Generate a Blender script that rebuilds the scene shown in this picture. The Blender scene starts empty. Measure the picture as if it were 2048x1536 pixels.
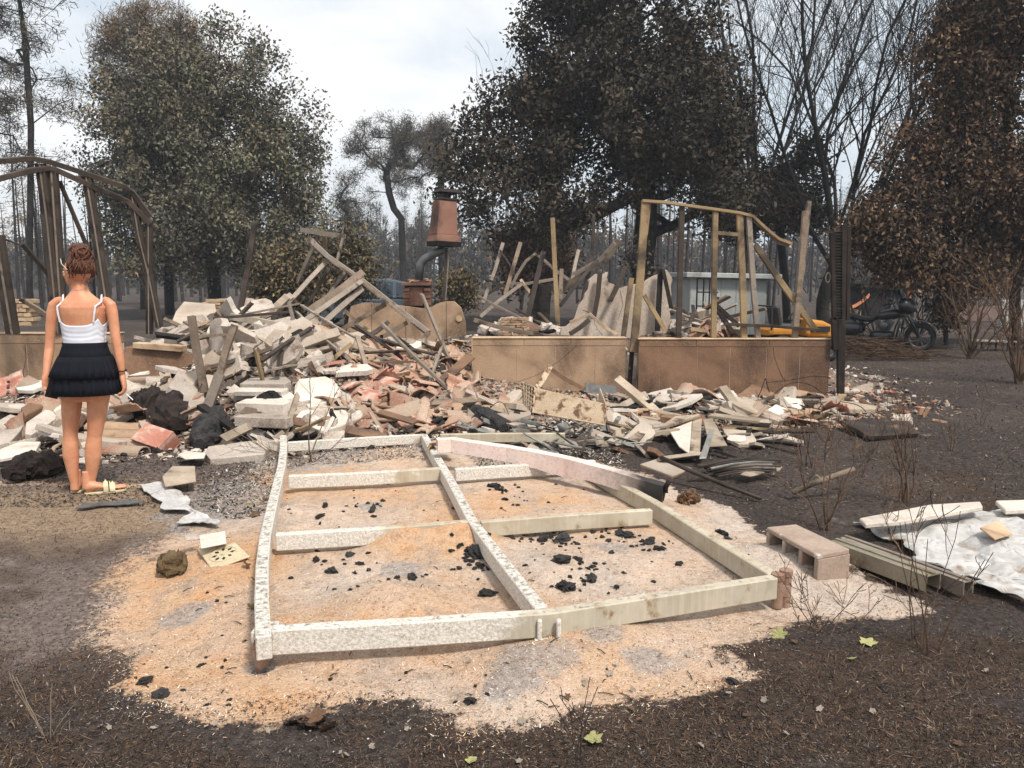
import bpy, bmesh, math, random
import numpy as np
from mathutils import Vector, Matrix, Euler, noise as mnoise
random.seed(7); RNG = np.random.default_rng(7)
R = math.radians
scene = bpy.context.scene
COL = scene.collection
# ------------------------------------------------------------------ camera
CAM_H, PITCH, FPX = 1.5, R(7.7), 1577.0
cam = bpy.data.objects.new('camera', bpy.data.cameras.new('camera')); COL.objects.link(cam)
cam.location = (0, 0, CAM_H); cam.rotation_euler = (R(90) - PITCH, 0, 0)
cam.data.sensor_width = 36; cam.data.lens = 36 * FPX / 2048
cam.data.clip_start = 0.05; cam.data.clip_end = 2000
scene.camera = cam
# ------------------------------------------------------------------ sky, sun, exposure
SUN_EL, SUN_AZ = R(56), R(142)          # azimuth measured from +Y towards +X
world = bpy.data.worlds.new('World'); scene.world = world; world.use_nodes = True
wn, wl = world.node_tree.nodes, world.node_tree.links
wn.clear()
def wnode(t, **k):
    n = wn.new(t)
    for a, b in k.items(): setattr(n, a, b)
    return n
sky = wnode('ShaderNodeTexSky', sky_type='NISHITA', sun_disc=False)
sky.sun_elevation = SUN_EL; sky.sun_rotation = SUN_AZ; sky.dust_density = 3.0; sky.air_density = 1.2
tc = wnode('ShaderNodeTexCoord')
mp = wnode('ShaderNodeMapping'); mp.inputs['Scale'].default_value = (1.0, 1.0, 2.2); mp.inputs['Location'].default_value = (0.25, 0.1, 0.35)
wl.new(tc.outputs['Generated'], mp.inputs['Vector'])
nz = wnode('ShaderNodeTexNoise'); nz.inputs['Scale'].default_value = 2.3; nz.inputs['Detail'].default_value = 7; nz.inputs['Roughness'].default_value = .52; nz.inputs['Distortion'].default_value = .35
wl.new(mp.outputs[0], nz.inputs['Vector'])
rp = wnode('ShaderNodeValToRGB'); rp.color_ramp.interpolation = 'EASE'
rp.color_ramp.elements[0].position = .40; rp.color_ramp.elements[1].position = .60
wl.new(nz.outputs['Fac'], rp.inputs[0])
bg1 = wnode('ShaderNodeBackground'); bg1.inputs['Strength'].default_value = .11; wl.new(sky.outputs[0], bg1.inputs[0])
cm = wnode('ShaderNodeMix', data_type='RGBA'); cm.inputs[6].default_value = (.66, .735, .81, 1); cm.inputs[7].default_value = (.98, .98, .98, 1)
wl.new(rp.outputs[0], cm.inputs[0])
bg2 = wnode('ShaderNodeBackground'); bg2.inputs['Strength'].default_value = .72; wl.new(cm.outputs[2], bg2.inputs[0])
ms = wnode('ShaderNodeMixShader'); ms.inputs[0].default_value = .9
wl.new(bg1.outputs[0], ms.inputs[1]); wl.new(bg2.outputs[0], ms.inputs[2])
wo = wnode('ShaderNodeOutputWorld'); wl.new(ms.outputs[0], wo.inputs[0])
sun = bpy.data.objects.new('sun', bpy.data.lights.new('sun', 'SUN')); COL.objects.link(sun)
sun.data.energy = 2.7; sun.data.angle = R(9); sun.data.color = (1, .95, .88)
sd = Vector((math.sin(SUN_AZ) * math.cos(SUN_EL), math.cos(SUN_AZ) * math.cos(SUN_EL), math.sin(SUN_EL)))
sun.rotation_euler = sd.to_track_quat('Z', 'Y').to_euler(); sun.location = sd * 50
vs = scene.view_settings
vs.view_transform = 'Standard'; vs.look = 'None'; vs.exposure = 0.68; vs.gamma = 1; vs.use_curve_mapping = False
scene.render.engine = 'CYCLES'
scene.cycles.use_denoising = True
scene.cycles.max_bounces = 5; scene.cycles.diffuse_bounces = 2; scene.cycles.glossy_bounces = 2; scene.cycles.volume_bounces = 0
scene.cycles.transparent_max_bounces = 8; scene.cycles.sample_clamp_indirect = 5
# ------------------------------------------------------------------ measuring: photo pixel -> place in the world
def ray(px, py):
    d = Vector(((px - 1024) / FPX, (768 - py) / FPX, -1))
    return Vector((d.x, math.cos(PITCH) + d.y * math.sin(PITCH), -math.sin(PITCH) + d.y * math.cos(PITCH)))
def G(px, py, z=0.0):
    d = ray(px, py); t = (z - CAM_H) / d.z
    return Vector((d.x * t, d.y * t, z))
def AT(px, py, Y):
    d = ray(px, py); t = Y / d.y
    return Vector((d.x * t, Y, CAM_H + d.z * t))
# ------------------------------------------------------------------ noise in numpy
def vnoise(x, y, seed=0):
    x = np.asarray(x, float); y = np.asarray(y, float)
    xi = np.floor(x).astype(np.int64); yi = np.floor(y).astype(np.int64)
    fx = x - xi; fy = y - yi
    fx = fx * fx * (3 - 2 * fx); fy = fy * fy * (3 - 2 * fy)
    def h(a, b):
        n = (a * 374761393 + b * 668265263 + seed * 974711) & 0x7fffffff
        n = ((n ^ (n >> 13)) * 1274126177) & 0x7fffffff
        n = (n ^ (n >> 16)) & 0xffff
        return n / 65535.0
    return (h(xi, yi) * (1 - fx) + h(xi + 1, yi) * fx) * (1 - fy) + (h(xi, yi + 1) * (1 - fx) + h(xi + 1, yi + 1) * fx) * fy
def fbm(x, y, octv=4, seed=0):
    s = 0; a = .5; t = 0
    for i in range(octv):
        s = s + a * vnoise(x, y, seed + i * 17); t += a; a *= .55
        x = x * 2.03 + 3.1; y = y * 2.03 + 1.7
    return s / t
def sstep(a, b, x):
    t = np.clip((np.asarray(x, float) - a) / (b - a), 0, 1); return t * t * (3 - 2 * t)
# ------------------------------------------------------------------ meshes
class MB:
    def __init__(s): s.v = []; s.f = []; s.mi = []
    def add(s, verts, faces, mi=0):
        o = len(s.v); s.v.extend(tuple(v) for v in verts)
        s.f.extend(tuple(i + o for i in f) for f in faces); s.mi.extend([mi] * len(faces)); return s
    def box(s, c, size, M=None, mi=0, jit=0):
        c = Vector(c); vs_ = []
        for dz in (-.5, .5):
            for dx, dy in ((-.5, -.5), (.5, -.5), (.5, .5), (-.5, .5)):
                p = Vector((dx * size[0], dy * size[1], dz * size[2]))
                if jit: p += Vector((random.uniform(-jit, jit), random.uniform(-jit, jit), random.uniform(-jit, jit)))
                if M is not None: p = M @ p
                vs_.append(c + p)
        return s.add(vs_, [(3, 2, 1, 0), (4, 5, 6, 7), (0, 1, 5, 4), (1, 2, 6, 5), (2, 3, 7, 6), (3, 0, 4, 7)], mi)
    def beam(s, p0, p1, w, h, up=(0, 0, 1), mi=0, segs=1, bend=None):
        """rectangular bar from p0 to p1, w across, h along up"""
        p0 = Vector(p0); p1 = Vector(p1); d = (p1 - p0); L = d.length; d.normalize()
        up = Vector(up); sx = d.cross(up)
        if sx.length < 1e-4: sx = d.cross(Vector((1, 0, 0)))
        sx.normalize(); u = sx.cross(d).normalized()
        rings = []
        for i in range(segs + 1):
            c = p0.lerp(p1, i / segs)
            if bend: c = c + Vector(bend(i / segs))
            rings.append([c + sx * (a * w / 2) + u * (b * h / 2) for a, b in ((-1, -1), (1, -1), (1, 1), (-1, 1))])
        return s.loft(rings, mi=mi)
    def bar(s, pts, w, h, up=(0, 0, 1), mi=0):
        """rectangular bar along a polyline"""
        pts = [Vector(p) for p in pts]; rings = []
        up = Vector(up)
        for i, p in enumerate(pts):
            d = (pts[min(i + 1, len(pts) - 1)] - pts[max(i - 1, 0)]).normalized()
            sx = d.cross(up)
            if sx.length < 1e-3: sx = d.cross(Vector((0, 1, 0)))
            sx.normalize(); u = sx.cross(d).normalized()
            rings.append([p + sx * (a * w / 2) + u * (b * h / 2) for a, b in ((-1, -1), (1, -1), (1, 1), (-1, 1))])
        return s.loft(rings, mi=mi)
    def loft(s, rings, cap=True, closed=True, mi=0):
        n = len(rings[0]); vs_ = [p for r in rings for p in r]; fs = []
        for i in range(len(rings) - 1):
            for j in range(n if closed else n - 1):
                k = (j + 1) % n
                fs.append((i * n + j, i * n + k, (i + 1) * n + k, (i + 1) * n + j))
        if cap and closed:
            fs.append(tuple(reversed(range(n)))); fs.append(tuple(range((len(rings) - 1) * n, len(rings) * n)))
        return s.add(vs_, fs, mi)
    def tube(s, pts, rad, n=6, cap=True, mi=0):
        pts = [Vector(p) for p in pts]; rings = []
        if not hasattr(rad, '__len__'): rad = [rad] * len(pts)
        ref = None
        for i, p in enumerate(pts):
            d = (pts[min(i + 1, len(pts) - 1)] - pts[max(i - 1, 0)])
            if d.length < 1e-7: d = Vector((0, 0, 1))
            d.normalize()
            if ref is None:
                ref = d.orthogonal().normalized()
            else:
                ref = (ref - d * ref.dot(d))
                ref = ref.normalized() if ref.length > 1e-5 else d.orthogonal().normalized()
            b = d.cross(ref)
            rings.append([p + (ref * math.cos(2 * math.pi * j / n) + b * math.sin(2 * math.pi * j / n)) * rad[i] for j in range(n)])
        return s.loft(rings, cap=cap, mi=mi)
    def prism(s, poly, M, h, mi=0):
        """2D polygon extruded by h (local z centred), placed with matrix M"""
        n = len(poly); vs_ = [M @ Vector((x, y, -h / 2)) for x, y in poly] + [M @ Vector((x, y, h / 2)) for x, y in poly]
        fs = [tuple(reversed(range(n))), tuple(range(n, 2 * n))] + [(j, (j + 1) % n, n + (j + 1) % n, n + j) for j in range(n)]
        return s.add(vs_, fs, mi)
    def lathe(s, prof, c=(0, 0, 0), n=16, M=None, mi=0):
        c = Vector(c); rings = []
        for r, z in prof:
            ring = []
            for j in range(n):
                p = Vector((r * math.cos(2 * math.pi * j / n), r * math.sin(2 * math.pi * j / n), z))
                ring.append(c + (M @ p if M is not None else p))
            rings.append(ring)
        return s.loft(rings, mi=mi)
    def grid(s, P, mi=0):
        """P: 2D list of points"""
        a, b = len(P), len(P[0]); vs_ = [p for r in P for p in r]
        return s.add(vs_, [(i * b + j, i * b + j + 1, (i + 1) * b + j + 1, (i + 1) * b + j) for i in range(a - 1) for j in range(b - 1)], mi)
    def mesh(s, name, mats, smooth=False, bevel=0, origin=(0, 0, 0)):
        me = bpy.data.meshes.new(name); ox, oy, oz = origin
        me.from_pydata([(x - ox, y - oy, z - oz) for x, y, z in s.v], [], s.f)
        for m in (mats if isinstance(mats, (list, tuple)) else [mats]): me.materials.append(m)
        if any(s.mi): me.polygons.foreach_set('material_index', s.mi)
        if bevel:
            bm = bmesh.new(); bm.from_mesh(me)
            bmesh.ops.bevel(bm, geom=[e for e in bm.edges if len(e.link_faces) == 2 and e.calc_face_angle(0) > .6], offset=bevel, segments=1, affect='EDGES', profile=.6)
            bm.to_mesh(me); bm.free()
        if smooth: me.polygons.foreach_set('use_smooth', [True] * len(me.polygons))
        me.update(); return me
    def build(s, name, mats, parent=None, smooth=False, bevel=0, origin=None):
        if parent is not None: o0 = tuple(parent_world(parent))
        elif origin is not None: o0 = tuple(origin)
        else:
            a = np.array(s.v); lo = a.min(0); hi = a.max(0); o0 = ((lo[0] + hi[0]) / 2, (lo[1] + hi[1]) / 2, lo[2])
        ob = bpy.data.objects.new(name, s.mesh(name, mats, smooth, bevel, o0)); COL.objects.link(ob)
        if parent is not None: ob.parent = parent
        else: ob.location = o0
        return ob
def parent_world(p):
    v = Vector((0, 0, 0))
    while p is not None: v += p.location; p = p.parent
    return v
def tag(o, label=None, cat=None, group=None, kind=None):
    if label: o['label'] = label
    if cat: o['category'] = cat
    if group: o['group'] = group
    if kind or cat: o['kind'] = kind or 'thing'
    return o
def thing(name, label, cat, loc=(0, 0, 0), group=None):
    o = bpy.data.objects.new(name, None); COL.objects.link(o); o.location = loc; o.empty_display_size = .1
    return tag(o, label, cat, group)
def copy_tree(o, parent=None):
    c = o.copy(); COL.objects.link(c); c.parent = parent
    for ch in o.children: copy_tree(ch, c)
    return c
# ------------------------------------------------------------------ materials
def srgb(r, g, b):
    f = lambda c: (c / 255 / 12.92) if c / 255 <= .04045 else ((c / 255 + .055) / 1.055) ** 2.4
    return (f(r), f(g), f(b), 1)
class NT:
    def __init__(s, name):
        s.m = bpy.data.materials.new(name); s.m.use_nodes = True
        s.n = s.m.node_tree.nodes; s.l = s.m.node_tree.links
        s.b = s.n['Principled BSDF']; s.out = s.n['Material Output']
    def node(s, t, **k):
        n = s.n.new(t)
        for a, b in k.items(): setattr(n, a, b)
        return n
    def link(s, a, b): s.l.new(a, b)
    def noise(s, vec, scale, detail=4, rough=.55, dist=0):
        n = s.node('ShaderNodeTexNoise'); n.inputs['Scale'].default_value = scale; n.inputs['Detail'].default_value = detail
        n.inputs['Roughness'].default_value = rough; n.inputs['Distortion'].default_value = dist
        if vec is not None: s.link(vec, n.inputs['Vector'])
        return n.outputs['Fac']
    def ramp(s, fac, a, b, ca=(0, 0, 0, 1), cb=(1, 1, 1, 1)):
        n = s.node('ShaderNodeValToRGB'); e = n.color_ramp.elements
        e[0].position = a; e[1].position = b; e[0].color = ca; e[1].color = cb
        s.link(fac, n.inputs[0]); return n.outputs[0]
    def mix(s, fac, a, b, mode='MIX'):
        n = s.node('ShaderNodeMix', data_type='RGBA', blend_type=mode)
        for v, i in ((fac, 0), (a, 6), (b, 7)):
            if hasattr(v, 'is_linked') or hasattr(v, 'links'): s.link(v, n.inputs[i])
            else: n.inputs[i].default_value = v
        return n.outputs[2]
    def math(s, op, a, b=0.0):
        n = s.node('ShaderNodeMath', operation=op)
        for v, i in ((a, 0), (b, 1)):
            if hasattr(v, 'links'): s.link(v, n.inputs[i])
            else: n.inputs[i].default_value = v
        return n.outputs[0]
    def coord(s, rnd=True):
        t = s.node('ShaderNodeTexCoord')
        if not rnd: return t.outputs['Object']
        o = s.node('ShaderNodeObjectInfo'); a = s.node('ShaderNodeVectorMath', operation='MULTIPLY_ADD')
        c = s.node('ShaderNodeCombineXYZ')
        for i in range(3): s.link(o.outputs['Random'], c.inputs[i])
        s.link(c.outputs[0], a.inputs[0]); a.inputs[1].default_value = (37, 91, 53); s.link(t.outputs['Object'], a.inputs[2])
        s.rnd = o.outputs['Random']
        return a.outputs[0]
    def bump(s, h, strength=.3, dist=.01):
        n = s.node('ShaderNodeBump'); n.inputs['Strength'].default_value = strength; n.inputs['Distance'].default_value = dist
        s.link(h, n.inputs['Height']); s.link(n.outputs[0], s.b.inputs['Normal'])
def weathered(name, c1, c2, scale=4, c3=None, thr=(.58, .68), scale3=3, rough=.9, bump=.35, bscale=40, bdist=.01, metal=0, rand=.25, fine=None, spec=.3, shift=True):
    """two tones blended by noise, a third (soot, rust, ash) in patches, fine bump; every copy shifted and toned by its own random"""
    t = NT(name); v = t.coord(shift)
    col = t.mix(t.ramp(t.noise(v, scale, 5), .32, .68), c1, c2)
    f = t.noise(v, bscale, 5, .65)
    col = t.mix(t.ramp(f, .3, .75), t.mix(1.0, col, (.72, .72, .72, 1), 'MULTIPLY'), col)
    if c3: col = t.mix(t.ramp(t.noise(v, scale3, 6, .6, .4), *thr), col, c3)
    if fine: col = t.mix(t.ramp(t.noise(v, bscale * 2.2, 3, .6), .60, .68), col, fine)
    if rand:
        h = t.node('ShaderNodeHueSaturation'); h.inputs['Saturation'].default_value = 1.0
        t.link(t.math('MULTIPLY_ADD', t.rnd, 2 * rand), h.inputs['Value']); h.inputs['Value'].links[0].from_node.inputs[2].default_value = 1 - rand
        t.link(col, h.inputs['Color']); col = h.outputs[0]
    t.link(col, t.b.inputs['Base Color'])
    t.b.inputs['Roughness'].default_value = rough; t.b.inputs['Metallic'].default_value = metal; t.b.inputs['Specular IOR Level'].default_value = spec
    t.bump(f, bump, bdist)
    return t.m
M = {}
# ================================================================== the ground
SAND_PX = [(205, 1250), (235, 1180), (255, 1130), (330, 1085), (410, 1045), (470, 985), (520, 925), (560, 895), (900, 880), (1250, 935), (1350, 975),
           (1420, 1000), (1490, 1035), (1560, 1085), (1700, 1135), (1835, 1212), (1690, 1235), (1560, 1265), (1455, 1330), (1500, 1372), (1340, 1418),
           (1190, 1452), (920, 1478), (850, 1420), (780, 1400), (560, 1412), (440, 1462), (330, 1448), (225, 1400), (250, 1340), (190, 1300)]
SAND = [G(x, y) for x, y in SAND_PX]
def poly_sdf(x, y, P):
    """signed distance to a polygon, negative inside"""
    x = np.asarray(x, float); y = np.asarray(y, float); d = np.full(x.shape, 1e9); ins = np.zeros(x.shape, bool)
    n = len(P)
    for i in range(n):
        ax, ay = P[i][0], P[i][1]; bx, by = P[(i + 1) % n][0], P[(i + 1) % n][1]
        ex, ey = bx - ax, by - ay; t = np.clip(((x - ax) * ex + (y - ay) * ey) / (ex * ex + ey * ey + 1e-12), 0, 1)
        d = np.minimum(d, np.hypot(x - ax - t * ex, y - ay - t * ey))
        c = ((ay > y) != (by > y)) & (x < (bx - ax) * (y - ay) / (by - ay + 1e-12) + ax)
        ins ^= c
    return np.where(ins, -d, d)
MOUNDS = [(800, 1108, .10, .165), (925, 1104, .095, .17), (870, 1120, .03, .3), (790, 1235, .085, .24), (1100, 1372, .06, .2), (1040, 1395, .03, .15), (1600, 1125, .09, .24), (1230, 1145, .03, .3),
          (600, 1045, .05, .22), (1090, 1160, .05, .2), (700, 1290, .04, .35), (250, 1480, .05, .5), (1600, 1400, .05, .6), (1210, 1300, .03, .25)]
MW = [(G(a, b).x, G(a, b).y, c, r) for a, b, c, r in MOUNDS]
def ground_h(x, y):
    x = np.asarray(x, float); y = np.asarray(y, float)
    h = .035 * (fbm(x * .9, y * .9, 3, 5) - .5) + .022 * (fbm(x * 5, y * 5, 3, 9) - .5)
    far = sstep(9, 30, np.hypot(x, y))
    h = h + far * .35 * (fbm(x * .12, y * .12, 3, 21) - .5)
    h = h + .05 * sstep(-.12, -.55, poly_sdf(x, y, SAND))
    for mx, my, a, r in MW: h = h + a * np.exp(-((x - mx) ** 2 + (y - my) ** 2) / (r * r))
    return h
HEAP = [(-4.8, 10.6, 1.2, .7, .40), (-2.8, 9.3, 1.15, 1.3, .74), (-3.3, 10.9, 1.3, 1.0, .62), (-1.2, 10.6, 1.5, 1.6, .42), (-5.2, 8.5, 1.7, .8, .36), (1.2, 12.0, 2.6, 1.2, .52), (-.5, 13.5, 2.0, 1.6, .42),
        (1.0, 9.0, 1.5, .55, .14), (3.1, 9.1, 1.6, .5, .10), (1.9, 8.2, .9, .5, .16), (-1.2, 8.2, 1.4, .7, .16), (-6.5, 11, 2, 1.5, .25), (3.0, 11.6, 1.4, 1.0, .50), (-2.5, 7.4, 1.0, .6, .10)]
def heap_h(x, y):
    x = np.asarray(x, float); y = np.asarray(y, float); h = -.05
    for cx, cy, sx, sy, a in HEAP: h = h + a * np.exp(-((x - cx) / sx) ** 2 - ((y - cy) / sy) ** 2)
    return h + .12 * (fbm(x * 1.7, y * 1.7, 3, 31) - .5) * sstep(-.05, .3, h)
SX0, SY0, SD = -14.0, 1.0, .05
_sx, _sy = np.meshgrid(np.arange(SX0, 14.01, SD), np.arange(SY0, 24.01, SD))
_SG = np.maximum(ground_h(_sx, _sy), heap_h(_sx, _sy)).tolist()
def surf(x, y):
    u = min(max((x - SX0) / SD, 0), len(_SG[0]) - 2.001); v = min(max((y - SY0) / SD, 0), len(_SG) - 2.001)
    i = int(v); j = int(u); a = v - i; b = u - j; r0 = _SG[i]; r1 = _SG[i + 1]
    return (r0[j] * (1 - b) + r0[j + 1] * b) * (1 - a) + (r1[j] * (1 - b) + r1[j + 1] * b) * a
def axis(lo, hi, d, out_lo, out_hi, gr=1.16):
    a = list(np.arange(lo, hi, d)); s = d; t = a[-1]; up = []
    while t < out_hi: s *= gr; t += s; up.append(t)
    s = d; t = lo; dn = []
    while t > out_lo: s *= gr; t -= s; dn.append(t)
    return np.array(dn[::-1] + a + up)
def nonuni(lo, hi, d0, d1):
    a = [lo]
    while a[-1] < hi: a.append(a[-1] + d0 + (d1 - d0) * (a[-1] - lo) / (hi - lo))
    return a
gx = axis(-4.6, 4.6, .026, -420, 420)
ya = nonuni(1.9, 9.0, .018, .05); yb = []; s_ = .05; t_ = ya[-1]
while t_ < 700: s_ *= 1.09; t_ += s_; yb.append(t_)
yc = []; s_ = .05; t_ = 1.9
while t_ > -120: s_ *= 1.25; t_ -= s_; yc.append(t_)
gy = np.array(yc[::-1] + ya + yb)
X, Y = np.meshgrid(gx, gy); Z = ground_h(X, Y)
near = (np.abs(X) < 8) & (Y < 12) & (Y > 0)
sd_ = poly_sdf(X, Y, SAND)
edge = sd_ + .36 * (fbm(X * 3.2, Y * 3.2, 4, 41) - .5) * 1.0 + .16 * (fbm(X * 22, Y * 22, 2, 43) - .5)
soft = .10 + .34 * sstep(-.6, -1.4, X) * sstep(2.6, 3.6, Y)
sandm = 1 - sstep(-soft, soft, edge)
_ys = G(150, 968).y
strip = np.exp(-((Y - _ys - .05 * np.sin(X * 3)) / .10) ** 2) * sstep(-1.9, -2.3, X) * sstep(-6, -4.6, X); sandm = np.maximum(sandm, strip * (.45 + .5 * fbm(X * 6, Y * 6, 3, 47)))
foot = np.exp(-((X + 2.6) / 2.2) ** 2 - ((Y - 5.0) / .75) ** 2)          # trodden tan strip at the woman's feet
warm = np.clip(.46 + 2.6 * (fbm(X * 1.3 + 3, Y * 1.3, 4, 51) - .5) + .12 * sstep(.6, -1.2, X) - .35 * sstep(.6, 1.8, X), 0, 1)
for mx, my, a, r in MW[:4]: warm = np.clip(warm + (1.1 if my > 3.6 else -.35) * np.exp(-((X - mx) ** 2 + (Y - my) ** 2) / (r * r)), 0, 1)
ASH = [(370, 1240, .16, 1.), (1215, 1295, .13, 1.), (1305, 1345, .13, .9), (1060, 1350, .22, .8), (1020, 1395, .14, 1.), (1120, 1340, .12, .6), (1215, 1120, .14, .8), (810, 1165, .16, .9), (700, 1130, .15, .5), (745, 1028, .12, .9),
       (560, 1030, .2, .6), (930, 960, .35, .6), (430, 1030, .5, .8), (470, 985, .5, .9), (620, 920, .7, 1.), (900, 900, .6, .8), (1050, 1010, .25, .5), (640, 1010, .3, .4), (520, 1345, .1, .9), (1150, 960, .35, .8), (1330, 1345, .12, .6), (680, 1205, .1, .5), (850, 1190, .1, .4)]
ash = np.zeros_like(X)
for a, b, r, s in ASH:
    p = G(a, b); dd = np.hypot(X - p.x, (Y - p.y)) / r
    ash = np.maximum(ash, s * (1 - sstep(.35, 1.1, dd + .9 * (fbm(X * 9, Y * 9, 3, 61) - .5))))
brown = sstep(.50, .62, fbm(X * 2.1, Y * 2.1, 4, 71) + .10 * sstep(2.9, 2.2, Y) * 1.0 + .06 * sstep(1.0, 2.2, X) - .25 * sstep(4, 7, Y))
grey = np.clip(sstep(-.9, -1.9, X) * sstep(2.5, 3.1, Y) * sstep(8, 5, Y), 0, 1)
ny, nx = X.shape
me = bpy.data.meshes.new('ground')
idx = np.arange(nx * ny).reshape(ny, nx)
quads = np.stack([idx[:-1, :-1], idx[:-1, 1:], idx[1:, 1:], idx[1:, :-1]], -1).reshape(-1, 4)
me.vertices.add(nx * ny); me.vertices.foreach_set('co', np.stack([X, Y, Z], -1).ravel())
me.loops.add(quads.size); me.loops.foreach_set('vertex_index', quads.ravel().astype(np.int32))
me.polygons.add(len(quads)); me.polygons.foreach_set('loop_start', np.arange(0, quads.size, 4, dtype=np.int32)); me.polygons.foreach_set('loop_total', np.full(len(quads), 4, np.int32))
me.update(calc_edges=True)
me.polygons.foreach_set('use_smooth', np.ones(len(quads), bool))
def vattr(m, name, *ch):
    a = m.color_attributes.new(name, 'FLOAT_COLOR', 'POINT'); n = ch[0].size
    d = np.ones((n, 4), np.float32)
    for i, c in enumerate(ch): d[:, i] = np.asarray(c).ravel()
    a.data.foreach_set('color', d.ravel())
vattr(me, 'soil', sandm, warm, ash); vattr(me, 'soil2', brown, grey, foot * (1 - sandm))
ground = bpy.data.objects.new('ground', me); COL.objects.link(ground); tag(ground, 'burnt dark ground with a patch of pale baked sand', kind='structure')
def ground_material():
    t = NT('burnt_soil_and_sand'); v = t.coord(False)
    def att(nm):
        a = t.node('ShaderNodeAttribute'); a.attribute_name = nm; s = t.node('ShaderNodeSeparateColor'); t.link(a.outputs['Color'], s.inputs[0]); return s.outputs
    a, b = att('soil'), att('soil2')
    n1 = t.noise(v, 38, 6, .7); n2 = t.noise(v, 120, 4, .7); n3 = t.noise(v, 6, 5, .6); n4 = t.noise(v, 260, 2, .6)
    # charred soil
    char = t.mix(t.ramp(n1, .35, .7), srgb(44, 38, 36), srgb(88, 78, 72))
    greyc = t.mix(t.ramp(n1, .3, .72), srgb(86, 76, 72), srgb(146, 130, 120))
    char = t.mix(b[1], char, greyc)
    big = t.noise(v, .55, 6, .62); char = t.mix(t.math('MULTIPLY', t.ramp(big, .46, .66), .4), char, t.mix(t.ramp(n1, .3, .7), srgb(72, 62, 56), srgb(122, 108, 98)))
    char = t.mix(t.math('MULTIPLY', t.ramp(t.noise(v, 2.6, 6, .7), .60, .72), .6), char, srgb(140, 128, 118))
    brn = t.mix(t.ramp(n2, .35, .7), srgb(50, 38, 31), srgb(104, 80, 62))
    char = t.mix(t.math('MULTIPLY', b[0], t.ramp(n1, .38, .62)), char, brn)
    tan = t.mix(t.ramp(n1, .3, .7), srgb(112, 94, 78), srgb(176, 152, 126))
    char = t.mix(t.ramp(t.math('ADD', t.math('MULTIPLY', b[2], 1.1), t.math('MULTIPLY', t.math('SUBTRACT', n3, .5), .9)), .25, .8), char, tan)
    char = t.mix(t.math('MULTIPLY', t.ramp(n4, .66, .72), .55), char, srgb(150, 140, 132))
    # baked sand
    s1 = t.mix(a[1], srgb(212, 196, 182), srgb(216, 180, 146))
    s1 = t.mix(t.ramp(n3, .45, .75), s1, t.mix(a[1], srgb(228, 216, 204), srgb(220, 168, 124)))
    s1 = t.mix(t.math('MULTIPLY', t.ramp(t.noise(v, 3.5, 7, .72), .50, .66), .7), s1, t.mix(t.ramp(n1, .3, .7), srgb(150, 134, 122), srgb(196, 184, 174)))
    s1 = t.mix(t.ramp(t.noise(v, 17, 6, .75), .34, .5), t.mix(1.0, s1, (.74, .68, .62, 1), 'MULTIPLY'), s1)
    s1 = t.mix(t.ramp(n2, .25, .6), t.mix(1.0, s1, (.66, .60, .55, 1), 'MULTIPLY'), s1)
    s1 = t.mix(t.math('MULTIPLY', t.ramp(n4, .66, .74), .4), s1, srgb(120, 98, 82))
    ashc = t.mix(t.ramp(t.noise(v, 30, 7, .8), .30, .68), srgb(74, 70, 70), srgb(200, 192, 186))
    # soft ragged boundary: sand dusted with char
    e = t.math('ADD', a[0], t.math('MULTIPLY', t.math('SUBTRACT', n1, .5), 1.1))
    col = t.mix(t.ramp(e, .38, .66), char, s1)
    ea = t.math('MULTIPLY', t.ramp(t.math('ADD', a[2], t.math('MULTIPLY', t.math('SUBTRACT', n1, .5), 1.0)), .35, .75), .85)
    col = t.mix(t.math('MULTIPLY', ea, .85), col, ashc)
    t.link(col, t.b.inputs['Base Color']); t.b.inputs['Roughness'].default_value = .97; t.b.inputs['Specular IOR Level'].default_value = .15
    h = t.math('ADD', t.math('ADD', t.math('MULTIPLY', n1, .8), t.math('MULTIPLY', n2, .45)), t.math('MULTIPLY', t.noise(v, 13, 5, .6), 1.2)); t.bump(h, .85, .03)
    return t.m
me.materials.append(ground_material())
# heap of ash and crushed stuff the wreckage lies on
hx = np.arange(-9.5, 6.2, .06); hy = np.arange(6.2, 17.5, .06); HX, HY = np.meshgrid(hx, hy)
HZ = np.maximum(heap_h(HX, HY), -.06) + .035 * (fbm(HX * 9, HY * 9, 3, 77) - .5)
def grid_mesh(name, X, Y, Z, mat, smooth=True):
    ny, nx = X.shape; m = bpy.data.meshes.new(name); idx = np.arange(nx * ny).reshape(ny, nx)
    q = np.stack([idx[:-1, :-1], idx[:-1, 1:], idx[1:, 1:], idx[1:, :-1]], -1).reshape(-1, 4)
    zf = Z.ravel(); q = q[(zf[q] > -.055).any(1)]
    m.from_pydata(np.stack([X, Y, Z], -1).reshape(-1, 3).tolist(), [], q.tolist()); m.materials.append(mat)
    m.polygons.foreach_set('use_smooth', [smooth] * len(m.polygons)); return m
M['ashbed'] = weathered('ash_and_crushed_rubble', srgb(84, 72, 64), srgb(140, 120, 104), 2.5, srgb(46, 40, 38), (.50, .62), 1.8, .97, .9, 60, .02, 0, 0, srgb(176, 164, 152))
hp = bpy.data.objects.new('ash_bed', grid_mesh('ash_bed', HX, HY, HZ, M['ashbed'])); COL.objects.link(hp)
tag(hp, 'grey brown ash and crushed rubble under the wreckage', 'rubble', kind='stuff')
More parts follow.
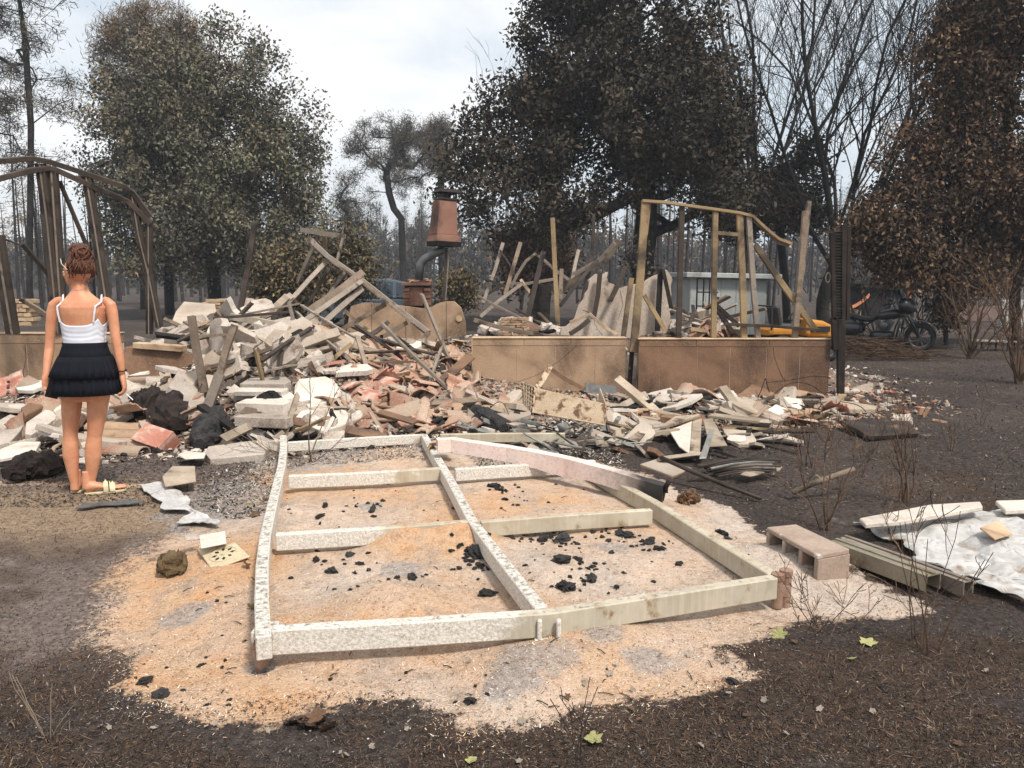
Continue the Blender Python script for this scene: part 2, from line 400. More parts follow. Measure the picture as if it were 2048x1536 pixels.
# ================================================================== materials of the wreck
M['tan'] = weathered('scorched_tan_render', srgb(194, 164, 134), srgb(160, 128, 102), 1.6, srgb(76, 56, 44), (.44, .64), 1.0, .9, .25, 60, .006, 0, 0, srgb(206, 184, 160), shift=False)
M['tan2'] = weathered('heat_browned_render', srgb(150, 116, 90), srgb(118, 88, 68), 1.3, srgb(60, 45, 37), (.42, .64), 1.0, .9, .25, 60, .006, 0, 0, srgb(186, 160, 136), shift=False)
M['cap'] = weathered('pale_wall_coping', srgb(214, 188, 156), srgb(178, 148, 116), 4, srgb(120, 96, 78), (.6, .7), 4, .9, .3, 50, .006, 0, .08)
M['plaster'] = weathered('cracked_pale_plaster', srgb(216, 200, 184), srgb(188, 168, 150), 2.2, srgb(100, 84, 74), (.62, .72), 2.4, .92, .5, 30, .01, 0, .05, srgb(120, 104, 92))
M['dark'] = weathered('charred_black_wood', srgb(24, 21, 20), srgb(52, 46, 42), 6, srgb(96, 90, 86), (.66, .74), 9, .85, .9, 28, .02, 0, .2)
M['steel'] = weathered('smoked_brown_steel', srgb(70, 60, 53), srgb(98, 85, 75), 3, srgb(48, 40, 36), (.50, .64), 3, .62, .2, 50, .004, .35, .15)
M['galv'] = weathered('ashy_galvanised_steel', srgb(134, 122, 110), srgb(166, 152, 138), 4, srgb(86, 72, 60), (.55, .66), 4, .6, .2, 60, .004, .3, .2)
M['stud'] = weathered('scorched_timber_stud', srgb(150, 126, 94), srgb(170, 146, 110), 2.2, srgb(78, 66, 56), (.46, .60), 1.4, .85, .4, 40, .006, 0, .12)
M['grey_wood'] = weathered('weathered_grey_timber', srgb(118, 102, 88), srgb(152, 134, 116), 3, srgb(66, 56, 48), (.52, .64), 3, .9, .5, 36, .008, 0, .2)
M['pole'] = weathered('dark_smoked_metal', srgb(50, 43, 40), srgb(84, 72, 64), 3, srgb(120, 106, 94), (.64, .72), 4, .6, .2, 50, .004, .3, .15)
M['lead'] = weathered('grey_flue_metal', srgb(92, 94, 96), srgb(126, 126, 124), 3, srgb(70, 64, 60), (.58, .7), 3, .5, .15, 50, .004, .5, .05)
M['clay'] = weathered('terracotta_chimney_render', srgb(154, 114, 96), srgb(134, 96, 80), 2, srgb(80, 62, 54), (.50, .68), 1.6, .9, .3, 50, .006, 0, .06)
def px2m(w, Y): return w * Y / FPX
def pbar(name, pts, Y0, Y1, w, mat, parent=None, h=None, up=None):
    """bar along photo points, depth running from Y0 to Y1; w in photo pixels"""
    n = len(pts); P = [AT(x, y, Y0 + (Y1 - Y0) * (i / (n - 1) if n > 1 else 0)) for i, (x, y) in enumerate(pts)]
    Ym = (Y0 + Y1) / 2; W = px2m(w, Ym); H = (h or .06)
    b = MB(); b.bar(P, W, H, up or (0, 1, 0)); return b.build(name, mat, parent, bevel=.003)
# ------------------------------------------------------------------ low rendered walls of the front
def low_wall(label, px0, px1, py_top, Y, joints, mat, cap_h=.095, zb=-.02, th=.2, strips=None):
    a = AT(px0, py_top, Y); b = AT(px1, py_top, Y); root = thing('low_wall', label, 'wall', ((a.x + b.x) / 2, Y + th / 2, 0))
    c = MB(); c.box(((a.x + b.x) / 2, Y + th / 2, (a.z + zb) / 2 - .01), (b.x - a.x - .012, th - .012, a.z - zb - .02)); c.build('core', M['plaster'], root)
    xs = [a.x] + [AT(j, py_top, Y).x for j in joints] + [b.x]
    for i in range(len(xs) - 1):
        p = MB(); g = .0022; h = a.z - cap_h - zb
        p.box(((xs[i] + xs[i + 1]) / 2, Y + .012 + random.uniform(-.0015, .0015), zb + h / 2), (xs[i + 1] - xs[i] - 2 * g, .02, h - .002)); p.build('panel', mat, root, bevel=.0025)
    ss = strips or [(0, .42), (.42, 1)]
    for s0, s1 in ss:
        p = MB(); w = b.x - a.x
        p.box((a.x + w * (s0 + s1) / 2, Y + th / 2 - .001, a.z - cap_h / 2 + .001), (w * (s1 - s0) - .004, th + .004, cap_h - .004)); p.build('coping', mat, root, bevel=.004)
    p = MB(); p.box(((a.x + b.x) / 2, Y + th / 2 - .004, a.z + .006), (b.x - a.x + .02, th + .02, .012)); p.build('edge_strip', M['cap'], root, bevel=.003)
    return root, a, b
def crack(root, pts, Y, w=.006):
    m = MB(); P = [AT(x, y, Y - .0006) for x, y in pts]; L = []; Rr = []
    for i, p in enumerate(P):
        d = (P[min(i + 1, len(P) - 1)] - P[max(i - 1, 0)]).normalized(); s = Vector((-d.z, 0, d.x)) * w * random.uniform(.3, .8); L.append(p + s); Rr.append(p - s)
    m.grid([L, Rr]); m.build('crack', M['dark'], root)
w1, a1, b1 = low_wall('tan rendered low wall between the tile heap and the narrow dark gap', 945, 1252, 677, 10.0, [1032, 1112, 1190], M['tan'], strips=[(0, .335), (.335, .64), (.64, 1)])
crack(w1, [(1155, 690), (1140, 703), (1118, 722), (1095, 738), (1070, 752), (1035, 764)], 10.0, .004)
p = MB(); p.box((a1.x - .004, 10.1, a1.z / 2), (.014, .22, a1.z)); p.build('corner_bead', M['cap'], w1)
w2, a2, b2 = low_wall('longer brown rendered low wall carrying the upright stud frame', 1278, 1662, 679, 10.05, [1322, 1397, 1462, 1535, 1572, 1602], M['tan2'], strips=[(0, .3), (.3, .68), (.68, 1)])
crack(w2, [(1546, 682), (1548, 712), (1556, 735), (1566, 757), (1572, 763)], 10.05, .005)
crack(w2, [(1535, 765), (1575, 761), (1600, 757), (1622, 752), (1660, 754)], 10.05, .005)
w3, a3, b3 = low_wall('rendered low wall under the bent steel frame behind the woman', -190, 232, 668, 9.6, [-40, 50], M['tan'], cap_h=.12)
crack(w3, [(50, 690), (52, 720), (46, 745), (52, 770)], 9.6, .006)
p = MB(); A = AT(245, 702, 9.5); B = AT(392, 716, 9.4); p.box(((A.x + B.x) / 2, 9.52, A.z - .17), (B.x - A.x, .09, .34), Euler((R(-12), R(5), R(-4))).to_matrix())
tag(p.build('fallen_wall_section', M['tan2'], bevel=.006), 'smoke-stained rendered wall panel sagging beside the woman\'s right hip', 'wall panel')
p = MB(); A = AT(272, 690, 9.55); B = AT(368, 697, 9.5); p.beam(A, B, .16, .07); tag(p.build('lintel', M['cap'], bevel=.006), 'short pale concrete lintel lying level on the sagging wall panel', 'lintel')
# ------------------------------------------------------------------ stud frame on the longer low wall
sf = thing('timber_wall_framing', 'scorched upright timber stud frame standing on the longer brown low wall', 'wall frame', (AT(1440, 680, 10.12).x, 10.15, a2.z))
Yf = 10.17
for k_, (nm, pts, w, mt) in enumerate([
    ('stud', [(1266, 704), (1268, 690), (1280, 560), (1291, 403)], 15, 'stud'), ('stud', [(1258, 782), (1264, 702)], 8, 'dark'), ('stud', [(1289, 470), (1296, 402)], 12, 'stud'), ('stud', [(1357, 678), (1360, 560), (1364, 411)], 10, 'steel'), ('stud', [(1427, 678), (1428, 560), (1431, 419)], 10, 'stud'),  # the short dark one stands in for the shade of the wall gap
    ('stud', [(1488, 678), (1485, 560), (1479, 428)], 12, 'stud'), ('stud', [(1516, 678), (1506, 570), (1497, 431)], 10, 'galv'), ('stud', [(1589, 676), (1600, 560), (1611, 422)], 11, 'grey_wood'), ('stud', [(1603, 560), (1611, 470), (1618, 402)], 8, 'grey_wood'),
    ('brace', [(1510, 489), (1560, 562), (1632, 662)], 11, 'stud'), ('noggin', [(1432, 466), (1483, 470)], 7, 'stud'), ('rail', [(1448, 648), (1540, 652), (1640, 660)], 6, 'steel'),
    ('brace', [(1432, 610), (1478, 652)], 8, 'pole'), ('brace', [(1431, 614), (1466, 666)], 9, 'pole'), ('brace', [(1288, 590), (1330, 660)], 8, 'stud')]):
    off = {'brace': .062, 'noggin': 0, 'rail': -.07}.get(nm, 0) + .0035 * (k_ % 4) + (.03 if k_ in (1, 2, 8) else 0)
    pbar(nm, pts, Yf + off, Yf + off, w, M[mt], sf)
tp = [(1284, 402), (1330, 405), (1371, 411), (1430, 419), (1478, 426), (1505, 433), (1530, 457), (1556, 478), (1582, 488)]
m = MB(); m.bar([AT(x, y, Yf) for x, y in tp], .09, .035, (0, 0, 1)); m.build('top_plate', M['stud'], sf, bevel=.003)
m = MB(); P_ = [AT(x, y, Yf + .05) for x, y in tp[4:]]
m.grid([[p + Vector((0, 0, .01)) for p in P_], [p + Vector((0, -.03, -.05 - .02 * (i % 2))) for i, p in enumerate(P_)]]); m.build('bent_flange', M['galv'], sf)
# ------------------------------------------------------------------ bent steel frame on the wall behind the woman
bf = thing('bent_steel_frame', 'tall bent steel wall frame with twisted top rails behind the woman', 'wall frame', (AT(150, 670, 9.8).x, 9.8, a3.z))
def P9(pts): return [AT(x, y, 9.2 + 1.0 * max(0, min(1, x / 300))) for x, y in pts]
for nm, pts, w, h in [('top_rail', [(-60, 330), (0, 322), (65, 317), (100, 324), (180, 350), (250, 374), (265, 385), (301, 433)], .10, .06), ('lower_rail', [(-60, 368), (0, 357), (60, 341), (97, 336), (112, 340), (200, 379), (258, 404), (301, 447)], .10, .062)]:
    m = MB(); m.bar(P9(pts), w, h, (0, -.25, 1)); m.build(nm, M['steel'], bf, bevel=.004)
for pts, w in [([(79, 327), (95, 450), (116, 668)], 14), ([(102, 336), (112, 480), (124, 668)], 16), ([(172, 352), (190, 460), (222, 668)], 14), ([(264, 390), (277, 470), (299, 560), (318, 655)], 11), ([(297, 440), (297, 560), (298, 668)], 10), ([(-8, 470), (6, 560), (24, 668)], 19)]:
    m = MB(); Q = P9(pts); Wm = px2m(w * 1.2, 9.7); m.bar([q + Vector((0, .02, 0)) for q in Q], Wm, .07, (0, 1, 0)); o = m.build('post', M['steel'], bf, bevel=.004)
    m = MB(); m.bar([q + Vector((Wm * .1, -.022, 0)) for q in Q], Wm * .16, .012, (0, 1, 0)); m.build('flange', M['galv'], o)
m = MB(); m.bar([q + Vector((0, .09, 0)) for q in P9([(110, 360), (165, 490), (206, 588)])], .04, .04, (0, 1, 0)); m.build('brace', M['steel'], bf, bevel=.003)
m = MB(); m.bar([q + Vector((0, .12, 0)) for q in P9([(32, 487), (70, 530), (110, 578)])], .05, .04, (0, 1, 0)); m.build('brace', M['pole'], bf, bevel=.003)
m = MB(); m.tube([q + Vector((0, .13, 0)) for q in P9([(-40, 470), (0, 479), (30, 490), (36, 488)])], .012, 6); m.build('conduit', M['pole'], bf)
m = MB(); m.bar([q + Vector((0, .14, 0)) for q in P9([(25, 598), (60, 618), (98, 645)])], .05, .04, (0, 1, 0)); m.build('brace', M['grey_wood'], bf, bevel=.003)
# ------------------------------------------------------------------ collapsed roof truss over the heap
tr = thing('roof_truss', 'collapsed grey metal roof truss leaning over the rubble heap', 'roof truss', (AT(700, 690, 11.5).x, 11.5, .5))
for nm, pts, Y0, Y1, w, mt in [
    ('rafter', [(617, 476), (655, 512), (725, 561), (800, 620), (858, 665)], 11.8, 10.9, 9, 'galv'), ('rafter', [(628, 492), (660, 520), (728, 568), (850, 665)], 11.86, 10.96, 5, 'grey_wood'), ('end_bar', [(858, 664), (835, 695), (808, 726)], 10.9, 10.85, 10, 'grey_wood'),
    ('ridge_channel', [(602, 460), (650, 468), (690, 473)], 12, 11.8, 9, 'galv'), ('hanger', [(637, 470), (617, 516), (594, 566)], 12, 12.1, 6, 'galv'), ('hanger', [(651, 466), (650, 510)], 12, 12, 5, 'stud'), ('hanger', [(686, 476), (674, 522)], 11.8, 11.8, 5, 'galv'),
    ('strut', [(661, 515), (620, 558), (572, 612)], 11.7, 11.3, 9, 'galv'), ('strut', [(662, 532), (642, 565), (612, 614)], 11.9, 11.7, 6, 'steel'), ('strut', [(690, 545), (668, 575), (645, 606)], 11.6, 11.5, 6, 'galv'),
    ('strut', [(772, 608), (730, 632), (682, 660)], 11.3, 11.2, 9, 'grey_wood'), ('strut', [(815, 645), (775, 668), (728, 692)], 11.1, 11, 9, 'grey_wood'), ('brace', [(762, 678), (785, 702), (808, 727)], 10.95, 10.8, 9, 'stud'),
    ('curved_rod', [(658, 532), (672, 540), (692, 545)], 11.7, 11.7, 5, 'steel')]:
    pbar(nm, pts, Y0, Y1, w, M[mt], tr)
LOOSE = [  # (points, Y0, Y1, width px, material, label)
    ([(726, 544), (680, 580), (618, 622)], 11.4, 10.9, 14, 'grey_wood', 'wide grey board slanting under the collapsed truss, uppermost of the fan'),
    ([(724, 562), (640, 620), (545, 686)], 11.2, 10.2, 10, 'galv', 'longest grey batten slanting down from the collapsed truss to the white blocks'),
    ([(729, 574), (690, 607), (640, 652)], 11.3, 10.7, 11, 'galv', 'lowest grey batten of the fan under the collapsed truss'),
    ([(510, 444), (497, 530), (480, 622)], 11.2, 11.0, 10, 'steel', 'tall thin metal channel leaning out of the heap before the bushy tree'),
    ([(690, 622), (735, 660), (752, 678)], 11.6, 11.2, 7, 'cap', 'short pale batten crossing behind the truss rafter'),
    ([(832, 812), (850, 845), (864, 878)], 8.3, 7.4, 9, 'clay', 'orange scorched batten leaning onto the middle rail of the base frame'),
    ([(1006, 486), (990, 540), (966, 606)], 13.4, 13.2, 7, 'galv', 'pale thin channel leaning in the ruined room, leftmost of the leaning posts there'),
    ([(1041, 485), (1028, 530), (1010, 590)], 13.2, 13.0, 8, 'grey_wood', 'grey post leaning beside the arched metal strip in the ruined room'),
    ([(1087, 503), (1073, 560), (1054, 640)], 12.8, 12.6, 10, 'pole', 'thick dark post leaning in front of the blackened board'),
    ([(1105, 436), (1110, 540), (1116, 662)], 12.6, 12.5, 9, 'stud', 'tallest tan wooden post standing in the middle of the ruined room'),
    ([(1123, 538), (1120, 600)], 12.9, 12.8, 8, 'grey_wood', 'short grey post stub just behind the tallest tan post'),
    ([(1157, 500), (1150, 530), (1144, 562)], 13.6, 13.4, 7, 'galv', 'short pale channel poking up between the tan post and the white wall'),
    ([(1187, 428), (1187, 470), (1184, 512)], 13.8, 13.8, 6, 'pole', 'thin dark upright post before the trunk of the great oak'),
    ([(1183, 512), (1174, 560), (1163, 612)], 13.0, 12.9, 9, 'pole', 'dark post leaning at the broken edge of the white wall'),
    ([(1200, 545), (1196, 590), (1187, 638)], 11.45, 11.4, 9, 'pole', 'burnt stud leaning against the notch of the white wall'),
    ([(1250, 533), (1238, 566), (1220, 602)], 11.45, 11.4, 9, 'steel', 'brown stud hanging across the dip in the white wall'),
    ([(1263, 556), (1254, 620), (1246, 678)], 11.3, 11.2, 10, 'stud', 'tan stud rising from the end of the shorter low wall'),
    ([(1321, 538), (1318, 600), (1315, 662)], 11.45, 11.4, 10, 'dark', 'charred stud standing against the upper corner of the white wall'),
    ([(1326, 540), (1335, 580), (1345, 630)], 11.4, 11.3, 7, 'dark', 'thin charred batten slanting from the upper corner of the white wall'),
    ([(960, 634), (1000, 600), (1046, 566)], 12.6, 12.9, 7, 'galv', 'long pale batten sloping up into the tangle of the ruined room'),
    ([(955, 598), (985, 582), (1018, 562)], 13.3, 13.4, 6, 'pole', 'thin dark rail sloping across the leftmost leaning posts'),
    ([(1000, 566), (1050, 568), (1112, 558)], 13.6, 13.5, 6, 'galv', 'pale rail lying level across the tangle of the ruined room'),
    ([(1042, 560), (1050, 572), (1062, 586)], 13.5, 13.3, 6, 'cap', 'short white batten hanging from the level rail in the ruin'),
    ([(1178, 640), (1160, 655), (1140, 668)], 11.3, 11.2, 9, 'pole', 'dark batten lying along the foot of the white wall'),
    ([(948, 640), (1000, 655), (1090, 672), (1180, 677)], 10.9, 10.7, 8, 'grey_wood', 'long grey batten lying just behind the shorter low wall'),
    ([(1238, 480), (1215, 515), (1190, 530), (1150, 560), (1110, 590)], 13.0, 13.2, 13, 'grey_wood', 'broken rafter sloping up behind the white wall before the oak trunk'),
    ([(1230, 486), (1200, 520), (1150, 548)], 12.8, 13.0, 8, 'galv', 'pale split board beside the broken rafter before the oak trunk'),
    ([(1195, 520), (1160, 560), (1120, 612)], 12.9, 12.6, 7, 'pole', 'dark batten leaning under the broken rafter'),
    ([(1014, 592), (1034, 550), (1052, 522), (1070, 508), (1090, 522), (1112, 542), (1138, 560)], 13.1, 13.1, 6, 'galv', 'arched bent metal strip over the ruined room'),
    ([(1140, 945 - 300), (1180, 628), (1210, 655), (1235, 670)], 11.0, 10.8, 6, 'cap', 'curled pale strip behind the shorter low wall'),
    ([(975, 560), (1010, 572), (1045, 590)], 13.2, 13.0, 5, 'pole', 'thin dark strut crossing low between the leaning posts'),
    ([(1000, 500), (1020, 530), (1032, 555)], 13.3, 13.2, 4, 'pole', 'thin dark wire strut hanging from the grey leaning post')]
for pts, Y0, Y1, w, mt, lab in LOOSE:
    nm = 'post' if 'post' in lab else 'batten' if 'batten' in lab else 'stud' if 'stud' in lab else 'board' if 'board' in lab else 'metal_strip' if 'strip' in lab or 'channel' in lab else 'rail'
    tag(pbar(nm, pts, Y0, Y1, w, M[mt], h=.05), lab, nm.replace('_', ' '))
# ------------------------------------------------------------------ walls further in
def outline_prism(name, px, Y, th, mat, parent=None, jag=0, bevel=.004):
    pts = []
    for i in range(len(px)):
        a = px[i]; b = px[(i + 1) % len(px)]; n = max(1, int(math.hypot(a[0] - b[0], a[1] - b[1]) / 9)) if jag else 1
        for k in range(n):
            t = k / n; j = jag if k else jag * .4
            pts.append(AT(a[0] + (b[0] - a[0]) * t + random.uniform(-j, j), a[1] + (b[1] - a[1]) * t + random.uniform(-j, j), Y))
    m = MB(); n = len(pts); bk = [p + Vector((random.uniform(-.02, .02) if jag else 0, th, random.uniform(-.03, .01) if jag else 0)) for p in pts]
    m.add(pts + bk, [tuple(range(n)), tuple(reversed(range(n, 2 * n)))] + [((j + 1) % n, j, n + j, n + (j + 1) % n) for j in range(n)])
    return m.build(name, mat, parent)
ww = outline_prism('broken_wall', [(1118, 690), (1124, 655), (1146, 644), (1156, 610), (1170, 596), (1179, 560), (1190, 548), (1216, 544), (1216, 564), (1240, 576), (1262, 570), (1286, 566), (1300, 556), (1316, 547), (1334, 540), (1343, 552), (1343, 590), (1340, 640), (1330, 695)], 11.55, .16, M['plaster'], None, 2.2)
tag(ww, 'jagged pale plastered wall fragment standing inside the ruin', 'wall')
crack(ww, [(1165, 620), (1185, 628), (1190, 650), (1205, 672)], 11.55, .006); crack(ww, [(1240, 580), (1246, 610), (1236, 640)], 11.55, .006)
for o in [c for c in ww.children]:
    o.data.transform(Matrix.Translation(-ww.location + Vector((0, 0, 0)))) if False else None
bw = thing('back_wall_fragment', 'tan back wall fragment behind the collapsed roof truss', 'wall', (AT(810, 690, 15).x, 15.05, .1))
Zb = [(688, 700), (744, 700), (812, 700), (893, 700), (926, 700)]
for poly in ([(690, 700), (697, 640), (702, 612), (724, 606), (743, 606), (743, 700)], [(744, 700), (744, 607), (780, 609), (811, 613), (811, 700)], [(812, 700), (812, 613), (850, 618), (862, 614), (878, 606), (892, 603), (892, 700)], [(893, 700), (893, 603), (908, 603), (922, 616), (931, 645), (932, 668), (926, 700)]):
    outline_prism('panel', poly, 15.0, .14, M['tan'], bw)
m = MB(); pc = AT(918, 637, 14.985); m.lathe([(.001, -.012), (.055, -.01), (.06, .01), (.001, .012)], pc, 14, Matrix.Rotation(R(90), 3, 'X')); m.build('socket_hole', M['cap'], bw)
m = MB(); m.box(AT(1080, 605, 12.9), (px2m(42, 12.9), .03, px2m(72, 12.9)), Euler((R(-6), R(3), 0)).to_matrix()); tag(m.build('board', M['dark'], bevel=.004), 'square blackened board leaning upright behind the shorter low wall', 'board')
# ------------------------------------------------------------------ chimney stack on its pole
Yc = 16.0
ch = thing('chimney_stack', 'terracotta chimney stack with black cowl held up on a thin pole', 'chimney', (AT(883, 600, Yc).x, Yc, .3))
def frus(m, cx, y0, y1, w0, w1, Y=Yc, rot=R(28)):
    a = AT(cx, y0, Y); b = AT(cx + 1, y1, Y); rr = []
    for c, w in ((a, w0), (b, w1)):
        w = px2m(w, Y) / 2 / 1.05; rr.append([c + Matrix.Rotation(rot, 3, 'Z') @ Vector((sx * w, sy * w, 0)) for sx, sy in ((-1, -1), (1, -1), (1, 1), (-1, 1))])
    m.loft(rr); return m
frus(MB(), 877, 470, 402, 46, 38).build('shaft', M['clay'], ch, bevel=.01)
frus(MB(), 879, 484, 470, 56, 50).build('flashing', M['clay'], ch, bevel=.006)
frus(MB(), 879, 493, 483, 52, 57).build('broken_base', M['dark'], ch, bevel=.006)
frus(MB(), 880, 401, 397, 40, 40).build('crown', M['pole'], ch, bevel=.004)
for dx, dy in ((-1, -1), (1, -1), (1, 1), (-1, 1)):
    c = AT(880, 397, Yc); off = Matrix.Rotation(R(28), 3, 'Z') @ Vector((dx * .15, dy * .15, 0)); m = MB(); m.beam(c + off, c + off + Vector((0, 0, .12)), .035, .035, (0, 1, 0)); m.build('cowl_leg', M['pole'], ch)
frus(MB(), 881, 386, 379, 50, 36).build('cowl', M['dark'], ch, bevel=.004)
m = MB(); m.lathe([(.07, 0), (.07, .14), (.05, .15)], AT(881, 397, Yc), 12); m.build('pot', M['pole'], ch)
m = MB(); m.tube([AT(882, 498, Yc), AT(862, 508, Yc), AT(841, 521, Yc), AT(834, 530, Yc), AT(833, 562, Yc)], .085, 12); m.build('flue_pipe', M['lead'], ch, smooth=True)
m = MB(); m.bar([AT(885, 495, Yc), AT(885, 550, Yc), AT(883, 620, Yc)], .05, .05, (0, 1, 0)); m.build('pole', M['pole'], ch)
m = MB(); m.bar([AT(878, 497, Yc - .03), AT(890, 500, Yc - .03), AT(890, 530, Yc - .03), AT(888, 600, Yc - .03)], .02, .02, (0, 1, 0)); m.build('cable', M['galv'], ch)
ch.rotation_euler = (0, R(2.5), 0)
# ------------------------------------------------------------------ brick fireplace
Yb = 17.2; c0 = AT(834, 640, Yb); c1 = AT(834, 571, Yb)
M['brickd'] = weathered('brown_fireplace_brick', srgb(140, 102, 84), srgb(118, 84, 68), 6, srgb(70, 52, 44), (.6, .72), 4, .9, .4, 50, .006, 0, .2)
fp = thing('garden_fireplace', 'small brown brick fireplace with tile bits on top beside the blue-grey car', 'fireplace', (c0.x, Yb + .25, 0))
W_ = px2m(54, Yb); H_ = c1.z; zb_ = 0
m = MB(); m.box((c0.x, Yb + .32, H_ / 2), (W_ - .03, .3, H_ - .01)); m.build('core', M['pole'], fp)
bk = None
for row in range(int(H_ / .075)):
    z = .0375 + row * .075
    for sx in (-1, 1):
        m = MB(); m.box((c0.x + sx * (W_ / 2 - .07), Yb + .12 + (.02 if row % 2 else 0), z), (.14, .24, .066)); m.build('brick', M['brickd'], fp)
m = MB(); m.box((c0.x - .0, Yb + .15, H_ + .03), (W_ + .06, .36, .06)); m.build('mantel_slab', M['brickd'], fp, bevel=.006)
m = MB(); m.box((c0.x - .02, Yb + .06, H_ * .82), (W_ - .28, .05, H_ * .3)); m.build('hood_panel', M['brickd'], fp, bevel=.004)
m = MB(); m.box((c0.x - .02, Yb + .1, H_ * .40), (W_ - .29, .03, H_ * .42)); m.build('door_plate', M['tan2'], fp, bevel=.004)
for i in range(9):
    m = MB(); m.box((c0.x + random.uniform(-.26, .26), Yb + random.uniform(.05, .25), H_ + .085 + random.uniform(0, .03)), (.12, .09, .045), Euler((random.uniform(-.3, .3), random.uniform(-.3, .3), random.uniform(0, 3))).to_matrix(), jit=.015)
    tag(m.build('tile_shard', M['cap'] if i % 2 else M['clay']), 'broken tile bit lying on top of the small brick fireplace', 'shard', 'shards on the fireplace')
# ================================================================== steel base frame lying on the sand
def frame_material(name, t0, slope, olive=srgb(164, 155, 138), fl=(.54, .68)):
    t = NT(name); v = t.coord(False)
    sx = t.node('ShaderNodeSeparateXYZ'); t.link(v, sx.inputs[0])
    n1 = t.noise(v, 5, 5, .6); n2 = t.noise(v, 85, 4, .7, .3); n3 = t.noise(v, 26, 5, .65)
    k = t.math('ADD', t.math('SUBTRACT', t.math('SUBTRACT', t0, t.math('MULTIPLY', sx.outputs[1], slope)), sx.outputs[0]), t.math('MULTIPLY', t.math('SUBTRACT', n1, .5), .9))
    white = t.ramp(k, -.06, .10)
    bare = t.mix(t.ramp(n1, .35, .68), olive, srgb(188, 179, 160)); bare = t.mix(t.ramp(t.noise(v, 9, 5, .7), .58, .72), bare, srgb(124, 98, 64))
    st = t.node('ShaderNodeMapping'); st.inputs['Scale'].default_value = (30, 30, 2); t.link(v, st.inputs['Vector'])
    bare = t.mix(t.math('MULTIPLY', t.ramp(t.noise(st.outputs[0], 1.5, 3), .5, .7), .35), bare, srgb(206, 194, 170))
    bl = t.mix(t.ramp(n2, .35, .62), srgb(176, 166, 152), srgb(224, 218, 208)); bl = t.mix(t.ramp(n3, .66, .76), bl, srgb(120, 112, 104))
    col = t.mix(white, bare, bl)
    geo = t.node('ShaderNodeNewGeometry'); sn = t.node('ShaderNodeSeparateXYZ'); t.link(geo.outputs['Normal'], sn.inputs[0])
    col = t.mix(t.math('MULTIPLY', t.ramp(sn.outputs[2], .7, .9), t.ramp(t.noise(v, 30, 4, .7), *fl)), col, srgb(116, 110, 104))   # soot flakes that settled on the top faces
    t.link(col, t.b.inputs['Base Color']); t.b.inputs['Roughness'].default_value = .72; t.b.inputs['Specular IOR Level'].default_value = .35
    t.bump(t.math('MULTIPLY', n2, white), .8, .006)
    return t.m
M['fr_front'] = frame_material('blistered_and_bare_steel', .42, .1)
M['fr_cross'] = frame_material('dusty_steel_crossbar', -.75, .0, srgb(164, 150, 128))
M['fr_side'] = frame_material('pale_side_rail_steel', .75, 0, srgb(176, 166, 146), (.46, .64))
ZT = .165
F0 = G(1000, 1100)
base = thing('steel_base_frame', 'rectangular steel base frame of bare and blistered beams lying on the pale sand', 'base frame', (0, 0, 0))
def rail(name, pts, zs, w, h, mat, bev=.005):
    w *= .86; h *= .9; P = [G(x, y, z) - Vector((0, 0, h / 2)) for (x, y), z in zip(pts, zs)]
    m = MB(); m.bar(P, w, h, (0, 0, 1)); return m.build(name, mat, base, bevel=bev)
def dens(pts, zs, k=5):
    o = []; oz = []
    for i in range(len(pts) - 1):
        for j in range(k):
            t = j / k; o.append((pts[i][0] + (pts[i + 1][0] - pts[i][0]) * t, pts[i][1] + (pts[i + 1][1] - pts[i][1]) * t)); oz.append(zs[i] + (zs[i + 1] - zs[i]) * t)
    return o + [pts[-1]], oz + [zs[-1]]
fb = rail('front_beam', [(543, 1255), (800, 1241), (1095, 1222), (1330, 1186), (1549, 1152)], [.195, .185, .175, .165, .16], .062, .112, M['fr_front'])
rail('left_rail', [(527, 1272), (523, 1200), (524, 1130), (530, 1072), (546, 1000), (563, 930), (567, 895), (566, 870)], [.20, .195, .19, .18, .17, .16, .15, .15], .066, .105, M['fr_side'])
rail('right_rail', [(1546, 1146), (1430, 1076), (1310, 1002), (1235, 962), (1150, 915)], [.16, .16, .16, .155, .15], .068, .11, M['fr_cross'])
rail('middle_rail', [(1082, 1214), (1010, 1124), (945, 1040), (902, 960), (848, 868)], [.172, .17, .168, .16, .15], .066, .10, M['fr_side'])
rail('cross_beam', [(551, 1067), (740, 1056), (935, 1041)], [.178, .17, .165], .055, .10, M['fr_cross'])
rail('cross_beam', [(961, 1042), (1140, 1028), (1303, 1018)], [.165, .163, .16], .055, .10, M['fr_cross'])
rail('cross_beam', [(577, 951), (740, 944), (885, 935)], [.163, .162, .16], .055, .10, M['fr_cross'])
rail('cross_beam', [(910, 937), (1000, 931), (1090, 926), (1190, 920)], [.16, .16, .158, .155], .055, .10, M['fr_side'])
rail('cross_beam', [(575, 884), (700, 876), (850, 868)], [.15, .15, .15], .05, .09, M['fr_cross'])
rail('cross_beam', [(880, 868), (1000, 866), (1130, 866)], [.15, .15, .15], .05, .09, M['fr_cross'])
M['bracket'] = weathered('rust_pink_bracket', srgb(150, 116, 98), srgb(178, 150, 132), 8, srgb(110, 82, 66), (.55, .65), 8, .8, .3, 60, .004, .2, .1)
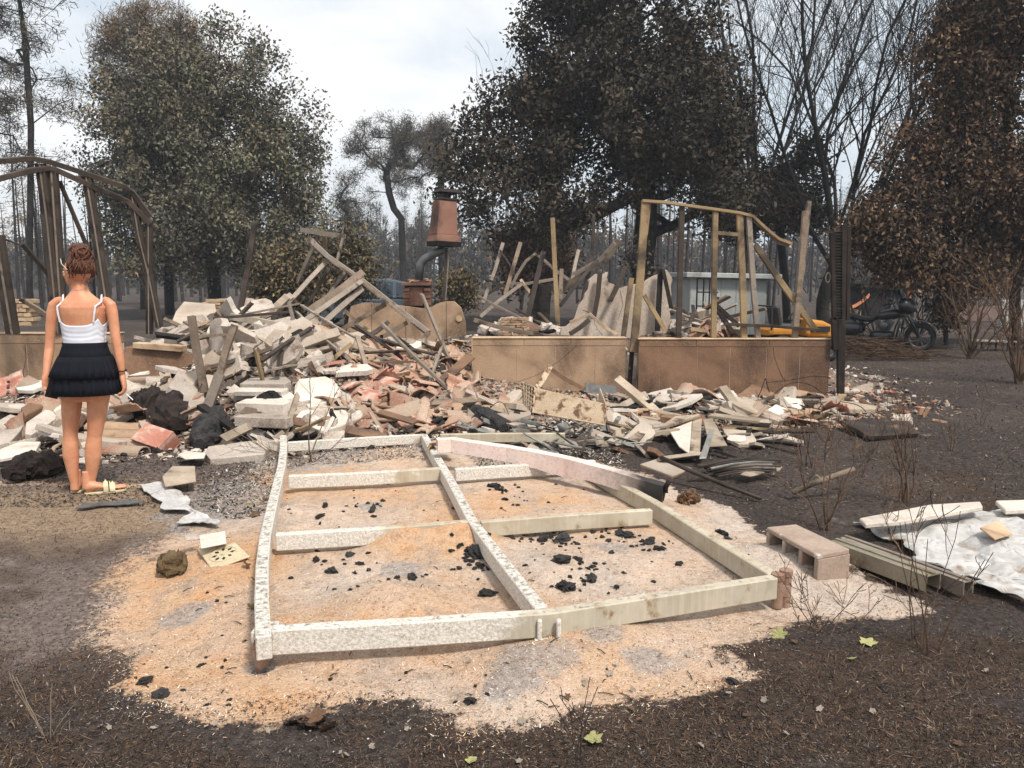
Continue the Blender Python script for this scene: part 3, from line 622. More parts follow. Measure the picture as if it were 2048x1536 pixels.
# feet
fl = G(521, 1352); m = MB(); m.lathe([(.055, 0), (.055, .012), (.026, .02), (.024, .10), (.02, .11)], (fl.x + .005, fl.y, .0), 14); m.build('foot', M['bracket'], base)
m = MB(); zf = .155; m.box((fl.x + .012, fl.y + .045, zf - .0), (.082, .10, .045)); m.build('corner_bracket', M['fr_side'], base, bevel=.004)
m = MB(); m.box((fl.x + .004, fl.y + .02, .105), (.05, .05, .09)); m.build('corner_sleeve', M['bracket'], base, bevel=.004)
fr = G(1560, 1212); m = MB()
for dx, dz, hh in ((-.02, .0, .13), (.025, -.01, .15)): m.lathe([(.026, 0), (.026, hh), (.030, hh + .004), (.030, hh + .03), (.022, hh + .031)], (fr.x + dx, fr.y + dx * .5, dz), 14)
m.build('foot', M['bracket'], base, smooth=False)
m = MB(); m.box((fr.x, fr.y + .01, .075), (.075, .05, .06)); m.build('corner_bracket', M['bracket'], base, bevel=.005)
m = MB(); p = G(1097, 1255, .10); yy = G(1095, 1222, .175).y - .034
for a_, b_, c_, d_ in ((-.038, 0, .014, .085), (.038, 0, .014, .085), (0, -.045, .09, .016)): m.box((p.x + a_, yy - .006, .115 + b_), (c_ * 1.3, .026, d_))
m.build('hook_plate', M['fr_side'], base, bevel=.004)
m = MB(); q = G(1313, 1006, .13); m.box((q.x - .012, q.y - .03, .10), (.03, .06, .10)); m.build('joint_plate', M['fr_cross'], base, bevel=.003)
# crumpled cap where the fascia lies on the middle rail
m = MB(); rr = []; c = G(893, 893, .16)
for i in range(7):
    t = i / 6; rr.append([c + Vector((.10 * math.cos(a) * (1 - .25 * t) - .04 + .02 * math.sin(5 * a + i), (t - .5) * .22, .055 * math.sin(a) * (1.3 - .4 * t) - .01 + .008 * math.sin(3 * a + 2 * i))) for a in np.linspace(R(-10), R(190), 12)])
m.grid(rr); o = m.build('crumpled_cap', M['cap'], base, smooth=True); sm = o.modifiers.new('solid', 'SOLIDIFY'); sm.thickness = .006
# ------------------------------------------------------------------ long pink fascia across the frame
M['fascia'] = weathered('pale_pink_painted_sheet', srgb(222, 196, 184), srgb(206, 168, 154), 1.4, srgb(236, 224, 214), (.5, .7), 1.6, .6, .12, 40, .003, 0, 0)
def fascia():
    top = [(872, 876, .30), (905, 874, .30), (960, 882, .285), (1020, 890, .27), (1080, 900, .26), (1140, 912, .25), (1190, 925, .24), (1240, 938, .24), (1290, 954, .225), (1336, 966, .215)]
    hgt = [.10, .10, .105, .11, .125, .14, .115, .12, .125, .12]
    rings = []
    P = [G(x, y, z) for x, y, z in top]
    for i, (p, h) in enumerate(zip(P, hgt)):
        d = (P[min(i + 1, 9)] - P[max(i - 1, 0)]).normalized(); s = d.cross(Vector((0, 0, 1))).normalized()   # towards the camera
        w = .065
        rings.append([p + s * .0, p + s * w + Vector((0, 0, -.006)), p + s * (w + .004) + Vector((0, 0, -h)), p + s * (w - .006) + Vector((0, 0, -h)), p + s * (w - .008) + Vector((0, 0, -.02)), p + s * .006 + Vector((0, 0, -.012)), p + s * .002 + Vector((0, 0, -h * .55)), p + s * -.006 + Vector((0, 0, -h * .55))])
    # refine along the length
    out = []
    for i in range(9):
        for k in range(4):
            t = k / 4; out.append([a.lerp(b, t) + Vector((0, 0, .001 * math.sin(7 * (i + t)))) for a, b in zip(rings[i], rings[i + 1])])
    out.append(rings[9]); m = MB(); m.loft(out); return m, P
t = NT('pink_sheet_sooted_at_one_end'); v = t.coord(False); sx = t.node('ShaderNodeSeparateXYZ'); t.link(v, sx.inputs[0])
pk = t.mix(t.ramp(t.noise(v, 3, 4), .35, .65), srgb(220, 194, 182), srgb(230, 212, 202)); pk = t.mix(t.ramp(t.noise(v, 60, 4), .5, .8), pk, srgb(196, 158, 144))
soot = t.ramp(t.math('ADD', sx.outputs[0], t.math('MULTIPLY', t.math('SUBTRACT', t.noise(v, 4, 5), .5), .45)), .42, .66)
pk = t.mix(soot, pk, srgb(48, 44, 42)); t.link(pk, t.b.inputs['Base Color']); t.b.inputs['Roughness'].default_value = .55; t.bump(t.noise(v, 9, 3), .25, .02)
M['fascia2'] = t.m
mf, Pf = fascia(); fa = mf.build('fascia_channel', M['fascia2'], smooth=False); tag(fa, 'long pale pink sheet-metal fascia, bent and sooted at one end, across the base frame', 'fascia')
m = MB(); e = G(1337, 964, .25); e2 = G(1323, 1004, .0); m.bar([e, e.lerp(e2, .5) + Vector((-.01, 0, 0)), e2], .022, .03, (0, 1, 0)); tag(m.build('charred_stake', M['dark'], bevel=.004), 'short charred stake propping the sooted end of the pink fascia', 'stake')
# ================================================================== wreckage: building blocks, tiles, boards
M['tile'] = weathered('burnt_terracotta_tile', srgb(160, 116, 96), srgb(180, 146, 124), 3, srgb(162, 142, 124), (.42, .58), 3, .9, .45, 45, .006, 0, .24, srgb(210, 190, 172))
M['tile_red'] = weathered('red_terracotta', srgb(168, 106, 88), srgb(186, 136, 118), 4, srgb(194, 170, 154), (.48, .62), 5, .9, .4, 45, .006, 0, .15)
M['tile_tan'] = weathered('dusty_tan_tile', srgb(186, 158, 130), srgb(164, 134, 108), 3, srgb(120, 88, 68), (.58, .70), 3, .9, .4, 45, .006, 0, .18)
M['block'] = weathered('ashy_concrete_block', srgb(200, 188, 176), srgb(168, 152, 138), 3, srgb(112, 94, 82), (.58, .70), 3, .95, .6, 35, .012, 0, .22, srgb(216, 206, 194))
M['white'] = weathered('whitened_plaster_slab', srgb(222, 212, 200), srgb(198, 184, 170), 3, srgb(150, 130, 114), (.60, .72), 3, .95, .5, 35, .01, 0, .12)
M['slab'] = weathered('beige_render_slab', srgb(192, 178, 162), srgb(160, 144, 128), 2.2, srgb(104, 84, 70), (.58, .74), 2, .92, .4, 45, .008, 0, .16)
M['smoked'] = weathered('smoked_brown_slab', srgb(140, 108, 84), srgb(108, 84, 68), 2.2, srgb(58, 50, 46), (.54, .70), 2, .92, .4, 45, .008, 0, .18)
M['plank'] = weathered('pale_scorched_plank', srgb(182, 166, 146), srgb(144, 128, 110), 4, srgb(86, 70, 58), (.56, .66), 3, .9, .4, 50, .006, 0, .2)
M['slag'] = weathered('grey_green_melted_metal', srgb(126, 126, 122), srgb(160, 158, 150), 6, srgb(88, 84, 80), (.52, .64), 6, .5, .5, 40, .008, .3, .2)
M['char'] = weathered('charcoal', srgb(28, 26, 26), srgb(56, 53, 51), 12, srgb(96, 92, 90), (.66, .76), 14, .8, 1.0, 45, .02, 0, .25, spec=.5)
M['clinker'] = weathered('brown_black_clinker', srgb(30, 24, 22), srgb(62, 50, 44), 9, srgb(100, 88, 80), (.66, .76), 9, .9, 1.0, 30, .03, 0, .15)
def HIT(px, py):
    """first point of the heap or ground seen through a photo pixel"""
    d = ray(px, py); t = 4.0 / d.y if py < 1000 else 1.5 / d.y
    p = Vector((0, 0, CAM_H)) + d * t; st = .12
    for _ in range(260):
        if p.z < surf(p.x, p.y):
            lo = p - d * st; hi = p
            for _ in range(6):
                mid = (lo + hi) / 2
                if mid.z < surf(mid.x, mid.y): hi = mid
                else: lo = mid
            return hi
        p = p + d * st
        if p.y > 30: break
    return None
def rnd(a, b): return random.uniform(a, b)
# -- prototype meshes (shared by the copies)
def chunk_mesh(name, sx, sy, sz, mat, n=16, sq=.8):
    bm = bmesh.new()
    for _ in range(n):
        p = [rnd(-1, 1) for _ in range(3)]
        k = max(abs(c) for c in p) or 1; p = [c / k if random.random() < sq else c for c in p]
        bm.verts.new((p[0] * sx / 2, p[1] * sy / 2, p[2] * sz / 2))
    for cx in (-1, 1):
        for cy in (-1, 1):
            for cz in (-1, 1):
                if random.random() < .62: bm.verts.new((cx * sx / 2 * rnd(.9, 1), cy * sy / 2 * rnd(.9, 1), cz * sz / 2))
    bmesh.ops.convex_hull(bm, input=bm.verts)
    bmesh.ops.delete(bm, geom=[v for v in bm.verts if not v.link_faces], context='VERTS')
    bmesh.ops.dissolve_limit(bm, angle_limit=R(6), verts=bm.verts, edges=bm.edges)
    bmesh.ops.triangulate(bm, faces=bm.faces); big = max(sx, sy, sz)
    bmesh.ops.subdivide_edges(bm, edges=[e for e in bm.edges if e.calc_length() > big * .22], cuts=2, use_grid_fill=True); bmesh.ops.triangulate(bm, faces=bm.faces)
    sd0 = rnd(0, 50); k_ = 9 / max(.2, big * 3)
    for v_ in bm.verts:
        q = v_.co * k_ + Vector((sd0, sd0, 0)); v_.co += v_.co.normalized() * (mnoise.noise(q) * .07 * big + mnoise.noise(q * 3.1) * .03 * big)
    me = bpy.data.meshes.new(name); bm.to_mesh(me); bm.free(); me.materials.append(mat); return me
def slab_mesh(name, sx, sy, th, mat, n=7, jag=.25, bevel=.004):
    a0 = [2 * math.pi * (i + rnd(-.3, .3)) / n for i in range(n)]; poly = []
    for a in a0:
        k = 1 / max(abs(math.cos(a)), abs(math.sin(a))) * rnd(1 - jag, 1); k = min(k, 1.35)
        poly.append((math.cos(a) * sx / 2 * k, math.sin(a) * sy / 2 * k))
    fine = []
    for i in range(n):
        p, q = poly[i], poly[(i + 1) % n]; kk = 3 if random.random() < .6 else 1
        for j in range(kk): t = j / kk; fine.append((p[0] + (q[0] - p[0]) * t + (rnd(-.012, .012) if j else 0), p[1] + (q[1] - p[1]) * t + (rnd(-.012, .012) if j else 0)))
    m = MB(); m.prism(fine, Matrix.Identity(4), th); return m.mesh(name, mat, False, bevel)
def tile_mesh(name, L, W, mat, lo=0.0, hi=1.0, jag=0, kind=0):
    """interlocking roof tile: one deep roll, flat pan and side lips; lo/hi cut its width"""
    prof = []
    N = 14
    for i in range(N + 1):
        u = lo + (hi - lo) * i / N; x = (u - .5) * W
        z = .045 * math.sin(math.pi * min(1, u / .46)) if u < .46 else .006 * math.sin((u - .46) * 9) + (.02 if u > .94 else 0)
        if kind == 1: z = .06 * math.sin(math.pi * u)
        if kind == 2: z = .018 * math.sin(2 * math.pi * u * 1.5) + (.022 if u > .94 or u < .05 else 0)
        prof.append((x, z))
    th = .014; m = MB(); cut = [rnd(-jag, jag) for _ in prof]; cut2 = [rnd(-jag, jag) for _ in prof]
    T = [[Vector((x, -L / 2 + (c if s == 0 else 0) + (s / 2) * L + (c2 if s == 2 else 0), z)) for (x, z), c, c2 in zip(prof, cut, cut2)] for s in range(3)]
    B = [[p - Vector((0, 0, th)) for p in r] for r in T]
    m.grid([list(reversed(r)) for r in T]); m.grid(B)
    m.grid([T[0], B[0]][::-1]); m.grid([T[2], B[2]]); m.grid([[r[0] for r in T], [r[0] for r in B]]); m.grid([[r[-1] for r in T], [r[-1] for r in B]][::-1])
    me = m.mesh(name, mat); bm = bmesh.new(); bm.from_mesh(me); bmesh.ops.remove_doubles(bm, verts=bm.verts, dist=.0005); bmesh.ops.recalc_face_normals(bm, faces=bm.faces); bm.to_mesh(me); bm.free(); return me
TILES = [tile_mesh('roof_tile', .40, .26, M['tile'], jag=.01, kind=k) for k in (0, 1, 2)] + [tile_mesh('roof_tile', rnd(.14, .28), .26, M[mt], a, b, .04, k) for mt, a, b, k in (('tile', 0, .6, 0), ('tile_red', .3, 1, 0), ('tile', 0, 1, 1), ('tile_tan', 0, 1, 1), ('tile', .2, 1, 2), ('tile_tan', 0, .7, 2), ('tile_red', 0, 1, 1), ('tile', 0, .5, 1))]
SHARDS = [slab_mesh('tile_shard', rnd(.09, .2), rnd(.07, .14), rnd(.014, .03), M[mt], random.choice((4, 5, 6)), .45, .002) for mt in ('tile', 'tile_red', 'tile', 'tile_tan', 'tile', 'tile_red', 'tile_tan', 'tile')]
BLOCKS = [chunk_mesh('concrete_chunk', rnd(.14, .44), rnd(.10, .22), rnd(.06, .15), M[mt], 10) for mt in ('block', 'white', 'block', 'slab', 'block', 'white', 'block', 'smoked', 'slab', 'block', 'white', 'block', 'smoked', 'slab')]
SLABS = [slab_mesh('render_slab', rnd(.3, .6), rnd(.22, .4), rnd(.035, .07), M[mt]) for mt in ('slab', 'white', 'slab', 'block', 'smoked', 'slab', 'block', 'white')]
def plank_mesh(L, w, h, mat, split=True):
    m = MB(); rings = []; n = 4; b1_, b2_ = rnd(-.02, .02), rnd(-.015, .015)
    for i in range(n + 1):
        t = i / n; x = (t - .5) * L; k = math.sin(math.pi * t)
        rings.append([Vector((x + (rnd(-.04, .04) if split and i in (0, n) else 0), sy * w / 2 + b1_ * k, sz * h / 2 + b2_ * k)) for sy, sz in ((-1, -1), (1, -1), (1, 1), (-1, 1))])
    m.loft(rings); return m.mesh('plank', mat, False, .002)
PLANKS = [plank_mesh(rnd(.35, 1.1), rnd(.05, .11), rnd(.018, .045), M[mt]) for mt in ('plank', 'grey_wood', 'dark', 'plank', 'smoked', 'grey_wood', 'stud', 'galv', 'plank', 'dark')]
def put(meshes, name, p, label, cat, group, tilt=.35, lift=.02, sc=(.75, 1.2), yaw=None, flat=None):
    me_ = random.choice(meshes); o = bpy.data.objects.new(name, me_); COL.objects.link(o)
    e = .12; nx_ = surf(p.x - e, p.y) - surf(p.x + e, p.y); ny_ = surf(p.x, p.y - e) - surf(p.x, p.y + e)
    nrm = Vector((nx_, ny_, 2 * e)).normalized(); q = Vector((0, 0, 1)).rotation_difference(nrm)
    t = Euler((random.gauss(0, tilt), random.gauss(0, tilt), rnd(0, 6.3) if yaw is None else yaw)).to_quaternion()
    o.rotation_mode = 'QUATERNION'; o.rotation_quaternion = q @ t; s = rnd(*sc); o.scale = (s, s, s)
    o.location = Vector((p.x, p.y, surf(p.x, p.y) + lift)); tag(o, label, cat, group); return o
def inpoly(x, y, P):
    c = False; n = len(P)
    for i in range(n):
        ax, ay = P[i]; bx, by = P[(i + 1) % n]
        if (ay > y) != (by > y) and x < (bx - ax) * (y - ay) / (by - ay) + ax: c = not c
    return c
HERO = [(1035, 728, 1225, 858), (1318, 824, 1462, 922), (584, 748, 695, 815), (180, 838, 372, 930), (398, 818, 468, 908), (395, 748, 602, 850), (335, 733, 415, 834), (1452, 766, 1562, 822), (940, 818, 1012, 865), (1275, 772, 1352, 810), (1160, 760, 1245, 812), (1395, 905, 1570, 958), (525, 606, 650, 695), (0, 785, 125, 925), (240, 688, 395, 765), (1112, 540, 1345, 672)]
def scatter(zone, n, fn, power=1.0):
    xs = [p[0] for p in zone]; ys = [p[1] for p in zone]; k = 0; tries = 0
    while k < n and tries < n * 30:
        tries += 1; x = rnd(min(xs), max(xs)); y = rnd(min(ys), max(ys))
        if not inpoly(x, y, zone) or (random.random() < .92 and any(a <= x <= c and b <= y <= d for a, b, c, d in HERO)): continue
        p = HIT(x, y)
        if p is None or p.y > 15: continue
        fn(p); k += 1
ZL = [(0, 790), (380, 740), (400, 900), (150, 925), (0, 925)]                       # before the woman
ZW = [(380, 640), (520, 610), (700, 690), (690, 880), (560, 905), (400, 880), (370, 740)]  # white blocks
ZT_ = [(620, 720), (940, 690), (945, 850), (870, 870), (690, 860)]                  # tiles
ZR = [(950, 815), (1250, 800), (1660, 795), (1700, 850), (1330, 855), (960, 855)]   # foot of the low walls
ZP = [(1230, 845), (1480, 830), (1580, 880), (1560, 940), (1300, 930)]              # boards
ZF = [(1660, 770), (1760, 770), (1900, 850), (1800, 870), (1640, 850)]              # edge of the heap
ZI = [(950, 640), (1110, 600), (1130, 660), (1640, 640), (1640, 672), (950, 672)]   # inside the ruin
ZB = [(0, 620), (90, 610), (240, 620), (440, 600), (440, 700), (250, 720), (240, 665), (0, 665)]            # behind the left wall
ZM = [(950, 855), (1230, 850), (1290, 910), (1100, 925), (900, 870)]                # slag and metal
ZG = [(700, 880), (860, 880), (890, 930), (580, 940), (590, 900)]
G1 = 'chunks in the white block heap'
scatter(ZW, 95, lambda p: put(BLOCKS, 'concrete_chunk', p, 'pale broken concrete chunk in the white heap right of the woman', 'concrete chunk', G1, .5, rnd(0, .07), (.55, 1.05)))
scatter(ZW, 60, lambda p: put(SLABS, 'render_slab', p, 'beige broken render slab in the white heap right of the woman', 'slab', 'slabs in the white block heap', .45, rnd(.03, .10), (.5, 1.0)))
scatter(ZW, 24, lambda p: put(PLANKS, 'plank', p, 'splintered plank among the white blocks right of the woman', 'plank', 'planks in the white block heap', .5, rnd(.05, .16)))
scatter(ZT_, 150, lambda p: put(TILES, 'roof_tile', p, 'broken terracotta roof tile in the tile heap beside the tan low wall', 'roof tile', 'tiles in the tile heap', .38, rnd(.0, .07)))
scatter(ZT_, 60, lambda p: put(SHARDS, 'tile_shard', p, 'small terracotta shard in the tile heap beside the tan low wall', 'shard', 'shards in the tile heap', .5, rnd(.0, .07)))
scatter(ZT_, 30, lambda p: put(BLOCKS, 'concrete_chunk', p, 'pale chunk lying among the tiles beside the tan low wall', 'concrete chunk', 'chunks in the tile heap', .5, rnd(0, .05), (.4, .8)))
scatter(ZT_, 12, lambda p: put(PLANKS, 'plank', p, 'thin plank lying among the tiles beside the tan low wall', 'plank', 'planks in the tile heap', .3, rnd(.05, .12)))
scatter(ZL, 38, lambda p: put(SLABS, 'render_slab', p, 'grey broken slab in the rubble around the woman\'s legs', 'slab', 'slabs by the woman', .4, rnd(.02, .1)))
scatter(ZL, 30, lambda p: put(BLOCKS, 'concrete_chunk', p, 'concrete chunk in the rubble around the woman\'s legs', 'concrete chunk', 'chunks by the woman', .5, rnd(0, .06), (.6, 1.)))
scatter(ZL, 32, lambda p: put(TILES, 'roof_tile', p, 'brown roof tile in the rubble around the woman\'s legs', 'roof tile', 'tiles by the woman', .4, rnd(.0, .06)))
scatter(ZL, 10, lambda p: put(PLANKS, 'plank', p, 'burnt plank in the rubble around the woman\'s legs', 'plank', 'planks by the woman', .3, rnd(.03, .1)))
scatter(ZR, 48, lambda p: put(TILES + SHARDS, 'roof_tile', p, 'roof tile piece at the foot of the two low walls', 'roof tile', 'tiles under the low walls', .4, rnd(.0, .05)))
scatter(ZR, 40, lambda p: put(SLABS, 'render_slab', p, 'tan or smoked slab at the foot of the two low walls', 'slab', 'slabs under the low walls', .3, rnd(.02, .08)))
scatter(ZR, 20, lambda p: put(PLANKS, 'plank', p, 'scorched plank at the foot of the two low walls', 'plank', 'planks under the low walls', .22, rnd(.03, .09)))
scatter(ZR, 25, lambda p: put(BLOCKS, 'concrete_chunk', p, 'small concrete chunk at the foot of the two low walls', 'concrete chunk', 'chunks under the low walls', .4, rnd(0, .04), (.4, .8)))
scatter(ZP, 13, lambda p: put(PLANKS, 'plank', p, 'pale plank in the board pile before the longer low wall', 'plank', 'planks in the board pile', .18, rnd(.02, .07)))
scatter(ZP, 14, lambda p: put(SLABS, 'render_slab', p, 'thin plaster slab in the board pile before the longer low wall', 'slab', 'slabs in the board pile', .25, rnd(.01, .06), (.5, .9)))
scatter(ZF, 46, lambda p: put(SHARDS, 'tile_shard', p, 'red tile shard on burnt ground past the end of the longer low wall', 'shard', 'red shards past the wall', .2, .012))
scatter(ZF, 18, lambda p: put(SLABS + BLOCKS, 'render_slab', p, 'pale slab piece on burnt ground past the end of the longer low wall', 'slab', 'pale pieces past the wall', .2, .02, (.4, .8)))
scatter(ZI, 46, lambda p: put(BLOCKS + SLABS, 'concrete_chunk', p, 'dusty chunk inside the ruin behind the two low walls', 'concrete chunk', 'chunks inside the ruin', .5, rnd(.02, .12)))
scatter(ZI, 14, lambda p: put(PLANKS, 'plank', p, 'grey plank inside the ruin behind the two low walls', 'plank', 'planks inside the ruin', .4, rnd(.03, .12)))
scatter(ZI, 24, lambda p: put(TILES, 'roof_tile', p, 'roof tile inside the ruin behind the two low walls', 'roof tile', 'tiles inside the ruin', .4, rnd(.0, .1)))
scatter(ZB, 60, lambda p: put(SLABS + BLOCKS, 'render_slab', p, 'pale slab behind the wall that carries the bent steel frame', 'slab', 'slabs behind the bent frame', .35, rnd(.02, .1)))
SLAGS = [slab_mesh('metal_scrap', rnd(.12, .32), rnd(.05, .12), .008, M['slag'], 6, .4, .001) for _ in range(4)] + [plank_mesh(rnd(.25, .6), rnd(.02, .05), .012, M[k]) for k in ('slag', 'galv', 'slag')]
scatter(ZM, 56, lambda p: put(SLAGS, 'metal_scrap', p, 'grey-green metal scrap behind the long pink fascia', 'metal scrap', 'scrap behind the fascia', .35, rnd(.01, .12)))
scatter(ZM, 14, lambda p: put(SLABS, 'render_slab', p, 'dusty slab among the metal scrap behind the pink fascia', 'slab', 'slabs in the metal scrap', .3, rnd(.0, .05), (.4, .7)))
# ------------------------------------------------------------------ crushed small stuff over the heaps: too small to pick apart
def fines(name, label, zones, mats, smin, smax):
    rng = np.random.default_rng(3); V = []; Fc = []; MI = []; o = 0
    for zone, n in zones:
        xs = [p[0] for p in zone]; ys = [p[1] for p in zone]
        # world box of the zone from a few hits
        pts = [HIT(x, y) for x, y in zone]; pts = [p for p in pts if p is not None]
        x0, x1 = min(p.x for p in pts) - .1, max(p.x for p in pts) + .1; y0, y1 = min(11, min(p.y for p in pts)), min(15, max(p.y for p in pts) + .2)
        x0, x1 = max(x0, -8), min(x1, 6)
        ax = rng.uniform(x0, x1, n); ay = rng.uniform(y0, y1, n); az = np.maximum(ground_h(ax, ay), heap_h(ax, ay))
        keep = (heap_h(ax, ay) > -.046 + .05 * rng.random(n) ** 2)
        ax, ay, az = ax[keep], ay[keep], az[keep]; k = len(ax)
        s = smin + (smax - smin) * rng.random(k) ** 3
        base_ = np.array([(-.5, -.5, -.3), (.6, -.4, -.3), (.4, .5, -.3), (-.5, .4, -.3), (-.4, -.35, .3), (.45, -.3, .25), (.3, .4, .35), (-.4, .3, .28)])
        P = base_[None] * (1 + .5 * (rng.random((k, 8, 3)) - .5)) * np.stack([s * rng.uniform(.6, 2.2, k), s, s * rng.uniform(.3, .9, k)], -1)[:, None]
        a = rng.uniform(0, 6.28, k); ti = rng.normal(0, .5, k); ca, sa, ct, st = np.cos(a), np.sin(a), np.cos(ti), np.sin(ti)
        x_ = P[..., 0] * ct[:, None] - P[..., 2] * st[:, None]; z_ = P[..., 0] * st[:, None] + P[..., 2] * ct[:, None]; y_ = P[..., 1]
        Q = np.stack([x_ * ca[:, None] - y_ * sa[:, None] + ax[:, None], x_ * sa[:, None] + y_ * ca[:, None] + ay[:, None], z_ + az[:, None] + .01], -1)
        V.append(Q.reshape(-1, 3)); f = np.array([(4, 5, 6, 7), (0, 1, 5, 4), (1, 2, 6, 5), (2, 3, 7, 6), (3, 0, 4, 7)])
        Fc.append((f[None] + (np.arange(k) * 8)[:, None, None] + o).reshape(-1, 4)); o += k * 8
        MI.append(np.repeat(rng.integers(0, len(mats), k), 5))
    V = np.concatenate(V); Fc = np.concatenate(Fc); MI = np.concatenate(MI)
    m_ = bpy.data.meshes.new(name); m_.from_pydata(V.tolist(), [], Fc.tolist())
    for q in mats: m_.materials.append(q)
    m_.polygons.foreach_set('material_index', MI.astype(np.int32)); ob = bpy.data.objects.new(name, m_); COL.objects.link(ob); tag(ob, label, 'rubble', kind='stuff'); return ob
fines('tile_crumbs', 'crushed tile and plaster crumbs all over the wreckage', [(ZT_, 5200), (ZR, 4200), (ZF, 1500)], [M['tile'], M['tile_tan'], M['slab'], M['clinker'], M['tile_red'], M['block']], .012, .06)
fines('plaster_crumbs', 'crushed pale plaster and ash crumbs over the wreckage', [(ZW, 5200), (ZL, 4200), (ZM, 3000), (ZI, 2600), (ZB, 1500), (ZP, 2600), (ZG, 1500)], [M['block'], M['slab'], M['clinker'], M['white'], M['smoked'], M['clinker']], .012, .06)

# wires and thin rods tangled in the heap
for i in range(14):
    z_ = random.choice((ZW, ZT_, ZR, ZI, ZL, ZR)); xs = [p[0] for p in z_]; ys = [p[1] for p in z_]; p = HIT(rnd(min(xs), max(xs)), rnd(min(ys), max(ys)))
    if p is None or p.y > 15: continue
    a = rnd(0, 6.3); L_ = rnd(.3, .9); f1_, f2_ = rnd(2, 5), rnd(0, 6); hh_ = rnd(.08, .25); pts = [p + Vector((math.cos(a) * L_ * t_ + .06 * math.sin(f1_ * t_ + f2_), math.sin(a) * L_ * t_ * .6 + .05 * math.sin(f1_ * 1.3 * t_), .02 + hh_ * math.sin(3.0 * t_))) for t_ in np.linspace(0, 1, 16)]
    m = MB(); m.tube(pts, rnd(.003, .006), 5); tag(m.build('bent_wire', M[random.choice(('pole', 'galv', 'dark'))], smooth=True), 'thin bent wire sticking out of the wreckage', 'wire', 'wires in the wreckage')

BIGS = [slab_mesh('wall_slab', rnd(.55, .95), rnd(.3, .5), rnd(.05, .10), M[mt], 9, .3) for mt in ('slab', 'white', 'block', 'tan', 'slab')]
scatter([(400, 640), (520, 620), (680, 690), (600, 745), (400, 740)], 15, lambda p: put(BIGS, 'wall_slab', p, 'large broken wall slab jutting from the upper white heap', 'slab', 'large slabs in the upper heap', .6, rnd(.10, .2), (.7, 1.)))
scatter([(640, 700), (930, 690), (930, 760), (660, 780)], 6, lambda p: put(BIGS, 'wall_slab', p, 'large broken slab lying among the roof tiles', 'slab', 'large slabs in the tile heap', .35, rnd(.05, .1), (.6, .9)))
BARS = [plank_mesh(rnd(.9, 1.7), rnd(.03, .055), rnd(.02, .035), M[mt]) for mt in ('galv', 'steel', 'grey_wood', 'galv', 'pole')]
scatter([(390, 640), (520, 610), (700, 670), (900, 700), (900, 780), (420, 760)], 24, lambda p: put(BARS, 'metal_bar', p, 'long bent metal bar sticking out of the heap left of the tan wall', 'metal bar', 'bars in the big heap', .45, rnd(.12, .3)))
scatter([(950, 600), (1120, 590), (1120, 650), (1330, 650), (1640, 640), (1640, 668), (950, 668)], 12, lambda p: put(BARS, 'metal_bar', p, 'long bent metal bar in the tangle behind the two low walls', 'metal bar', 'bars inside the ruin', .5, rnd(.1, .3)))

DARKS = [slab_mesh('gap_shade_board', rnd(.2, .5), rnd(.08, .2), rnd(.015, .03), M[mt], 6, .4, .002) for mt in ('dark', 'char', 'smoked', 'clinker')]  # dark pieces added to stand in for shaded gaps between the debris
scatter(ZR, 26, lambda p: put(DARKS, 'gap_shade_board', p, 'dark charred board piece standing in for a shaded gap at the foot of the two low walls', 'board', 'dark gap pieces under the low walls', .35, rnd(.02, .06)))
scatter(ZW + [], 22, lambda p: put(DARKS, 'gap_shade_board', p, 'dark charred board piece standing in for a shaded gap among the white blocks', 'board', 'dark gap pieces in the white heap', .5, rnd(.01, .06)))
scatter(ZT_, 18, lambda p: put(DARKS, 'gap_shade_board', p, 'dark charred board piece standing in for a shaded gap among the roof tiles', 'board', 'dark gap pieces in the tile heap', .4, rnd(.01, .06)))
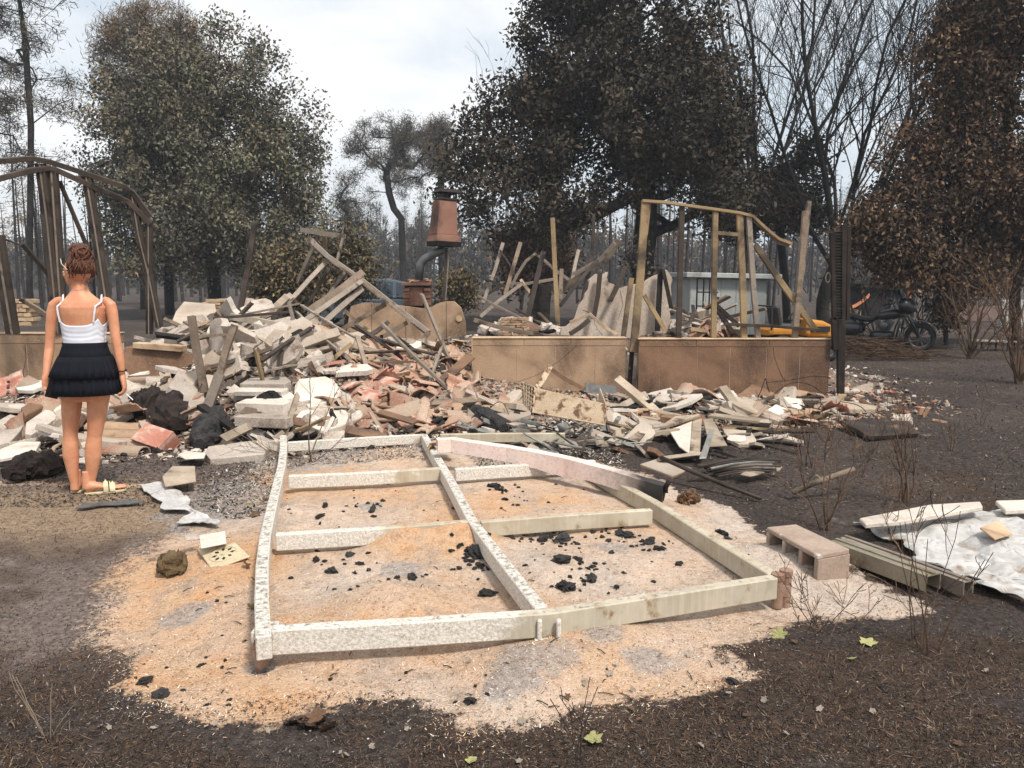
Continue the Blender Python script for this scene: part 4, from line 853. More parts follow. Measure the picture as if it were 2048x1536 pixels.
# ================================================================== trees
M['bark'] = weathered('charred_bark', srgb(34, 31, 30), srgb(58, 53, 50), 3, srgb(80, 74, 70), (.62, .74), 6, .95, .8, 14, .03, 0, .12)
M['bark_pale'] = weathered('grey_singed_bark', srgb(48, 44, 43), srgb(74, 68, 66), 3, srgb(34, 31, 31), (.55, .7), 4, .95, .8, 14, .03, 0, .2)
def leaf_material(name, rough=.6, spec=.35):
    t = NT(name); a = t.node('ShaderNodeAttribute'); a.attribute_name = 'leaf'; t.link(a.outputs['Color'], t.b.inputs['Base Color'])
    t.b.inputs['Roughness'].default_value = rough; t.b.inputs['Specular IOR Level'].default_value = spec; return t.m
M['leaf'] = leaf_material('scorched_leaves', .8, .12); M['needle'] = leaf_material('singed_needles', .75, .2)
def leaves_mesh(name, C, sig, per, size, cols, rng, mat, aspect=.5, droop=0., clumpvar=.35):
    """C: clump centres n x 3; leaf-sized faces gathered round each"""
    n = len(C); cnt = np.maximum(3, (per * rng.uniform(.35, 1.5, n)).astype(int)); ci = np.repeat(np.arange(n), cnt); k = len(ci)
    off = rng.normal(0, 1, (k, 3)) * (np.asarray(sig)[ci] if np.ndim(sig) else sig)[..., None] if np.ndim(sig) else rng.normal(0, sig, (k, 3))
    P = C[ci] + off
    d = rng.normal(0, 1, (k, 3)); d[:, 2] -= droop; d /= np.linalg.norm(d, axis=1)[:, None] + 1e-9
    e = rng.normal(0, 1, (k, 3)); e -= d * (e * d).sum(1)[:, None]; e /= np.linalg.norm(e, axis=1)[:, None] + 1e-9
    nn = np.cross(d, e)
    s = size * rng.uniform(.55, 1.35, k); L = d * s[:, None]; W = e * (s * aspect / 2)[:, None]; B = nn * (s * .12)[:, None]
    V = np.stack([P, P + L * .45 + W + B, P + L, P + L * .5 - W + B], 1).reshape(-1, 3)
    idx = np.arange(k * 4, dtype=np.int32)
    m = bpy.data.meshes.new(name); m.vertices.add(k * 4); m.vertices.foreach_set('co', V.ravel()); m.loops.add(k * 4); m.loops.foreach_set('vertex_index', idx)
    m.polygons.add(k); m.polygons.foreach_set('loop_start', np.arange(0, k * 4, 4, dtype=np.int32)); m.polygons.foreach_set('loop_total', np.full(k, 4, np.int32)); m.update(calc_edges=True)
    cols = np.array([c[:3] for c in cols]); cw = rng.integers(0, len(cols), n); c = cols[np.where(rng.random(k) < .62, cw[ci], rng.integers(0, len(cols), k))] * (rng.uniform(.72, 1.15, k) * (1 + clumpvar * (rng.random(n) - .5) * 2)[ci])[:, None]
    a = m.color_attributes.new('leaf', 'FLOAT_COLOR', 'POINT'); a.data.foreach_set('color', np.repeat(np.concatenate([c, np.ones((k, 1))], 1), 4, 0).astype(np.float32).ravel())
    m.materials.append(mat); return m
def skeleton(trunk, C, rng, r0, rmin=.012, expo=.5, wig=.12, seg=.9):
    """branches that reach every clump; thickness from the number of tips a limb feeds"""
    N = [np.array(p, float) for p in trunk]; par = [-1] + list(range(len(trunk) - 1)); nt = len(trunk)
    top = N[0]; order = np.argsort(np.linalg.norm(C - np.array(trunk[-1]), axis=1)); tips = []
    A = np.array(N)
    lo = max(1, int(nt * .45))
    for i in order:
        c = C[i]; dv = c - A[lo:]; d = np.linalg.norm(dv, axis=1)
        cost = d + .55 * np.maximum(0, -dv[:, 2] + .2)            # limbs prefer to climb
        j = int(np.argmin(cost)) + lo; D = np.linalg.norm(c - A[j]); k = max(1, int(D / seg)); prev = j; new = []
        for s in range(1, k + 1):
            t = s / k; q = A[j] * (1 - t) + c * t + (rng.normal(0, wig, 3) * min(1, D) if s < k else 0) + np.array([0, 0, -.12 * D * math.sin(math.pi * t)]) * .5
            N.append(q); par.append(prev); prev = len(N) - 1; new.append(q)
        A = np.vstack([A] + new); tips.append(prev)
    cnt = np.zeros(len(N)); 
    for t in tips: cnt[t] = 1
    for i in range(len(N) - 1, 0, -1): cnt[par[i]] += cnt[i]
    rad = np.maximum(rmin, r0 * (cnt / max(1, cnt[0])) ** expo)
    ch = {}
    for i in range(1, len(N)): ch.setdefault(par[i], []).append(i)
    m = MB(); stack = [(0, None)]
    while stack:
        s, p = stack.pop(); pts = [] if p is None else [N[p]]; rr = [] if p is None else [min(rad[p], rad[s] * 1.25)]
        cur = s
        while True:
            pts.append(N[cur]); rr.append(rad[cur]); kids = sorted(ch.get(cur, []), key=lambda q: -cnt[q])
            if not kids: break
            for q in kids[1:]: stack.append((q, cur))
            cur = kids[0]
        if len(pts) > 1: m.tube(pts, rr, 7 if rr[0] > .06 else 4 if rr[0] > .02 else 3, cap=False)
    return m
GAP = [-.10]
def in_ell(E, n, rng, hollow=.25, dens=None):
    """points in a union of ellipsoids (centre, radii), denser towards the outside; noise opens gaps"""
    out = []; vol = np.array([e[1][0] * e[1][1] * e[1][2] * (e[2] if len(e) > 2 else 1) for e in E]); pr = vol / vol.sum()
    while len(out) < n:
        e = E[rng.choice(len(E), p=pr)]; d = rng.normal(0, 1, 3); d /= np.linalg.norm(d); r = (hollow + (1 - hollow) * rng.random()) ** .6
        p = np.array(e[0]) + d * r * np.array(e[1])
        if mnoise.noise(Vector(p * .5) + Vector((7, 3, 1))) + .7 * mnoise.noise(Vector(p * 1.25)) < GAP[0]: continue
        if p[2] < .4: continue
        out.append(p)
    return np.array(out)
def EL(px, py, rx, ry, Y, rd=None, w=1):
    c = AT(px, py, Y); k = Y / FPX; return ((c.x, Y, c.z), (rx * k, (rd if rd else rx * k * .8), ry * k), w)
def trunk_pts(pts, Ys):
    P = [AT(x, y, Yv) for (x, y), Yv in zip(pts, Ys)]; P[0].z = min(P[0].z, float(ground_h(P[0].x, P[0].y)) - .1); return [tuple(p) for p in P]
def tree(name, label, trunk, E, n, per, sig, size, cols, r0, seed, mat='leaf', bark='bark', rmin=.012, expo=.5, aspect=.5, droop=.2, hollow=.25, group=None, cat='tree', wig=.12, extra=None):
    rng = np.random.default_rng(seed); C = in_ell(E, n, rng, hollow)
    root = thing(name, label, cat, trunk[0], group)
    sk = skeleton(trunk, C, rng, r0, rmin, expo, wig); sk.build('trunk', M[bark], root, smooth=True)
    if per:
        if extra: C = np.vstack([C, in_ell(E, extra, rng, .0)])
        lm = leaves_mesh('crown', C - np.array(trunk[0]), sig, per, size, cols, rng, M[mat], aspect, droop)
        o = bpy.data.objects.new('crown', lm); COL.objects.link(o); o.parent = root
    return root
GREYGREEN = [srgb(106, 102, 86), srgb(92, 88, 77), srgb(120, 113, 94), srgb(110, 108, 84), srgb(82, 78, 71), srgb(116, 103, 84)]
OAK = [srgb(66, 61, 55), srgb(56, 51, 47), srgb(80, 71, 60), srgb(70, 66, 58), srgb(88, 77, 62)]
BROWN = [srgb(88, 72, 60), srgb(70, 58, 50), srgb(108, 86, 68), srgb(60, 52, 47), srgb(120, 96, 74)]
PINE = [srgb(84, 78, 68), srgb(70, 66, 62), srgb(100, 86, 66), srgb(74, 74, 72)]
PINEB = [srgb(128, 104, 74), srgb(104, 88, 68), srgb(88, 80, 70)]
Y1_ = 31.0; GAP[0] = -.24
tree('bushy_tree', 'broad grey-green singed tree rising behind the woman and the bent frame', trunk_pts([(432, 640), (428, 560), (420, 470), (405, 330), (395, 200)], [Y1_] * 5),
     [EL(400, 300, 215, 190, Y1_), EL(350, 180, 150, 110, Y1_), EL(480, 150, 100, 90, Y1_ - 1), EL(550, 290, 105, 140, Y1_ - 1), EL(560, 430, 100, 120, Y1_ - 1.5), EL(260, 260, 80, 150, Y1_), EL(240, 420, 70, 110, Y1_), EL(400, 480, 190, 90, Y1_ - 1), EL(320, 470, 100, 90, Y1_ + 1), EL(610, 350, 45, 60, Y1_), EL(210, 340, 60, 130, Y1_), EL(430, 380, 150, 120, Y1_ - 2), EL(425, 115, 75, 75, Y1_, None, 1.6), EL(390, 200, 110, 90, Y1_ - 1.5)],
     1000, 112, .25, .148, GREYGREEN, .26, 11, extra=160, expo=.55)
tree('bushy_tree', 'darker slim tree with bare lower trunk half hidden by the broad grey-green tree', trunk_pts([(340, 630), (336, 520), (330, 420), (325, 300)], [33] * 4), [EL(330, 300, 90, 160, 33), EL(300, 450, 60, 70, 33)], 150, 80, .30, .17, OAK, .2, 12, expo=.55)
tree('pine_tree', 'brown-topped pine whose crown shows above the broad grey-green tree', trunk_pts([(292, 640), (292, 400), (300, 200), (305, 60)], [38] * 4), [EL(300, 75, 105, 62, 38), EL(230, 130, 45, 60, 38), EL(380, 90, 40, 50, 38)], 190, 110, .24, .28, PINEB, .26, 13, 'needle', aspect=.10, droop=-.9)
tree('pine_tree', 'sparse grey pine leaning into the frame at the photo\'s left edge', trunk_pts([(58, 640), (60, 450), (62, 250), (50, 80), (30, -60)], [30] * 5), [EL(20, 60, 90, 90, 30), EL(60, 180, 110, 80, 30), EL(-30, 240, 90, 110, 30), EL(120, 240, 40, 40, 30), EL(60, 300, 60, 60, 30), EL(40, -60, 120, 80, 30)], 260, 80, .18, .24, PINE, .11, 14, 'needle', aspect=.10, droop=.1, rmin=.016)
tree('umbrella_pine', 'forked pine with open umbrella crown behind the chimney stack', trunk_pts([(808, 610), (806, 540), (804, 470), (803, 438)], [52] * 4) + [tuple(AT(788, 418, 52)), tuple(AT(778, 385, 52)), tuple(AT(773, 345, 52)), tuple(AT(770, 310, 52))],
     [EL(760, 290, 70, 50, 52), EL(720, 320, 35, 55, 52), EL(835, 300, 60, 55, 52), EL(790, 260, 60, 30, 52), EL(815, 350, 50, 45, 52), EL(730, 390, 30, 35, 52), EL(870, 300, 40, 60, 53)], 330, 90, .20, .27, PINE + GREYGREEN[:2], .22, 15, 'needle', aspect=.10, droop=-.5, rmin=.02)
tree('pine_tree', 'small pine low between the broad tree and the umbrella pine', trunk_pts([(696, 600), (695, 500), (694, 400)], [48] * 3), [EL(700, 420, 40, 40, 48), EL(690, 380, 25, 30, 48), EL(715, 460, 35, 30, 48)], 60, 90, .25, .28, PINE, .16, 16, 'needle', aspect=.10)
tree('pine_tree', 'brown pine touching the oak crown above the chimney', trunk_pts([(884, 600), (883, 450), (882, 350), (880, 280)], [50] * 4), [EL(885, 290, 38, 60, 50), EL(872, 260, 25, 28, 50), EL(900, 330, 40, 30, 50)], 90, 100, .24, .28, PINEB + PINE, .22, 17, 'needle', aspect=.10, droop=-.5)
Yo = 23.0; GAP[0] = -.12
tree('oak_tree', 'great dark oak with dense scorched crown behind the ruin', trunk_pts([(1292, 660), (1290, 590), (1284, 520), (1290, 470)], [Yo] * 4),
     [EL(1260, 90, 215, 150, Yo), EL(1250, 250, 280, 120, Yo), EL(1050, 290, 135, 110, Yo), EL(960, 370, 85, 90, Yo - .5), EL(1100, 390, 150, 80, Yo - 1), EL(1350, 330, 180, 120, Yo), EL(1250, -70, 230, 120, Yo), EL(1440, 180, 90, 120, Yo), EL(1020, 200, 70, 60, Yo), EL(1450, 400, 90, 60, Yo - 1), EL(930, 300, 60, 60, Yo), EL(1200, 430, 120, 40, Yo), EL(1000, 430, 90, 45, Yo), EL(1130, 180, 130, 110, Yo)],
     1100, 92, .21, .145, OAK, .34, 21, expo=.56, extra=170)
tree('oak_tree', 'dark leafy low tree between the great oak and the bare tree', trunk_pts([(1575, 660), (1570, 560), (1560, 470), (1550, 400)], [25.5] * 4), [EL(1560, 370, 80, 60, 25.5), EL(1500, 420, 80, 50, 25), EL(1590, 300, 50, 50, 25.5), EL(1450, 350, 50, 50, 25.5), EL(1600, 430, 50, 40, 25.5)], 210, 85, .24, .15, OAK, .13, 22, extra=60, expo=.55)
Yr = 16.5; GAP[0] = -.3
tree('broadleaf_tree', 'brown-leaved tree hanging over the motorcycle at the right edge', trunk_pts([(2032, 720), (2030, 600), (2024, 450), (2014, 250), (2010, 60)], [Yr + 1] * 5),
     [EL(1960, 360, 150, 130, Yr), EL(1850, 440, 120, 110, Yr), EL(1800, 500, 90, 70, Yr - .5), EL(1960, 150, 110, 130, Yr), EL(2040, 20, 160, 130, Yr), EL(1900, 540, 110, 55, Yr), EL(2060, 420, 120, 140, Yr + 1), EL(1980, 520, 90, 60, Yr + 1), EL(1900, 250, 80, 90, Yr), EL(1755, 470, 80, 75, Yr - .3, None, 2), EL(1740, 550, 55, 55, Yr - .3, None, 2), EL(1830, 330, 70, 80, Yr, None, 1.5), EL(1880, 120, 60, 90, Yr)],
     900, 84, .16, .10, BROWN, .12, 23, droop=.8, expo=.56, extra=230)
tree('broadleaf_tree', 'thin brown hanging branch tree just above the motorcycle wheel', trunk_pts([(1893, 690), (1890, 640), (1890, 600)], [17.6] * 3), [EL(1890, 610, 28, 55, 17.6), EL(1895, 655, 22, 30, 17.6)], 26, 45, .14, .10, BROWN, .05, 24, droop=1.2)
def bare_tree(label, px, py, Y, r0, H, seed, fork=.22, limbs=6, spread=.55, nk=(7, 8, 5), flat=1.0):
    rng = np.random.default_rng(seed); b = AT(px, py, Y); b.z = float(ground_h(b.x, b.y)) - .1; root = thing('bare_tree', label, 'tree', b); m = MB()
    def grow(p, d, L, r, depth):
        n = 5 if depth < 2 else 3; pts = [p]; rr = [r]; q = p.copy(); dd = d.copy(); n = 7 if depth < 2 else 4
        for i in range(n):
            dd = (dd + Vector(rng.normal(0, .10 + .03 * depth, 3)) + Vector((0, 0, .09 if depth else .0))).normalized(); q = q + dd * (L / n); pts.append(q.copy()); rr.append(max(.0055, r * (1 - (.62 if depth else .2) * (i + 1) / n)))
        m.tube(pts, rr, 8 if r > .1 else 5 if r > .03 else 3, cap=False)
        if depth == 0:
            for k in range(limbs):
                a = 2 * math.pi * (k + rng.uniform(-.25, .25)) / limbs; t = spread * rng.uniform(.35, 1.15)
                grow(pts[-1 if k % 2 else -2].copy(), Vector((math.cos(a) * math.sin(t), math.sin(a) * math.sin(t) * flat, math.cos(t))), H * (1 - fork) * rng.uniform(.8, 1.08), r * rng.uniform(.28, .42), 1)
        elif depth <= len(nk):
            for k in range(nk[depth - 1]):
                f = rng.uniform(.22, 1.0) if depth > 1 else rng.uniform(.18, 1.0); i = min(n - 1, int(f * n)); c = pts[i].lerp(pts[i + 1], f * n - i); rc = rr[i]
                a = rng.uniform(0, 6.28); o = dd.orthogonal().normalized(); o.rotate(Matrix.Rotation(a, 3, dd)); t = rng.uniform(.35, .8)
                grow(c, (dd * math.cos(t) + o * math.sin(t)).normalized(), L * rng.uniform(.32, .52), rc * rng.uniform(.4, .6), depth + 1)
    grow(b, Vector((.02, 0, 1)), H * fork, r0, 0); m.build('trunk', M['bark'], root, smooth=True); return root
bare_tree('tall leafless burnt tree with fanned upright branches behind the charred shutter', 1645, 665, 24, .22, 11.5, 25, .2, 9, .62, (10, 9, 6))
bare_tree('leafless burnt tree whose fine twigs show above the great oak\'s shoulder', 1480, 640, 30, .2, 14.5, 26, .3, 7, .45, (7, 7, 4))
bare_tree('bare twiggy crown showing at the far side of the great oak', 1040, 640, 34, .08, 11.5, 27, .55, 3, .12, (4, 4))
bare_tree('small bare multi-stemmed tree behind the motorcycle seat', 1752, 655, 21, .05, 2.6, 28, .04, 11, .75, (4, 3))
bare_tree('small bare fan-shaped tree behind the motorcycle handlebar', 1840, 655, 20, .05, 2.8, 29, .04, 12, .8, (4, 3))
# ------------------------------------------------------------------ bushes
SH = [srgb(112, 98, 74), srgb(92, 82, 66), srgb(128, 108, 78), srgb(96, 92, 66), srgb(76, 68, 58)]
def bush(label, px, py, rx, ry, Y, n, per, cols, seed, size=.11, sig=.18, grp=None):
    b = G(px, 700); b = AT(px, py, Y); b.z = float(ground_h(b.x, b.y)) - .05; c = AT(px, py, Y)
    E = [EL(px, py, rx, ry, Y), EL(px - rx * .5, py + ry * .4, rx * .5, ry * .6, Y), EL(px + rx * .5, py + ry * .45, rx * .5, ry * .55, Y)]
    return tree('shrub', label, [tuple(b), (b.x, b.y, b.z + .3), (b.x, b.y, b.z + .7)], E, n, per, sig, size, cols, .07, seed, cat='shrub', rmin=.008, wig=.08, group=grp)
bush('olive-brown singed shrub behind the white block heap', 575, 560, 70, 62, 19, 120, 60, SH, 31)
bush('tall green-brown shrub behind the collapsed roof truss', 690, 525, 52, 75, 22, 130, 60, SH + GREYGREEN[:2], 32, .12, .22)
bush('yellow-brown shrub right behind the tan back wall fragment', 915, 580, 42, 36, 20.5, 60, 60, SH, 33, .10, .16)
bush('large rust-brown bush behind the leaning posts of the ruin', 1065, 500, 75, 75, 29, 120, 70, [srgb(104, 84, 70), srgb(88, 70, 62), srgb(120, 96, 74)], 34, .16, .3)
bush('small leafy sapling standing in front of the oak trunk', 1285, 520, 30, 40, 20, 20, 30, OAK, 35)
# ------------------------------------------------------------------ thin burnt pines of the forest
def thin_pine(seed, h, needles, cols=PINE):
    rng = np.random.default_rng(seed); root = thing('burnt_pine', 'x', 'tree'); m = MB(); lean = rng.normal(0, .02, 2)
    pts = [(lean[0] * z * h + .05 * math.sin(3 * z + seed), lean[1] * z * h, z * h - .2) for z in np.linspace(0, 1, 7)]
    m.tube(pts, [.13 * (1 - .8 * z) for z in np.linspace(0, 1, 7)], 6, cap=False); C = []
    for i in range(34):
        z = rng.uniform(.3, .99); c = Vector(pts[0]).lerp(Vector(pts[-1]), z); a = rng.uniform(0, 6.28); L = rng.uniform(.4, 1.3) * (1.25 - z)
        e = c + Vector((math.cos(a) * L, math.sin(a) * L, rng.uniform(-.15, .35) * L)); m.tube([c, c.lerp(e, .5) + Vector((0, 0, .05)), e], [.022, .016, .010], 3, cap=False)
        if z > .62: C.append(e)
        if z > .62: C.append(c.lerp(e, .5))
    m.build('trunk', M['bark_pale'], root, smooth=True)
    if needles:
        C = np.array([tuple(c) for c in C]); o = bpy.data.objects.new('crown', leaves_mesh('crown', C, .3, needles, .36, cols, rng, M['needle'], .12, -.2)); COL.objects.link(o); o.parent = root
    return root
PROT = [thin_pine(51, 11, 0), thin_pine(52, 12.5, 10), thin_pine(53, 13, 26), thin_pine(54, 10.5, 16, PINEB), thin_pine(55, 12, 34), thin_pine(56, 9.5, 24, PINE)]
used = set()
def pine_at(px, Y, k, sc, label, group):
    if k in used: o = copy_tree(PROT[k])
    else: o = PROT[k]; used.add(k)
    p = AT(px, 600, Y); o.location = (p.x, Y, float(ground_h(p.x, Y)) - .05); o.rotation_euler = (0, random.gauss(0, .02), rnd(0, 6.3)); o.scale = (sc, sc, sc); tag(o, label, 'tree', group); return o
def rnd(a, b): return random.uniform(a, b)
for i in range(34): pine_at(rnd(-40, 215), rnd(30, 60), random.choice((0, 0, 0, 1, 0, 3)), rnd(.5, .72), 'thin burnt pine trunk in the stand behind the woman and the bent steel frame', 'thin pines behind the woman')
for i in range(34): pine_at(rnd(200, 520), rnd(46, 80), random.choice((0, 0, 1)), rnd(.7, 1.0), 'thin burnt pine trunk seen under the broad grey-green tree', 'thin pines under the broad tree')
for i in range(60): pine_at(rnd(560, 1010), rnd(72, 115), random.choice((2, 2, 4, 5)), rnd(.62, .85), 'far hazy pine in the forest behind the chimney stack', 'far pines behind the chimney')
for i in range(64): pine_at(rnd(1000, 1700), rnd(38, 85), random.choice((0, 1, 1, 2, 3)), rnd(.6, .9), 'burnt pine in the forest behind the oak and the white shed', 'pines behind the shed')
for i in range(36): pine_at(rnd(1680, 2060), rnd(34, 75), random.choice((0, 1, 1, 2, 5)), rnd(.6, .95), 'burnt pine in the forest behind the motorcycle', 'pines behind the motorcycle')
# far wood: one mass
def far_wood():
    rng = np.random.default_rng(99); m = MB(); C = []
    for i in range(900):
        Y = rng.uniform(95, 190); x = rng.uniform(-.82, .82) * Y; h = rng.uniform(5.5, 9.5) * (.9 + .25 * math.sin(x * .05 + 1)); z0 = float(ground_h(x, Y)) - .2
        m.tube([(x, Y, z0), (x + rng.normal(0, .1), Y, z0 + h)], [.16, .05], 4, cap=False)
        for j in range(15): z = rng.uniform(.08, 1.02); C.append((x + rng.normal(0, .55) * (1.15 - z), Y + rng.normal(0, .5), z0 + h * z))
    root = m.build('far_forest', M['bark_pale'], origin=(0, 0, 0)); tag(root, 'distant burnt pine forest closing the horizon', kind='stuff')
    o = bpy.data.objects.new('crown', leaves_mesh('crown', np.array(C), .5, 9, 1.05, [tuple(c * .72 for c in q[:3]) for q in PINE + PINEB[:1]], rng, M['needle'], .3, -.3)); COL.objects.link(o); o.parent = root
far_wood()
# ================================================================== single things in and around the ruin
def snap(quad, Y, lift=.30):
    cx = sum(q[0] for q in quad) / len(quad); cy = sum(q[1] for q in quad) / len(quad); h = HIT(cx, cy)
    if h is None: return list(Y)
    d = h.y - lift - sum(Y) / len(Y); return [y + max(-2.5, min(2.5, d)) for y in Y]
def slab_at(name, label, cat, quad, Y, th, mat, bevel=.005, rough=0):
    """flat piece from four (or more) photo points with their depths"""
    Y = snap(quad, Y, .5 if 'fanned' in label else .30); P = [AT(x, y, yy) for (x, y), yy in zip(quad, Y)]; n = (P[1] - P[0]).cross(P[2] - P[0]).normalized()
    if n.y > 0: n = -n
    m = MB(); k = len(P); m.add(P + [p - n * th for p in P], [tuple(range(k)), tuple(reversed(range(k, 2 * k)))] + [((j + 1) % k, j, k + j, k + (j + 1) % k) for j in range(k)])
    me_ = None; o = m.build(name, mat); bm = bmesh.new(); bm.from_mesh(o.data); bmesh.ops.recalc_face_normals(bm, faces=bm.faces)
    bmesh.ops.bevel(bm, geom=bm.edges[:], offset=bevel, segments=1, affect='EDGES'); bm.to_mesh(o.data); bm.free()
    return tag(o, label, cat)
